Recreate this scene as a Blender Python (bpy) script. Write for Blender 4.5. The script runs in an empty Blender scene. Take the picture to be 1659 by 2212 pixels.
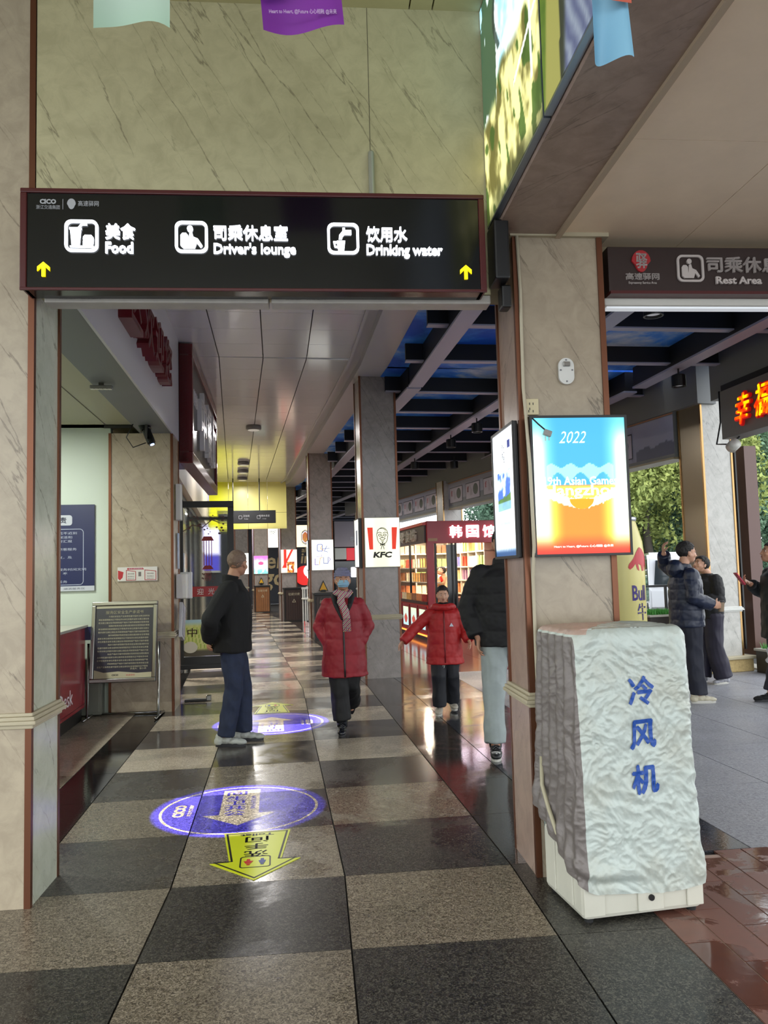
import bpy, bmesh, math, random
import numpy as np
from mathutils import Vector, Matrix, noise
random.seed(7)
SC = bpy.context.scene
COL = SC.collection
R = math.radians

# ---------------------------------------------------------------- camera
F_PX, PITCH, ROLL, CAM_H = 1700.0, math.atan(126 / 1700), R(1.5), 1.5
fw = Vector((0, math.cos(PITCH), math.sin(PITCH)))
r0 = Vector((1, 0, 0)); u0 = r0.cross(fw)
rt = r0 * math.cos(ROLL) - u0 * math.sin(ROLL)
up = r0 * math.sin(ROLL) + u0 * math.cos(ROLL)
cam = bpy.data.objects.new('camera', bpy.data.cameras.new('camera')); COL.objects.link(cam)
cam.matrix_world = Matrix(((rt.x, up.x, -fw.x, 0), (rt.y, up.y, -fw.y, 0), (rt.z, up.z, -fw.z, CAM_H), (0, 0, 0, 1)))
cam.data.sensor_fit = 'VERTICAL'; cam.data.sensor_height = 36; cam.data.lens = F_PX / 2212 * 36
cam.data.clip_end = 400; cam.data.clip_start = .05
SC.camera = cam
# ---------------------------------------------------------------- overcast sky, exposure
wd = bpy.data.worlds.new('overcast_sky'); SC.world = wd; wd.use_nodes = True
bg = wd.node_tree.nodes['Background']; bg.inputs['Color'].default_value = (.93, .97, 1, 1); bg.inputs['Strength'].default_value = 2.7
SC.view_settings.view_transform = 'Standard'; SC.view_settings.look = 'None'
SC.view_settings.gamma = 1; SC.view_settings.use_curve_mapping = False
SC.view_settings.exposure = 0.38

# ---------------------------------------------------------------- frames of the plan (the hall bends to the left)
def frame(x, y, deg): return Matrix.Translation((x, y, 0)) @ Matrix.Rotation(R(deg), 4, 'Z')
FN = frame(-.24, 4.01, 5)            # portal and canopy in front of it
FA = frame(-.24, 4.01, 7.84)         # first stretch of the arcade
FB = frame(-1.114, 10.356, 10.8)     # second stretch
FC = FB @ frame(0, 13.5, 5.6)        # far stretch
FO = frame(4.32, 10.78, 16.2)        # outer row of columns
FILL_W = 50
LAMPS = []
def lamp(name, kind, loc, energy, col=(1, 1, 1), size=.3, parent=None, rot=None, **k):
    d = bpy.data.lights.new(name, kind); d.energy = energy; d.color = col
    if kind == 'AREA': d.shape = 'DISK'; d.size = size
    else: d.shadow_soft_size = size
    for a, v in k.items(): setattr(d, a, v)
    o = bpy.data.objects.new(name, d); COL.objects.link(o)
    if parent: o.parent = parent
    o.location = loc
    if rot: o.rotation_euler = rot
    return o

# ---------------------------------------------------------------- colour and materials
def lin(h):
    if isinstance(h, str):
        h = h.lstrip('#'); v = [int(h[i:i + 2], 16) / 255 for i in (0, 2, 4)]
    else: v = [x / 255 for x in h]
    return tuple(((x + .055) / 1.055) ** 2.4 if x > .04045 else x / 12.92 for x in v)
class NT:
    def __init__(s, name):
        s.m = bpy.data.materials.new(name); s.m.use_nodes = True
        s.t = s.m.node_tree; s.b = s.t.nodes['Principled BSDF']; s.out = s.t.nodes['Material Output']
    def n(s, ty, **k):
        x = s.t.nodes.new(ty)
        for a, v in k.items():
            if a in x.inputs.keys() if not a.startswith('_') else False: pass
            setattr(x, a, v)
        return x
    def l(s, a, b): s.t.links.new(a, b)
    def tc(s, kind='Object', scale=(1, 1, 1), rot=(0, 0, 0)):
        c = s.n('ShaderNodeTexCoord'); mp = s.n('ShaderNodeMapping')
        mp.inputs['Scale'].default_value = scale; mp.inputs['Rotation'].default_value = rot
        if kind == 'World':
            g = s.n('ShaderNodeNewGeometry'); s.l(g.outputs['Position'], mp.inputs[0])
        else: s.l(c.outputs[kind], mp.inputs[0])
        return mp.outputs[0]
    def noise(s, v, scale, detail=3, rough=.5, dist=0):
        x = s.n('ShaderNodeTexNoise'); x.inputs['Scale'].default_value = scale; x.inputs['Detail'].default_value = detail
        x.inputs['Roughness'].default_value = rough; x.inputs['Distortion'].default_value = dist; s.l(v, x.inputs['Vector']); return x.outputs['Fac']
    def ramp(s, v, st, interp='LINEAR'):
        x = s.n('ShaderNodeValToRGB'); s.l(v, x.inputs[0]); e = x.color_ramp.elements; x.color_ramp.interpolation = interp
        while len(e) < len(st): e.new(.5)
        for i, (p, c) in enumerate(st):
            e[i].position = p
            if not isinstance(c, (tuple, list)): c = (c, c, c)
            e[i].color = (*c[:3], 1)
        return x.outputs['Color']
    def mix(s, f, a, b, mode='MIX'):
        x = s.n('ShaderNodeMix'); x.data_type = 'RGBA'; x.blend_type = mode
        for i, v in ((0, f), (6, a), (7, b)):
            if hasattr(v, 'is_linked'): s.l(v, x.inputs[i])
            elif i == 0: x.inputs[0].default_value = v
            else: x.inputs[i].default_value = (*v[:3], 1)
        return x.outputs[2]
    def math(s, op, a, b=None):
        x = s.n('ShaderNodeMath'); x.operation = op
        for i, v in ((0, a), (1, b)):
            if v is None: continue
            if hasattr(v, 'is_linked'): s.l(v, x.inputs[i])
            else: x.inputs[i].default_value = v
        return x.outputs[0]
    def set(s, **k):
        nm = dict(col='Base Color', rough='Roughness', metal='Metallic', emit='Emission Color', es='Emission Strength', spec='Specular IOR Level', alpha='Alpha', coat='Coat Weight', sub='Subsurface Weight', trans='Transmission Weight', ior='IOR', sheen='Sheen Weight')
        for a, v in k.items():
            i = s.b.inputs[nm[a]]
            if hasattr(v, 'is_linked'): s.l(v, i)
            elif isinstance(v, (tuple, list)): i.default_value = (*v[:3], 1)
            else: i.default_value = v
        return s
    def bump(s, h, strength=.3, dist=.01):
        b = s.n('ShaderNodeBump'); b.inputs['Strength'].default_value = strength; b.inputs['Distance'].default_value = dist
        s.l(h, b.inputs['Height']); s.l(b.outputs[0], s.b.inputs['Normal']); return s
CACHE = {}
def M(name, col='#808080', rough=.5, metal=0, es=0, emit=None, var=.0, vs=6, bump=0, bs=40, **k):
    if name in CACHE: return CACHE[name]
    n = NT(name); c = lin(col); v = None
    if var or bump: v = n.tc('Object')
    if var:
        f = n.noise(v, vs, 4, .6)
        n.set(col=n.ramp(f, [(.25, tuple(x * (1 - var) for x in c)), (.75, tuple(min(1, x * (1 + var)) for x in c))]))
    else: n.set(col=c)
    n.set(rough=rough, metal=metal, **k)
    if es: n.set(emit=lin(emit or col), es=es)
    if bump: n.bump(n.noise(v, bs, 4, .6), bump, .01)
    CACHE[name] = n.m; return n.m

def marble(name, base, dark, vein, rough=.22, seed=0, dirn=1):
    n = NT(name); v0 = n.tc('World')
    sp = n.n('ShaderNodeSeparateXYZ'); n.l(v0, sp.inputs[0])
    h = n.math('ADD', n.math('MULTIPLY', sp.outputs[0], 1.0), n.math('MULTIPLY', sp.outputs[1], .83))
    # u across the veins, w along them; they lean like a backslash on the faces seen from the hall
    a = R(33) * dirn
    u = n.math('ADD', n.math('MULTIPLY', h, math.cos(a)), n.math('MULTIPLY', sp.outputs[2], math.sin(a)))
    w = n.math('SUBTRACT', n.math('MULTIPLY', sp.outputs[2], math.cos(a)), n.math('MULTIPLY', h, math.sin(a)))
    w = n.math('ADD', w, n.math('SUBTRACT', n.math('MULTIPLY', sp.outputs[0], .5), n.math('MULTIPLY', sp.outputs[1], .6)))
    cb = n.n('ShaderNodeCombineXYZ'); n.l(n.math('MULTIPLY', u, 5.2), cb.inputs[0]); n.l(n.math('MULTIPLY', w, .75), cb.inputs[1]); cb.inputs[2].default_value = seed
    wob = n.n('ShaderNodeTexNoise'); wob.inputs['Scale'].default_value = 3.3; wob.inputs['Detail'].default_value = 6; wob.inputs['Roughness'].default_value = .62
    n.l(cb.outputs[0], wob.inputs['Vector'])
    va = n.n('ShaderNodeVectorMath'); va.operation = 'MULTIPLY_ADD'; n.l(wob.outputs['Color'], va.inputs[0]); va.inputs[1].default_value = (.50, .50, 0); n.l(cb.outputs[0], va.inputs[2])
    def veins(sc, th):
        vo = n.n('ShaderNodeTexVoronoi'); vo.feature = 'DISTANCE_TO_EDGE'; vo.voronoi_dimensions = '2D'; vo.inputs['Scale'].default_value = sc
        n.l(va.outputs[0], vo.inputs['Vector']); return n.ramp(vo.outputs['Distance'], [(0, 1.0), (th, 0.0)])
    m1 = n.ramp(n.noise(cb.outputs[0], 1.3, 2), [(.41, 0.0), (.52, 1.0)]); m2 = n.ramp(n.noise(cb.outputs[0], 2.3, 2), [(.5, 0.0), (.6, .6)])
    k = n.math('MAXIMUM', n.math('MULTIPLY', veins(1.0, .017), m1), n.math('MULTIPLY', veins(2.1, .02), m2))
    cloud = n.noise(v0, 9, 6, .65, .6); big = n.noise(v0, 1.6, 2)
    c = n.ramp(cloud, [(.36, lin(dark)), (.62, lin(base))])
    c = n.mix(n.ramp(big, [(.4, 0.0), (.65, .35)]), c, tuple(x * .86 for x in lin(base)))
    c = n.mix(n.math('MULTIPLY', k, .62), c, lin(vein))
    n.set(col=c, rough=rough, spec=.45); n.bump(k, -.15, .002)
    return n.m
MARB = marble('veined_marble_wall', '#bfb893', '#ada683', '#4c4332', .35, 1)
MARB2 = marble('veined_marble_column', '#a89b86', '#978a77', '#453b30', .25, 4)
MARB3 = marble('pale_marble_return', '#c2c6b4', '#b0b4a2', '#565a4c', .2, 8)
MARBC = marble('grey_marble_arcade', '#938b86', '#827a75', '#4a423e', .22, 6)
MARBL = marble('warm_marble_column', '#b3a68f', '#a29580', '#4c4033', .3, 9)
MARBR = marble('rosy_marble', '#a08a7c', '#8d786b', '#43362d', .3, 12)
MARBP = marble('white_marble', '#bcbab4', '#aaa8a2', '#6d6a66', .3, 20)

def granite(name, a, b, spk, wet=.5, r0=.3, r1=.12):
    n = NT(name); v = n.tc('World'); oi = n.n('ShaderNodeObjectInfo')
    s1 = n.noise(v, 70, 3, .75, 1.6)
    c = n.ramp(s1, [(.40, lin(a)), (.5, lin(b)), (.60, lin(spk))])
    big = n.noise(v, .9, 3, .6)
    tint = n.math('ADD', n.math('MULTIPLY', oi.outputs['Random'], .16), n.math('ADD', n.math('MULTIPLY', big, .5), .68))
    cc = n.n('ShaderNodeCombineColor'); [n.l(tint, cc.inputs[i]) for i in range(3)]
    c = n.mix(1.0, c, cc.outputs[0], 'MULTIPLY')
    wetm = n.ramp(n.noise(v, 1.3, 6, .68, .4), [(wet - .06, 0.0), (wet + .05, 1.0)])
    rg = n.ramp(wetm, [(0, r0), (1, r1)])
    c = n.mix(n.math('MULTIPLY', wetm, .22), c, (.01, .01, .01))
    n.set(col=c, rough=rg, spec=.5); n.bump(n.noise(v, 60, 3, .6), .10, .003)
    return n.m
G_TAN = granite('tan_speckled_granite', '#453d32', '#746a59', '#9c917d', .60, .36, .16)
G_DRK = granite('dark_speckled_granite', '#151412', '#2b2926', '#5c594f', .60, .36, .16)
G_TAN2 = granite('polished_tan_lit_granite', '#8f8474', '#a99d8b', '#bfb4a2', .5, .24, .12)  # paler than the near tiles, reflected light put into the colour
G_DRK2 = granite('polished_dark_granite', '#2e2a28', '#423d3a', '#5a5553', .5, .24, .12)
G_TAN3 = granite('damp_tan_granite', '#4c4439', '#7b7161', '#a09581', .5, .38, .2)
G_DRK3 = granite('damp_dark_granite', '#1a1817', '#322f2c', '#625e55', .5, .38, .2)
G_BLK = granite('black_polished_granite', '#0b0a0a', '#151312', '#26211f', .4, .1, .05)
G_BRN = granite('wet_brown_granite', '#2b2523', '#463d38', '#5f554e', .44, .22, .07)
G_GRY = granite('wet_grey_granite', '#26272b', '#3c3d42', '#56575d', .44, .24, .07)
def flamed():
    n = NT('bush_hammered_grey_granite'); v = n.tc('World')
    f = n.noise(v, 55, 4, .7, .8)
    n.set(col=n.ramp(f, [(.35, lin('#6b6c72')), (.6, lin('#96979e'))]), rough=n.ramp(n.noise(v, 1.1, 4, .6), [(.4, .5), (.6, .32)]), spec=.5)
    n.bump(f, .5, .004); return n.m
G_FLM = flamed()
def redtile():
    n = NT('wet_terracotta_tile'); v = n.tc('World'); oi = n.n('ShaderNodeObjectInfo')
    pud = n.ramp(n.noise(v, 2.6, 6, .62, .5), [(.50, 0.0), (.53, 1.0)])
    base = n.mix(oi.outputs['Random'], lin('#6e463b'), lin('#835445'))
    c = n.mix(n.noise(v, 14, 3), base, lin('#6b4a40'))
    c = n.mix(n.math('MULTIPLY', pud, .5), c, lin('#452a24'))
    n.set(col=c, rough=n.ramp(pud, [(0, .38), (1, .09)]), spec=.5); n.bump(n.noise(v, 30, 3), .08, .003); return n.m
T_RED = redtile()

# ---------------------------------------------------------------- mesh helpers
def box(bm, x0, x1, y0, y1, z0, z1, bev=0, mx=None):
    c = [Vector((x, y, z)) for z in (z0, z1) for y in (y0, y1) for x in (x0, x1)]
    if mx is not None: c = [mx @ p for p in c]
    v = [bm.verts.new(p) for p in c]
    fs = [bm.faces.new([v[i] for i in f]) for f in ((0, 2, 3, 1), (4, 5, 7, 6), (0, 1, 5, 4), (2, 6, 7, 3), (0, 4, 6, 2), (1, 3, 7, 5))]
    if bev:
        es = list({e for f in fs for e in f.edges})
        bmesh.ops.bevel(bm, geom=es, offset=bev, segments=2, profile=.5, affect='EDGES')
def prism(bm, pts, y0, y1, axis='y', mx=None):
    """closed outline (a,b) pushed from y0 to y1; axis y: a=x b=z, axis z: a=x b=y, axis x: a=y b=z"""
    def P(a, b, d):
        p = Vector((a, d, b)) if axis == 'y' else Vector((a, b, d)) if axis == 'z' else Vector((d, a, b))
        return mx @ p if mx is not None else p
    A = [bm.verts.new(P(a, b, y0)) for a, b in pts]; B = [bm.verts.new(P(a, b, y1)) for a, b in pts]
    n = len(pts)
    bm.faces.new(A); bm.faces.new(B[::-1])
    for i in range(n): bm.faces.new((A[i], B[i], B[(i + 1) % n], A[(i + 1) % n]))
def rpts(w, h, r, cx=0, cz=0, n=5):
    o = []
    for k, (sx, sz) in enumerate(((1, 1), (-1, 1), (-1, -1), (1, -1))):
        for i in range(n + 1):
            a = math.pi / 2 * (k + i / n); o.append((cx + sx * (w / 2 - r) + r * math.cos(a), cz + sz * (h / 2 - r) + r * math.sin(a)))
    return o
def tube(bm, pts, r, n=10, caps=True):
    """round bar through points; r number or list, or list of (a,b) half axes"""
    pts = [Vector(p) for p in pts]; rs = r if isinstance(r, (list, tuple)) and len(r) == len(pts) else [r] * len(pts)
    rings = []; side = None
    for i, p in enumerate(pts):
        d = (pts[min(i + 1, len(pts) - 1)] - pts[max(i - 1, 0)]).normalized()
        if side is None:
            side = d.cross(Vector((0, 1, 0))) if abs(d.y) < .9 else d.cross(Vector((1, 0, 0)))
            if side.length < 1e-4: side = Vector((1, 0, 0))
        side = (side - d * side.dot(d)).normalized(); f = d.cross(side)
        q = rs[i]; a, b = q if isinstance(q, (tuple, list)) else (q, q)
        rings.append([bm.verts.new(p + side * (a * math.cos(t)) + f * (b * math.sin(t))) for t in (2 * math.pi * k / n for k in range(n))])
    for A, B in zip(rings, rings[1:]):
        for k in range(n): bm.faces.new((A[k], A[(k + 1) % n], B[(k + 1) % n], B[k]))
    if caps: bm.faces.new(rings[0][::-1]); bm.faces.new(rings[-1])
def ball(bm, c, r, u=14, v=9, mx=None):
    r = r if isinstance(r, (tuple, list)) else (r, r, r)
    m = Matrix.Translation(c) @ (mx or Matrix.Identity(4)) @ Matrix.Diagonal((*r, 1))
    bmesh.ops.create_uvsphere(bm, u_segments=u, v_segments=v, radius=1, matrix=m)
def cyl(bm, c, r, h, n=24, r2=None, mx=None):
    m = Matrix.Translation(c) @ (mx or Matrix.Identity(4))
    bmesh.ops.create_cone(bm, cap_ends=True, segments=n, radius1=r, radius2=r if r2 is None else r2, depth=h, matrix=m)
def lathe(bm, prof, n=32, c=(0, 0, 0)):
    rings = [[bm.verts.new((c[0] + r * math.cos(a), c[1] + r * math.sin(a), c[2] + z)) for a in (2 * math.pi * k / n for k in range(n))] for r, z in prof]
    for A, B in zip(rings, rings[1:]):
        for k in range(n): bm.faces.new((A[k], A[(k + 1) % n], B[(k + 1) % n], B[k]))
    bm.faces.new(rings[0][::-1]); bm.faces.new(rings[-1])
def BM(): return bmesh.new()
def obj(name, bm, m, parent=None, mx=None, smooth=False, **props):
    bmesh.ops.recalc_face_normals(bm, faces=bm.faces)
    me = bpy.data.meshes.new(name); bm.to_mesh(me); bm.free()
    if smooth: me.shade_smooth()
    for q in (m if isinstance(m, (list, tuple)) else [m]): me.materials.append(q)
    o = bpy.data.objects.new(name, me); COL.objects.link(o)
    if parent: o.parent = parent
    if mx is not None: o.matrix_local = mx
    for k, v in props.items(): o[k] = v
    return o
def bx(name, m, parent, *a, bev=0, mx=None, **p):
    bm = BM(); box(bm, *a, bev=bev); return obj(name, bm, m, parent, mx, **p)
def thing(name, label, cat, mx, group=None):
    o = bpy.data.objects.new(name, None); COL.objects.link(o); o.matrix_world = mx; o.empty_display_size = .1
    o['label'] = label; o['category'] = cat
    if group: o['group'] = group
    return o
def tag(o, label, cat, group=None, kind=None):
    o['label'] = label; o['category'] = cat
    if group: o['group'] = group
    if kind: o['kind'] = kind
    return o
def T(x=0, y=0, z=0, rz=0, rx=0, ry=0): return Matrix.Translation((x, y, z)) @ Matrix.Rotation(R(rz), 4, 'Z') @ Matrix.Rotation(R(rx), 4, 'X') @ Matrix.Rotation(R(ry), 4, 'Y')
def struct(name, bm, m, mx=None, parent=None, **p):
    o = obj(name, bm, m, parent, mx, **p)
    if not parent: o['kind'] = 'structure'
    return o

# lettering: real glyph meshes
TXT = {}
def glyphs(s, bold=0, res=2):
    k = (s, bold, res)
    if k not in TXT:
        c = bpy.data.curves.new('t', 'FONT'); c.body = s; c.size = 1; c.resolution_u = res; c.offset = bold; c.fill_mode = 'FRONT'
        o = bpy.data.objects.new('t', c); me = bpy.data.meshes.new_from_object(o)
        co = np.empty(len(me.vertices) * 3); me.vertices.foreach_get('co', co); co = co.reshape(-1, 3)[:, :2]
        fs = [tuple(p.vertices) for p in me.polygons]
        bpy.data.objects.remove(o); bpy.data.curves.remove(c); bpy.data.meshes.remove(me)
        lo, hi = co.min(0), co.max(0); TXT[k] = ((co - lo) / (hi - lo), fs, (hi - lo))
    return TXT[k]
def text_bm(bm, s, cx, cz, w=None, h=None, y=0, ext=0, bold=.0, res=2, slant=0, flip=False):
    """glyphs in the x,z plane facing -y, centred on cx,cz; w and h fit the string's outline"""
    if bold > .012 and any(ord(ch) > 0x2e80 for ch in s):             # heavy strokes: the glyphs laid down again a little to each side
        co, fs, sz = glyphs(s, 0, res); b_ = bold * .8; hh = h if h is not None else w * sz[1] / sz[0]
        for dx, dz in ((-b_, 0), (b_, 0), (0, b_), (0, -b_)): text_bm(bm, s, cx + dx * hh * .7, cz + dz * hh * .7, w and w - 1.2 * b_ * hh, hh * (1 - 1.2 * b_), y, ext, 0, res, slant)
        return
    co, fs, sz = glyphs(s, bold, res)
    if h is None: h = w * sz[1] / sz[0]
    if w is None: w = h * sz[0] / sz[1]
    x = cx + (co[:, 0] - .5) * w + slant * (co[:, 1] - .5) * h; z = cz + (co[:, 1] - .5) * h
    vs = [bm.verts.new((a, y - ext, b)) for a, b in zip(x, z)]
    nf = []
    for f in fs:
        try: nf.append(bm.faces.new([vs[i] for i in f]))
        except ValueError: pass
    if ext:
        g = bmesh.ops.extrude_face_region(bm, geom=nf)
        for v in g['geom']:
            if isinstance(v, bmesh.types.BMVert): v.co.y = y
def text(s, m, parent, cx, cz, w=None, h=None, y=0, ext=0, bold=.0, name='lettering', mx=None, res=2, slant=0, **p):
    bm = BM(); text_bm(bm, s, cx, cz, w, h, y, ext, bold, res, slant)
    return obj(name, bm, m, parent, mx, **p)
def flat(bm, pts, y=0):
    bm.faces.new([bm.verts.new((a, y, b)) for a, b in pts])
# printed pictures: a grid whose points carry the print's colour
def artmat(name, es=0, rough=.4):
    if name in CACHE: return CACHE[name]
    n = NT(name); a = n.n('ShaderNodeAttribute'); a.attribute_name = 'print'
    n.set(rough=rough)
    if es: n.set(col=(0.02, .02, .02), emit=a.outputs['Color'], es=es)
    else: n.set(col=a.outputs['Color'])
    CACHE[name] = n.m; return n.m
def art(name, m, parent, x0, x1, z0, z1, nx, nz, fn, y=0, mx=None, **p):
    """fn(U,V) on numpy grids (V up) -> r,g,b sRGB 0..1"""
    u, v = np.meshgrid(np.linspace(0, 1, nx + 1), np.linspace(0, 1, nz + 1))
    c = np.clip(np.stack(fn(u, v), -1), 0, None).reshape(-1, 3); c = np.where(c > .04045, ((c + .055) / 1.055) ** 2.4, c / 12.92)
    vs = np.stack([x0 + (x1 - x0) * u, np.full_like(u, y), z0 + (z1 - z0) * v], -1).reshape(-1, 3)
    k = nx + 1; fs = [(j * k + i, j * k + i + 1, (j + 1) * k + i + 1, (j + 1) * k + i) for j in range(nz) for i in range(nx)]
    me = bpy.data.meshes.new(name); me.from_pydata(vs.tolist(), [], fs); me.materials.append(m)
    at = me.attributes.new('print', 'FLOAT_COLOR', 'POINT'); at.data.foreach_set('color', np.hstack([c, np.ones((len(c), 1))]).ravel())
    o = bpy.data.objects.new(name, me); COL.objects.link(o)
    if parent: o.parent = parent
    if mx is not None: o.matrix_local = mx
    for a, b in p.items(): o[a] = b
    return o
def vn(u, v, seed=0):
    """smooth value noise on arrays"""
    rg = np.random.RandomState(seed).rand(64, 64)
    x, y = np.floor(u).astype(int), np.floor(v).astype(int); fx, fy = u - x, v - y
    fx, fy = fx * fx * (3 - 2 * fx), fy * fy * (3 - 2 * fy); g = lambda a, b: rg[a % 64, b % 64]
    return (g(x, y) * (1 - fx) + g(x + 1, y) * fx) * (1 - fy) + (g(x, y + 1) * (1 - fx) + g(x + 1, y + 1) * fx) * fy
def fbm(u, v, seed=0, o=4): return sum(vn(u * 2 ** k, v * 2 ** k, seed + k) * .5 ** (k + 1) for k in range(o)) / (1 - .5 ** o)
def lerp3(a, b, t): return tuple(x + (y - x) * t for x, y in zip(a, b))
def sm(a, b, x): t = np.clip((x - a) / (b - a), 0, 1); return t * t * (3 - 2 * t)

# common materials
COPPER = M('copper_edge_strip', '#6e4632', .35, .7); BRASS = M('brass_edge_strip', '#a58458', .25, .9)
BLACK = M('black_frame', '#0d0d0e', .4); BLKG = M('black_gloss', '#0a0b0d', .15); STEEL = M('stainless_steel', '#8d8c88', .22, 1)
WHITE = M('white_enamel', '#cfcfca', .35); MAROON = M('maroon_sign_metal', '#4a1416', .3); GREY = M('grey_metal', '#77777a', .4)
CREAM = M('cream_plaster_moulding', '#b0a68c', .5, var=.1); GLOWW = M('glowing_white_letter', '#f3f7ff', .5, es=2.2)
PALE = M('pale_plastic', '#c9c7bf', .4); NAVY = M('navy_print', '#1d2145', .3)
# ================================================================ STRUCTURE
# floor tiles along the bent centre line
def line_pt(t):
    if t <= 0: m, tt = FN, t
    elif t <= 6.405: m, tt = FA, t
    elif t <= 19.905: m, tt = FB, t - 6.405
    else: m, tt = FC, t - 19.905
    return m, tt
def PT(s, t, z=0):
    if abs(t) < 1e-6: ms = (FN, FA)
    elif abs(t - 6.405) < 1e-3: ms = (FA, FB)
    elif abs(t - 19.905) < 1e-3: ms = (FB, FC)
    else: ms = None
    m, tt = line_pt(t)
    if ms is None: return m @ Vector((s, tt, z))
    n = (ms[0].col[0].xyz + ms[1].col[0].xyz).normalized(); o = ms[1].translation
    return Vector((o.x, o.y, 0)) + n * s + Vector((0, 0, z))
floor = bpy.data.objects.new('floor', None)
bm = BM(); box(bm, -9, 9, -2.6, 14.5, -.12, -.012); 
floor = struct('floor', bm, M('dark_grout', '#1d1b19', .7), Matrix.Translation((0, 0, 0)))
bm = BM(); box(bm, -7, 7.5, 0, 42, -.12, -.012); obj('slab', bm, M('dark_grout'), floor, FB @ T(0, 4.2, -.003))
def tile(name, m, s0, s1, t0, t1, g=.0022, parent=floor, dz=0):
    bm = BM(); q = [PT(s0 + g, t0), PT(s1 - g, t0), PT(s1 - g, t1), PT(s0 + g, t1)]
    c = sum(q, Vector()) / 4; q = [p + (c - p) * (g / max(.05, (c - p).length)) for p in q]
    A = [bm.verts.new((p.x, p.y, dz)) for p in q]; B = [bm.verts.new((p.x, p.y, -.015)) for p in q]
    bm.faces.new(A)
    for i in range(4): bm.faces.new((A[i], B[i], B[(i + 1) % 4], A[(i + 1) % 4]))
    return obj(name, bm, m, parent)
rows = [-.76 * k for k in (8, 7, 6, 5, 4, 3, 2, 1)] + [.8006 * k for k in range(8)] + [6.405 + .7941 * k for k in range(17)] + [19.905 + .8 * k for k in range(20)]
for i in range(len(rows) - 1):
    t0, t1 = rows[i], rows[i + 1]; r = i - 8; far = t0 > 2.2
    near = r < 0
    for c, (s0, s1) in enumerate(((-1.56, -.84), (-.84, 0), (0, .84))):
        dark = (c + r) % 2 == 0
        if near and c == 0: s0 = -1.68
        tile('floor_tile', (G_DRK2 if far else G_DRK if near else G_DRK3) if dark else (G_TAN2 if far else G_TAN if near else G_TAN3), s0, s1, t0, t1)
    if near:
        for c in (1, 2): tile('floor_tile', G_DRK if (c + r) % 2 == 0 else G_TAN, -1.68 - .84 * c, -1.68 - .84 * (c - 1), t0, t1)
        tile('border_tile', G_DRK, .84, 1.31, t0, t1)
    elif t0 < 12:
        tile('border_tile', G_BLK, -1.87, -1.56, t0, t1)
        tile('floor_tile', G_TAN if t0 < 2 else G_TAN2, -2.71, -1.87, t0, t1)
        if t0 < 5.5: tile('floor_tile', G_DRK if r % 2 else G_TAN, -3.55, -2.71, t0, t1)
        tile('border_tile', G_BRN, .84, 1.31, t0, t1)
    else:
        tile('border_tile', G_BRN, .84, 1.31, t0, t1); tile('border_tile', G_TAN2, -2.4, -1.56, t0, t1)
# grey granite of the outer aisle, from the portal to the kiosk
gt = [0, 1.0675, 2.135, 3.2025, 4.27, 5.3375, 6.405, 7.2]
for i in range(7):
    for c in range(6):
        s0 = 1.31 + .82 * c
        tile('granite_slab', G_GRY if c < 1 else G_FLM, s0, s0 + .82, gt[i], gt[i + 1])
for i in range(3):
    for c in range(5): tile('granite_slab', G_FLM, 1.31 + 3.28 + .82 * (c - 2), 1.31 + 3.28 + .82 * (c - 1), 7.2 + .9 * i, 8.1 + .9 * i) if c > 2 else None
REDFL = M('polished_red_floor', '#8a4a44', .12, var=.12, vs=2)
for i in range(12):
    for c in range(4): tile('red_floor_panel', REDFL, 1.31 + .9 * c, 1.31 + .9 * (c + 1), 7.2 + .9 * i, 8.1 + .9 * i)
# terracotta strips right of the near granite
for i in range(7):
    for c in range(15):
        off = (c * .37) % 1 * .45
        tile('red_tile', T_RED, 1.31 + .152 * c, 1.31 + .152 * (c + 1), max(-3.2, -.45 * (i + 1) - off + .45), min(0, -.45 * i - off + .45) - (0 if i else 0), g=.003) if -.45 * (i + 1) - off + .45 < -.05 else None
bm = BM(); q = [PT(1.312, -3.2), PT(3.6, -3.2), PT(3.6, -.002), PT(1.312, -.002)]; bm.faces.new([bm.verts.new((p.x, p.y, -.0035)) for p in q]); obj('pale_grout', bm, M('pale_grout_line', '#a58c7e', .6), floor)
# ground outside
n = NT('wet_pavement'); v = n.tc('World'); n.set(col=n.ramp(n.noise(v, .8, 5), [(.3, lin('#8f9296')), (.7, lin('#b4b7ba'))]), rough=n.ramp(n.noise(v, .7, 4), [(.4, .3), (.6, .1)]))
bm = BM(); box(bm, -60, 90, -30, 130, -.3, -.13); struct('trim_1', bm, n.m)
# kerb along the open side
bm = BM(); box(bm, 6.23, 6.5, -3.5, 7.2, -.16, .02, .01); struct('trim_2', bm, M('pale_kerb_stone', '#9a968c', .5, var=.12), FA)

# ---- portal wall: marble wall over the opening, canopy ceilings
w = BM(); box(w, -1.44, .80, -.165, -.04, 2.885, 4.42); wall = struct('wall_front', w, MARB, FN)
bx('panel_joint', M('panel_joint_line', '#5b5643', .6), wall, .203, .206, -.1665, -.1, 3.4, 4.42)
w = BM(); box(w, .80, 5.4, .0, .03, 2.9, 3.24); struct('wall_right', w, M('beige_soffit_wall', '#8d8065', .6), FN)
bm = BM(); box(bm, -3.6, .80, .0, .1, 3.05, 4.5); struct('wall_back', bm, M('white_soffit', '#8f8f92', .4), FN)
bm = BM(); box(bm, -7, -1.99, -.12, .1, 0, 4.42); struct('wall_left', bm, MARB, FN)
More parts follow.
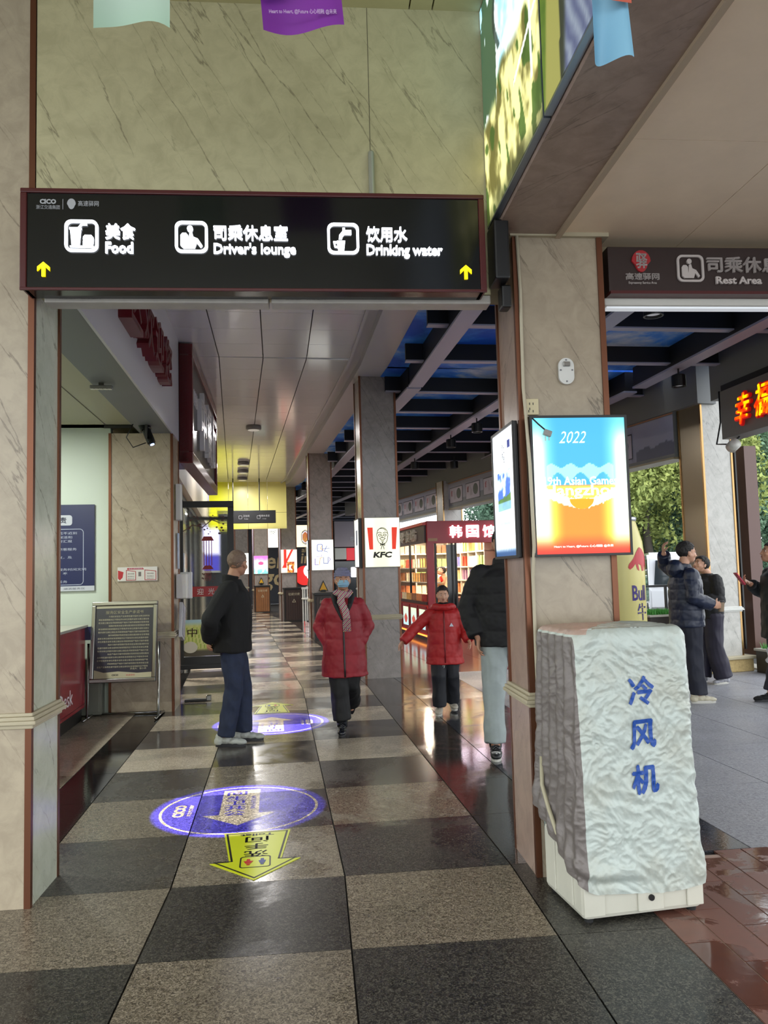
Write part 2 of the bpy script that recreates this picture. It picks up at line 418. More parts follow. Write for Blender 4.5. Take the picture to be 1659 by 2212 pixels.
# high ceiling of the canopy, panel by panel
PANEL = M('cream_ceiling_panel', '#c9c296', .4, var=.05); PANW = M('white_gloss_ceiling_panel', '#cfcdce', .13, var=.04, vs=1)
bm = BM(); box(bm, -5.5, .85, -6.5, .1, 4.44, 4.6); ceil = struct('ceiling', bm, M('ceiling_backing', '#2a2822', .7), FN)
xs = [-3.53, -2.4, -1.838, -1.268, -.701, -.136, .425, .545, .80]
for i in range(len(xs) - 1):
    for j in range(4): bx('ceiling_panel', PANEL, ceil, xs[i] + .004, xs[i + 1] - .004, -1.5 * (j + 1) - .02, -1.5 * j - .028, 4.4, 4.445)
# lower ceiling on the right
PANB = M('beige_ceiling_panel', '#efd9bd', .35, var=.05)
bm = BM(); box(bm, 1.16, 6, -6, .3, 3.235, 3.4); ceil2 = struct('ceiling', bm, M('ceiling_backing', '#2a2822'), FN)
for i in range(5):
    for j in range(5):
        bx('ceiling_panel', PANB, ceil2, 1.18 + .69 * i + .0015, 1.18 + .69 * (i + 1) - .0015, -1.06 - .9 * j + (.0015), -.16 - .9 * j + .0 - .0015 + .0 if j else .02, 3.21, 3.236)
# marble beam running from the portal column towards the viewer
bm = BM(); box(bm, .83, 1.155, -6.5, .1, 3.2, 4.42); beam = struct('trim_3', bm, MARBR, FN)
bx('edge_strip', M('pale_edge_strip', '#b39f86', .35), beam, 1.15, 1.178, -6.5, .02, 3.185, 3.212)
# ---- arcade ceiling: glossy white panels, dark long seams
bm = BM(); box(bm, -1.6, .80, .12, 6.35, 4.40, 4.5); cA = struct('ceiling', bm, M('ceiling_backing', '#2a2822'), FA)
SXS = [-1.60, -1.02, -.445, .13, .705]
def panels(par, t0, t1, n, off=(0, 0)):
    d = (t1 - t0) / n
    for i in range(n):
        for j in range(4):
            bx('ceiling_panel', PANW, par, SXS[j] + .006, SXS[j + 1] - .006, t0 + d * i + .0028, t0 + d * (i + 1) - .0028, 4.36, 4.402)
panels(cA, .3, 6.36, 10)
bm = BM(); box(bm, -1.6, .8, 0, 14.5, 4.40, 4.5); cB = struct('ceiling', bm, M('ceiling_backing', '#2a2822'), FB)
panels(cB, .02, 14.4, 24)
bm = BM(); box(bm, -3.2, .8, .3, 14, 4.38, 4.5); struct('ceiling', bm, PANW, FC)
SOFF = M('white_soffit_strip', '#b3b0b4', .35)
for k, (f, a, b) in enumerate(((FA, .3, 6.46), (FB, 0, 13.6), (FC, 0, 14))):
    bm = BM(); box(bm, .70, .735, a, b, 4.33, 4.45); box(bm, .735, .86, a, b, 4.385, 4.45); box(bm, .86, 1.24, a, b, 4.28, 4.5)
    struct('trim_%d' % (4 + k), bm, SOFF, f)
# ---- painted sky above dark grid beams
n = NT('painted_sky_panel'); v = n.tc('World', (1, 1, 1)); f = n.noise(v, 1.1, 6, .62, .5)
n.set(col=n.ramp(f, [(.40, lin('#1258c8')), (.52, lin('#3a8ae6')), (.6, lin('#9db8dc')), (.7, lin('#dfe4ee'))]), rough=.6); SKYP = n.m
GRID = M('dark_navy_grid_beam', '#090b14', .6); GRIDB = M('floor_lit_underside', '#9a9aac', .45)  # underside strips coloured paler to carry light reflected off the floor
for f, t0, t1, s1 in ((FA, .32, 6.4, 6.1), (FB, 0, 14.5, 5.6), (FC, 0, 15.2, 7.5)):
    bm = BM(); box(bm, 1.24, s1, t0, t1 + .15, 4.275, 4.46)
    cs = struct('ceiling', bm, SKYP, f)
    k = 0; t = t0 + (.75 if f is FA else .5)
    while t < t1 - .1:
        bx('cross_beam', GRID, cs, 1.3, s1, t + .03, t + .08, 4.065, 4.28); bx('pale_underside_strip', GRIDB, cs, 1.3, s1, t, t + .11, 4.05, 4.065)
        t += 1.42 if f is not FC else 2.0
    for s in (1.5, 3.02, 4.72):
        if s + .2 < s1: bx('long_beam', GRID, cs, s + .02, s + .17, t0, t1, 4.0, 4.28); bx('pale_underside_strip', GRIDB, cs, s, s + .2, t0, t1, 3.975, 4.0)
# ---- left side of the arcade
WMINT = M('pale_mint_wall', '#c3cdbf', .5); DIM = M('shadow_wall', '#8f9086', .6)
bm = BM(); box(bm, -4.6, -2.16, 5.2, 5.35, 0, 3.23); struct('wall_mint', bm, WMINT, FA)['kind'] = 'structure'
bm = BM(); box(bm, -4.75, -4.6, 0, 5.35, 0, 3.3); struct('wall_left', bm, WMINT, FA)
bm = BM(); box(bm, -4.6, -1.82, .2, 5.2, 3.2, 3.3); box(bm, -2.9, -1.82, 5.0, 5.8, 3.2, 3.35)
cl = struct('ceiling', bm, M('cream_alcove_ceiling', '#a6a184', .5), FA)
bx('ceiling_joint', M('panel_joint_line'), cl, -2.18, -2.172, .2, 5.2, 3.196, 3.201)
bm = BM(); box(bm, -1.82, -1.47, .1, 5.62, 3.12, 4.5); bb = struct('trim_7', bm, M('grey_beam_soffit', '#6c6e6e', .5), FA)
bx('fascia_panel', M('white_fascia', '#b9b7bc', .3), bb, -1.475, -1.455, .1, 5.64, 3.115, 4.36)
bx('edge_strip', M('dark_gap', '#22201e', .6), cl, -2.2, -1.82, 5.04, 5.06, 3.17, 3.2)
bm = BM(); box(bm, -3.3, -1.78, 5.66, 6.6, 2.9, 4.45); box(bm, -2.0, -1.8, 5.66, 5.9, 0, 2.9); box(bm, -1.8, -1.47, 5.66, 6.6, 2.9, 4.45)
struct('wall_left', bm, M('brown_dim_wall', '#4f4741', .4), FA)
# restaurant side beyond: back wall, transom, ceiling
bm = BM(); box(bm, -4.2, -4.05, -.6, 13, 0, 4.4); box(bm, -4.1, -1.72, 12.6, 12.8, 0, 4.4); box(bm, -1.9, -1.6, -.4, 12.8, 2.88, 4.4)
struct('wall_left', bm, M('cream_shop_wall', '#b7ac98', .5), FB)
bm = BM(); box(bm, -4.05, -1.9, -.5, 12.6, 2.95, 3.05); struct('ceiling', bm, M('cream_shop_ceiling', '#cfc9b8', .5), FB)
# yellow bulkhead across the far corridor
n = NT('yellow_bulkhead'); v = n.tc('Object'); sp = n.n('ShaderNodeSeparateXYZ'); n.l(v, sp.inputs[0])
n.set(col=n.ramp(n.math('MULTIPLY_ADD', sp.outputs[0], .45), [(.15, lin('#f4f51c')), (.6, lin('#efe68c'))]), rough=.3)
YEL = n.m; n.t.nodes['Math'].inputs[2].default_value = .75
bm = BM()
for i in range(4): box(bm, -1.62 + .6 * i + .004, -1.62 + .6 * (i + 1) - .004, 14.55, 14.62, 3.42, 4.38); box(bm, -1.62 + .6 * i + .004, -1.62 + .6 * (i + 1) - .004, 14.55, 14.62, 2.9, 3.41)
struct('wall_yellow', bm, YEL, FB)
# far end: dark chalk wall with menu boards
bm = BM(); box(bm, -4.2, 8, 15.0, 15.2, 0, 4.5); wf = struct('wall_back', bm, M('dark_chalk_wall', '#2c2e36', .6), FC)
bm = BM(); box(bm, -6, -4.0, -1, 15.2, 0, 4.5); struct('wall_left', bm, M('cream_shop_wall'), FC)
CHALK = M('beige_chalk_letter', '#cdb587', .7)
for s, x, z, h in (('er', 2.6, 2.0, .55), ('in', 4.1, 2.2, .5), ('w', 4.0, 1.35, .5), ('go', 2.5, 1.05, .85), ('al', 4.0, 2.62, .25)):
    text(s, CHALK, wf, x, z, h=h, y=14.99, ext=.01, bold=.02, slant=.12, name='chalk_lettering')
# ================================================================ COLUMNS, SIGNS, LIGHTBOXES
def pillar(f, s0, s1, t0, t1, zt, label, m=MARB2, side=None, base=.83, strips=COPPER, name='marble_column', lean=None, cut=True):
    cx, cy = (s0 + s1) / 2, (t0 + t1) / 2
    o = thing(name, label, 'column', f @ T(cx, cy)); a, b = (s1 - s0) / 2, (t1 - t0) / 2; q = .006
    bx('core', m, o, -a + .012, a - .012, -b + .012, b - .012, 0, zt)
    for nm, (z0, z1), g in (('base_panel', (0, base - .02), 0), ('upper_panel', (base + .05, zt), .008)):
        bx(nm, m, o, -a + .02, a - .02, -b + g, -b + .014, z0, z1)
        bx(nm, side or m, o, -a + g, -a + .014, -b + .02, b - .02, z0, z1)
        bx(nm, side or m, o, a - .014, a - g, -b + .02, b - .02, z0, z1)
    bm = BM(); e = .026                                              # moulding with a stepped profile
    for d, z0, z1 in ((.012, base - .02, base), (.03, base, base + .018), (.022, base + .018, base + .036), (.010, base + .036, base + .052)): box(bm, -a - d, a + d, -b - d, b + d, z0, z1, .004)
    obj('dado_moulding', bm, CREAM if m is not MARBP else WHITE, o)
    for x in (-a, a):
        for y in (-b, b):
            sx, sy = (1 if x > 0 else -1), (1 if y > 0 else -1)
            bx('corner_strip', strips, o, min(x - sx * e, x + sx * .003), max(x - sx * e, x + sx * .003), min(y - sy * e, y + sy * .003), max(y - sy * e, y + sy * .003), 0, zt)
    return o
mainp = pillar(FN, .925, 1.392, -.165, .26, 3.2, 'thick marble column with lightboxes standing behind the covered air cooler', MARB2, MARBR)
bx('cap_trim', CREAM, mainp, -.25, .27, -.23, .2, 3.19, 3.215)
pillar(FN, -1.99, -1.447, -.165, .24, 4.42, 'wide marble column on the left edge beside the red reception desk', MARBL, MARB3)
pillar(FA, -2.16, -1.46, 5.1, 5.66, 3.12, 'marble column behind the framed notice stand, with a small red and white poster', MARB2)
ROWL = ['first free-standing marble column of the arcade, with the fast-food lightbox', 'second marble column of the arcade, with the white lightbox of blue line lettering', 'third marble column of the arcade, beside the dark brown bin', 'fourth marble column of the arcade, beside the light wood bin', 'farthest pale marble column of the arcade, next to the standing man\'s head']
for (s0, s1, t0), l in zip(((.92, 1.45, .56), (.86, 1.41, 7.9), (.60, 1.12, 15.1), (-.11, .47, 21.5), (-.84, -.2, 28.0)), ROWL):
    rz = 0 if t0 < 14 else 5.6
    pillar(FB @ T(s0, t0, rz=rz), 0, s1 - s0, 0, .5, 4.3, l, MARBC, None)
oc = pillar(FO, 0.07, .56, -.05, .45, 3.75, 'outer pale column on a yellow stone plinth beside the man holding a cup', MARBP, M('bronze_clad_side', '#8b7f6a', .25, .6), strips=BRASS)
bm = BM(); box(bm, -.34, .36, -.30, .33, 0, .17, .01); obj('stone_plinth', bm, M('yellow_stone', '#b39c6a', .7, var=.25, vs=20, bump=.4, bs=30), oc)
bx('plinth_cap', CREAM, oc, -.37, .38, -.33, .36, .17, .215, bev=.008)
bx('brown_post', M('brown_metal_post', '#5a3f38', .4), oc, .40, .60, -.30, .0, .215, 3.1)
bx('conduit', BLACK, oc, .27, .295, -.262, -.24, .3, 3.1)
pillar(FO, -.1, .42, 9.7, 10.2, 3.75, 'farther outer column between the painted fascia boards', MARBP, None, strips=BRASS)

# ---- main hanging sign over the opening
sg = thing('direction_sign', 'long black illuminated sign with Food, lounge and Drinking water above the opening', 'sign', FN @ T(-.356, -.17, 2.835))
W2 = 1.104
bx('case', BLKG, sg, -W2 + .01, W2 - .01, -.14, 0, .02, .49)
fr = BM()
box(fr, -W2, W2, -.15, 0, .478, .5, .004); box(fr, -W2, W2, -.15, -.138, .008, .022, .003)
for a in ((-W2, -W2 + .03), (W2 - .03, W2)): box(fr, a[0], a[1], -.15, 0, .02, .478, .004)
obj('frame', fr, MAROON, sg)
YF = -.141
def ring(bm, cx, cz, w, r, t, y0, y1, gaps=True):
    o, i = rpts(w, w, r, cx, cz), rpts(w - 2 * t, w - 2 * t, r - t * .7, cx, cz); n = len(o)
    A, B = [bm.verts.new((x, y0, z)) for x, z in o], [bm.verts.new((x, y0, z)) for x, z in i]
    C, D = [bm.verts.new((x, y1, z)) for x, z in o], [bm.verts.new((x, y1, z)) for x, z in i]
    for k in range(n):
        j = (k + 1) % n; bm.faces.new((A[k], A[j], B[j], B[k])); bm.faces.new((A[k], C[k], C[j], A[j])); bm.faces.new((B[k], B[j], D[j], D[k]))
def pict(cx, cz, w, kind, par, m, y=YF, d=.012):
    bm = BM(); ring(bm, cx, cz, w, w * .2, w * .08, y - d, y); P = lambda pts: prism(bm, [(cx + a * w, cz + b * w) for a, b in pts], y - d, y)
    if kind == 'food':
        P([(-.36, .2), (.0, .2), (.0, .26), (-.36, .26)]); P([(-.33, .17), (-.02, .17), (-.06, -.3), (-.29, -.3)]); P([(-.1, .26), (-.05, .26), (.02, .34), (.16, .34), (.16, .39), (0, .39)])
        P([(.05, -.05), (.1, .02), (.3, .02), (.36, -.05)]); P([(.05, -.08), (.36, -.08), (.36, -.13), (.05, -.13)]); P([(.05, -.16), (.36, -.16), (.34, -.3), (.05, -.3)]); P([(-.34, -.32), (.36, -.32), (.36, -.36), (-.34, -.36)])
    elif kind == 'seat':
        P([(-.04 + .09 * math.cos(a), .26 + .1 * math.sin(a)) for a in (k * math.pi / 6 for k in range(12))])
        P([(-.33, .05), (-.27, .12), (-.16, .12), (-.1, .05), (-.1, -.18), (-.05, .14), (.02, .16), (.06, .0), (.2, -.06), (.34, -.28), (.28, -.34), (.16, -.18), (.1, -.36), (-.24, -.36), (-.33, -.28)])
    else:
        P([(-.02, .34), (.06, .34), (.06, .27), (.26, .27), (.26, .13), (.04, .13), (-.02, .06), (-.04, -.02), (-.14, -.02), (-.13, .1), (-.05, .2), (-.02, .24)])
        P([(-.2, -.08), (.06, -.08), (.02, -.42), (-.16, -.42)]); P([(-.32, -.1), (-.2, -.1), (-.19, -.15), (-.27, -.15), (-.25, -.24), (-.17, -.26), (-.17, -.3), (-.28, -.28)])
    return obj('pictogram', bm, m, par)
X0, Z0 = .356, -2.835
for cx, k in ((-1.18, 'food'), (-.672, 'seat'), (.05, 'tap')): pict(cx + X0, 3.105 + Z0, .153, k, sg, GLOWW)
for zh, en, xl, w1, w2 in (('美食', 'Food', -1.07, .137, .127), ('司乘休息室', "Driver's lounge", -.568, .352, .39), ('饮用水', 'Drinking water', .162, .20, .372)):
    text(zh, GLOWW, sg, xl + w1 / 2 + X0, 3.128 + Z0, w=w1, h=.076, y=YF, ext=.012, bold=.03)
    text(en, GLOWW, sg, xl + w2 / 2 + X0, 3.049 + Z0 + (.0 if en == 'Food' else -.006), w=w2, h=.055 if en == 'Food' else .068, y=YF, ext=.012, bold=.022)
YEA = M('yellow_arrow', '#ffe400', .5, es=.9)
for cx in (-1.352, .646):
    bm = BM(); x, z = cx + X0, 2.942 + Z0
    prism(bm, [(x - .008, z - .034), (x + .008, z - .034), (x + .008, z + .012), (x + .028, z - .008), (x + .028, z + .012), (x, z + .036), (x - .028, z + .012), (x - .028, z - .008), (x - .008, z + .012)], YF - .01, YF)
    obj('arrow', bm, YEA, sg)
GRL = M('grey_logo', '#a9aaad', .5)
text('CICO', GRL, sg, -1.335 + X0, 3.272 + Z0, w=.075, h=.024, y=YF, ext=.002, bold=.05)
text('浙江交通集团', GRL, sg, -1.335 + X0, 3.245 + Z0, w=.108, h=.02, y=YF, ext=.002, bold=.03)
bm = BM(); box(bm, -1.268 + X0, -1.266 + X0, YF - .002, YF, 3.235 + Z0, 3.285 + Z0)
prism(bm, [(-1.228 + X0 + .02 * math.cos(a) * (1 if math.sin(a) > -.2 else .8), 3.262 + Z0 + .026 * math.sin(a)) for a in (k * math.pi / 8 for k in range(16))], YF - .002, YF); obj('emblem', bm, GRL, sg)
text('高速驿网', GRL, sg, -1.15 + X0, 3.265 + Z0, w=.095, h=.026, y=YF, ext=.002)
# steel conduit above the sign
cd = BM(); cyl(cd, (0, 0, .13), .016, .26, 16); ball(cd, (0, 0, .26), .016)
tag(obj('conduit_pipe', cd, M('pale_galvanised', '#a8aa9d', .3, .5), None, FN @ T(.207, -.182, 3.35)), 'short grey pipe rising from the top of the black sign up the marble wall', 'pipe')
# door track boxes below
for i, (a, b) in enumerate(((-1.40, -.322), (-.308, .80))):
    o = bx('air_curtain', M('dirty_white_housing', '#b9b4ab', .4, var=.12, vs=9), None, a, b, -.165, -.06, 0, .045, bev=.006, mx=FN @ T(0, 0, 2.838))
    tag(o, ('left' if i == 0 else 'right') + ' of two long white housings under the black sign', 'housing', 'door housings')
    text('安全生产 责任重大', M('faint_print', '#85817b'), o, a + .17, .022, w=.2, h=.014, y=-.1655, ext=.001)
bm = BM(); box(bm, .755, .83, -.33, -.17, -.02, .28, .01); box(bm, .80, .85, -.26, -.17, -.14, -.025, .01)
tag(obj('control_box', bm, BLACK, None, FN @ T(.035, 0, 2.93)), 'black control box squeezed between the sign and the lightbox column', 'box')

# ---- right hand sign of the portal
s2 = thing('direction_sign', 'brown Rest Area sign under the beige ceiling at the upper right', 'sign', FN @ T(1.43, -.02, 2.905))
bx('case', M('dark_brown_sign', '#2a1a18', .35), s2, 0, 2.6, -.13, .015, .0, .245, bev=.004)
bx('frame', MAROON, s2, 0, 2.6, -.15, .0, -.012, .004)
OFFW = M('dull_white_letter', '#b7aeaa', .5); y = -.131
bm = BM(); prism(bm, [(.175 + .05 * math.cos(a) * (1 if math.sin(a) > -.3 else .7), .165 + .058 * math.sin(a)) for a in (k * math.pi / 9 for k in range(18))], y - .01, y); obj('emblem', bm, M('red_emblem', '#8e1c22', .4, es=.15), s2)
text('驿', OFFW, s2, .175, .165, w=.06, h=.08, y=y - .011, ext=.004, bold=.03)
text('高速驿网', OFFW, s2, .18, .085, w=.18, h=.036, y=y, ext=.006, bold=.03); text('Expressway Service Area', OFFW, s2, .18, .05, w=.15, h=.016, y=y, ext=.004)
pict(.44, .128, .145, 'seat', s2, OFFW, y, .01)
text('司乘休息室', OFFW, s2, .78, .15, w=.5, h=.085, y=y, ext=.012, bold=.03); text('Rest Area', OFFW, s2, .70, .065, w=.25, h=.04, y=y, ext=.012, bold=.03)
# white tube lamp bar under it
tl = thing('tube_lamp', 'long white lamp housing under the brown Rest Area sign', 'lamp', FN @ T(1.42, 0, 2.855))
bx('housing', PALE, tl, 0, 2.6, -.1, -.02, 0, .04, bev=.008); bx('diffuser', M('lit_diffuser', '#c9ced3', .4, es=.5), tl, .02, 2.58, -.08, -.03, -.010, .0)

# ---- lightboxes
LBE = artmat('backlit_print', 1.25)
def lightbox(f, s0, s1, z0, z1, t, label, fn, n=(60, 80), rz=0, depth=.05, frame_m=BLACK, fw_=.014, y0=None):
    """front at -y of the frame placed at (s0..s1) x t; rz turns it"""
    m = f @ T((s0 + s1) / 2, t, z0, rz); w = (s1 - s0) / 2 if rz == 0 else (s1 - s0) / 2
    o = thing('lightbox', label, 'lightbox', m); h = z1 - z0
    bm = BM(); box(bm, -w, w, -depth, 0, 0, h, .004); obj('case', bm, frame_m, o)
    art('backlit_print', LBE, o, -w + fw_, w - fw_, fw_, h - fw_, n[0], n[1], fn, y=-depth - .002)
    fr = BM()
    for a in ((-w, w, 0, fw_), (-w, w, h - fw_, h), (-w, -w + fw_, fw_, h - fw_), (w - fw_, w, fw_, h - fw_)): box(fr, a[0], a[1], -depth - .008, -depth + .001, a[2], a[3])
    obj('frame', fr, frame_m, o)
    return o, w, h
def stroke(bm, pts, t, y, d=.002, closed=False):
    pts = [Vector((a, 0, b)) for a, b in pts]; n = len(pts)
    for i in range(n if closed else n - 1):
        a, b = pts[i], pts[(i + 1) % n]; e = (b - a)
        if e.length < 1e-6: continue
        e.normalize(); q = Vector((-e.z, 0, e.x)) * t / 2; a2, b2 = a - e * t * .4, b + e * t * .4
        vs = [bm.verts.new((p.x, y - d, p.z)) for p in (a2 + q, a2 - q, b2 - q, b2 + q)]; bm.faces.new(vs)
def games(u, v):
    x = abs(u - .5); glow = sm(.22, .46, x + .05 * (v < .5))
    top = lerp3((.22, .64, .80), (.60, .95, .92), glow); top = lerp3(top, (.2, .62, .85), sm(.8, 1, v) * .5)
    bot = lerp3((.96, .52, .06), (1.05, .98, .35), np.clip(glow * 1.3, 0, 1)); bot = lerp3(bot, (1.15, 1.12, .8), sm(.5, 1, glow)); bot = lerp3(bot, (.85, .16, .02), sm(.16, 0, v))
    c = lerp3(bot, top, sm(.498, .503, v))
    c = lerp3(c, (1.1, 1.15, 1.1), sm(.32, .46, x) * sm(.12, .3, v) * sm(.98, .75, v) * .85)
    pet = (v > .565 + .03 * np.cos(x * 26)) & (v < .645 - .015 * np.cos(x * 30)) & (x < .36)
    c = lerp3(c, (.80, 1.0, .98), pet * .65)
    low = .325 + .42 * x ** 1.6 + .010 * abs(np.sin(u * 60))
    arc = (v > low) & (v < low + .062) & (x < .37); c = lerp3(c, (1.12, 1.1, 1.0), arc)
    return lerp3(c, (1.05, .82, .35), ((v > low + .062) & (v < .498) & (x < .37)) * .8)
lb, w, h = lightbox(FN, .955, 1.45, 1.545, 2.245, -.165, 'bright lightbox in cyan and orange on the front of the thick column', games, (90, 120), depth=.07, fw_=.012)
WGL = M('white_backlit_ink', '#fffdf0', .5, es=1.6); yl = -.076
text('19th Asian Games', WGL, lb, 0, .372, .37, .042, y=yl, bold=.015, name='games_lettering'); text('Hangzhou', WGL, lb, 0, .318, .38, .07, y=yl, bold=.02, name='city_lettering'); text('Heart to Heart, @Future 心心相融 @未来', WGL, lb, 0, .048, .30, .014, y=yl, name='slogan_lettering')
bm = BM(); flat(bm, [(.0 + .062 * math.cos(a), .282 + .050 * math.sin(a)) for a in (math.pi + k * math.pi / 16 for k in range(17))], yl + .001); obj('orange_disc', bm, M('orange_backlit_ink', '#f08a12', .5, es=1.0), lb)
bm = BM(); text_bm(bm, '2022', -.03, .59, .13, .06, y=yl, bold=.0, slant=.3); obj('script_lettering', bm, M('pale_cyan_ink', '#c9f2ff', .5, es=.9), lb)
# plug hanging in front of the lightbox
pg = thing('power_plug', 'small grey plug dangling over the top left of the cyan lightbox', 'plug', FN @ T(1.035, -.262, 2.15))
bx('body', M('grey_plug', '#8b8a86', .4), pg, -.02, .02, -.012, .012, -.012, .018, bev=.004, mx=T(rx=0, ry=20))
bm = BM(); tube(bm, [(-.005, 0, .015), (-.04, .01, .05), (-.07, .03, .09)], .004); obj('cord', bm, BLACK, pg)
bm = BM(); box(bm, -.012, -.008, -.003, .003, -.035, -.01); box(bm, .006, .010, -.003, .003, -.033, -.01); obj('pins', bm, STEEL, pg)
def lake(u, v):
    c = (np.full_like(u, 1.02), np.full_like(u, 1.05), np.full_like(u, 1.08))
    pic = (abs(u - .5) < .32) & (v > .36) & (v < .68)
    f = fbm(u * 6 + 3, v * 14, 5); sky = lerp3((.12, .38, .78), (.85, .93, 1), sm(.42, .6, f)); wat = lerp3((.35, .6, .8), (.6, .8, .7), f)
    hill = lerp3((.12, .3, .12), (.35, .6, .15), f)
    p = lerp3(wat, hill, sm(.425, .43, v)); p = lerp3(p, sky, v > .455 + .05 * (u + f - .6)); c = lerp3(c, p, pic)
    grass = sm(.06 + .03 * abs(np.sin(u * 40)), .02, v); c = lerp3(c, (.12, .3, .5), grass)
    tx = ((v * 60) % 1 < .5) & (abs(u - .5) < .26) & (v > .08) & (v < .28) & (vn(u * 30, np.floor(v * 60), 3) > .35); c = lerp3(c, (.55, .6, .7), tx * .6)
    return c
lb2, w, h = lightbox(FN, 0, .486, 1.545, 2.245, 0, 'narrow white lightbox with a lake picture on the left face of the thick column', lake, (40, 120), depth=.02)
lb2.matrix_world = FN @ T(.924, .122, 1.545, -90)
bm = BM()
for i, ch in enumerate('浙江高速'): text_bm(bm, ch, .0 + (i % 2) * .03, .60 - .05 * (i // 2) - .02 * (i % 2), .03, .035, y=-.024, bold=.02)
obj('dark_lettering', bm, M('dark_backlit_ink', '#27303f', .5), lb2)
bx('blue_corner', M('blue_ink', '#2c3f9a', .5, es=.3), lb2, .11, .16, -.0245, -.023, .58, .62)
# fast food lightbox
cream = lambda u, v: lerp3((.86, .86, .72), (1.02, 1.02, .9), sm(.1, .45, abs(u - .45)) * .8 + .2 * v)
lb3, w, h = lightbox(FB, .945, 1.45, 1.545, 2.245, .56, 'white fast-food lightbox with red stripes and a smiling face emblem', cream, (20, 20), frame_m=M('pale_frame', '#a9a79a', .4), fw_=.006)
REDI = M('red_backlit_ink', '#d8331a', .5, es=.55); yk = -.056
def stripe(u, v): return lerp3((.98, .66, .1), (.85, .16, .08), sm(.0, .9, u) * .7 + .3)
for sx in (-1, 1):
    bm = BM(); flat(bm, [(sx * .135, .20 + .05), (sx * .135, .56), (sx * .215, .56), (sx * .19, .25)], yk); obj('red_stripe', bm, REDI, lb3)
bm = BM()
E = lambda cx, cz, a, b, t0=0, t1=360, n=22: [(cx + a * math.cos(R(t0 + (t1 - t0) * k / n)), cz + b * math.sin(R(t0 + (t1 - t0) * k / n))) for k in range(n + 1)]
for p in (E(0, .455, .08, .1, 200, -20), E(0, .43, .075, .11, 180, 360), E(-.035, .45, .02, .014), E(.035, .45, .02, .014), E(-.01, .5, .06, .045, 160, 20), E(-.04, .47, .03, .02, 160, 20), E(.04, .47, .03, .02, 160, 20), [(0, .45), (-.008, .42), (.01, .415)], E(0, .40, .03, .02, 180, 360), E(0, .395, .045, .02, 160, 20), [(-.01, .37), (0, .33), (.012, .37)]): stroke(bm, p, .008, yk)
for p in ([(0, .32), (-.03, .335), (-.03, .305), (0, .32), (.03, .335), (.03, .305), (0, .32)], [(-.003, .32), (-.022, .255)], [(.003, .32), (.02, .255)]): stroke(bm, p, .009, yk)
text_bm(bm, 'KFC', 0, .175, .26, .085, y=yk, bold=.05, slant=.2); obj('black_emblem', bm, M('black_ink', '#12110f', .5), lb3)
whitef = lambda u, v: (u * 0 + 1.0, u * 0 + 1.0, u * 0 + .95)
for (s, t, f, l) in ((.90, .98, FB, 'side lightbox, a thin bright strip on the left of the fast-food column'), (.85, 8.3, FB, 'side lightbox seen edge-on on the second arcade column')):
    q, w, h = lightbox(f, 0, .42, 1.545, 2.245, 0, l, lambda u, v: lerp3((1.0, 1.0, .95), (.35, .37, .4), (abs(u - .5) < .2) & (v > .45) & (v < .8)), (20, 30)); q.matrix_world = f @ T(s + .03, t - .18, 1.545, -90)
lb4, w, h = lightbox(FB, .90, 1.41, 1.54, 2.25, 7.9, 'white lightbox with thin blue line lettering on the second arcade column', whitef, (4, 4), frame_m=PALE, fw_=.006)
bm = BM(); bm2 = BM(); bm3 = BM()
stroke(bm, rpts(.12, .16, .03, -.06, .52), .014, yk, closed=True); stroke(bm, [(0, .5), (.16, .5)], .012, yk); stroke(bm, [(.1, .56), (.04, .44), (.12, .42)], .012, yk); stroke(bm, [(.02, .3), (.02, .16), (.12, .16), (.12, .3)], .014, yk)
stroke(bm2, [(-.18, .27), (-.18, .13), (-.1, .13)], .014, yk); stroke(bm2, [(-.14, .32), (-.03, .32), (-.03, .36)], .01, yk); stroke(bm3, [(-.08, .12), (-.06, .28), (0, .3)], .012, yk); stroke(bm3, [(-.02, .56), (-.04, .5), (.02, .46)], .014, yk); stroke(bm2, [(.14, .3), (.18, .25), (.14, .2)], .012, yk)
obj('blue_lines', bm, M('blue_line_ink', '#2a57c4', .5, es=.3), lb4); obj('violet_lines', bm2, M('violet_ink', '#7b5bd0', .5, es=.3), lb4); obj('orange_lines', bm3, M('orange_ink', '#f0a840', .5, es=.4), lb4)
def bucket(u, v):
    c = lerp3((1.0, .93, .85), (1, .75, .6), fbm(u * 3, v * 3, 9) * .5)
    s1 = abs((u - .25) - (.0) * v) < .09; s2 = abs((u - .3) - (v - .45) * .75) < .07
    c = lerp3(c, (.86, .16, .1), (s1 | s2) & (v > .2)); b = (abs(u - .6) < .24 - .08 * (.5 - v)) & (v < .48); c = lerp3(c, (.85, .55, .2), b); c = lerp3(c, (.6, .2, .05), b & (fbm(u * 9, v * 9, 3) > .55)); return c
lb5, w, h = lightbox(FB @ T(.6, 15.1, rz=5.6), .0, .52, 1.5, 2.25, 0, 'red and white lightbox with a food bucket on the third arcade column', bucket, (40, 50), frame_m=PALE, fw_=.006)
bm = BM(); text_bm(bm, 'K', .05, .17, .1, .17, y=yk, bold=.05); obj('letter', bm, WGL, lb5)
def lotus(u, v):
    c = lerp3((.98, .95, .98), (.92, .45, .85), sm(.55, .95, v + .3 * fbm(u * 4, v * 4, 2) - .15)); c = lerp3(c, (.5, .92, .85), sm(.45, .1, v) * (fbm(u * 6, v * 6, 8) > .45)); return lerp3(c, (.9, .25, .5), ((u - .5) ** 2 / .04 + (v - .58) ** 2 / .01 < 1) * .9)
lightbox(FB @ T(-.11, 21.5, rz=5.6), -.0, .56, 1.49, 2.21, 0, 'magenta and mint lightbox on the fourth arcade column', lotus, (30, 40), frame_m=PALE, fw_=.006)
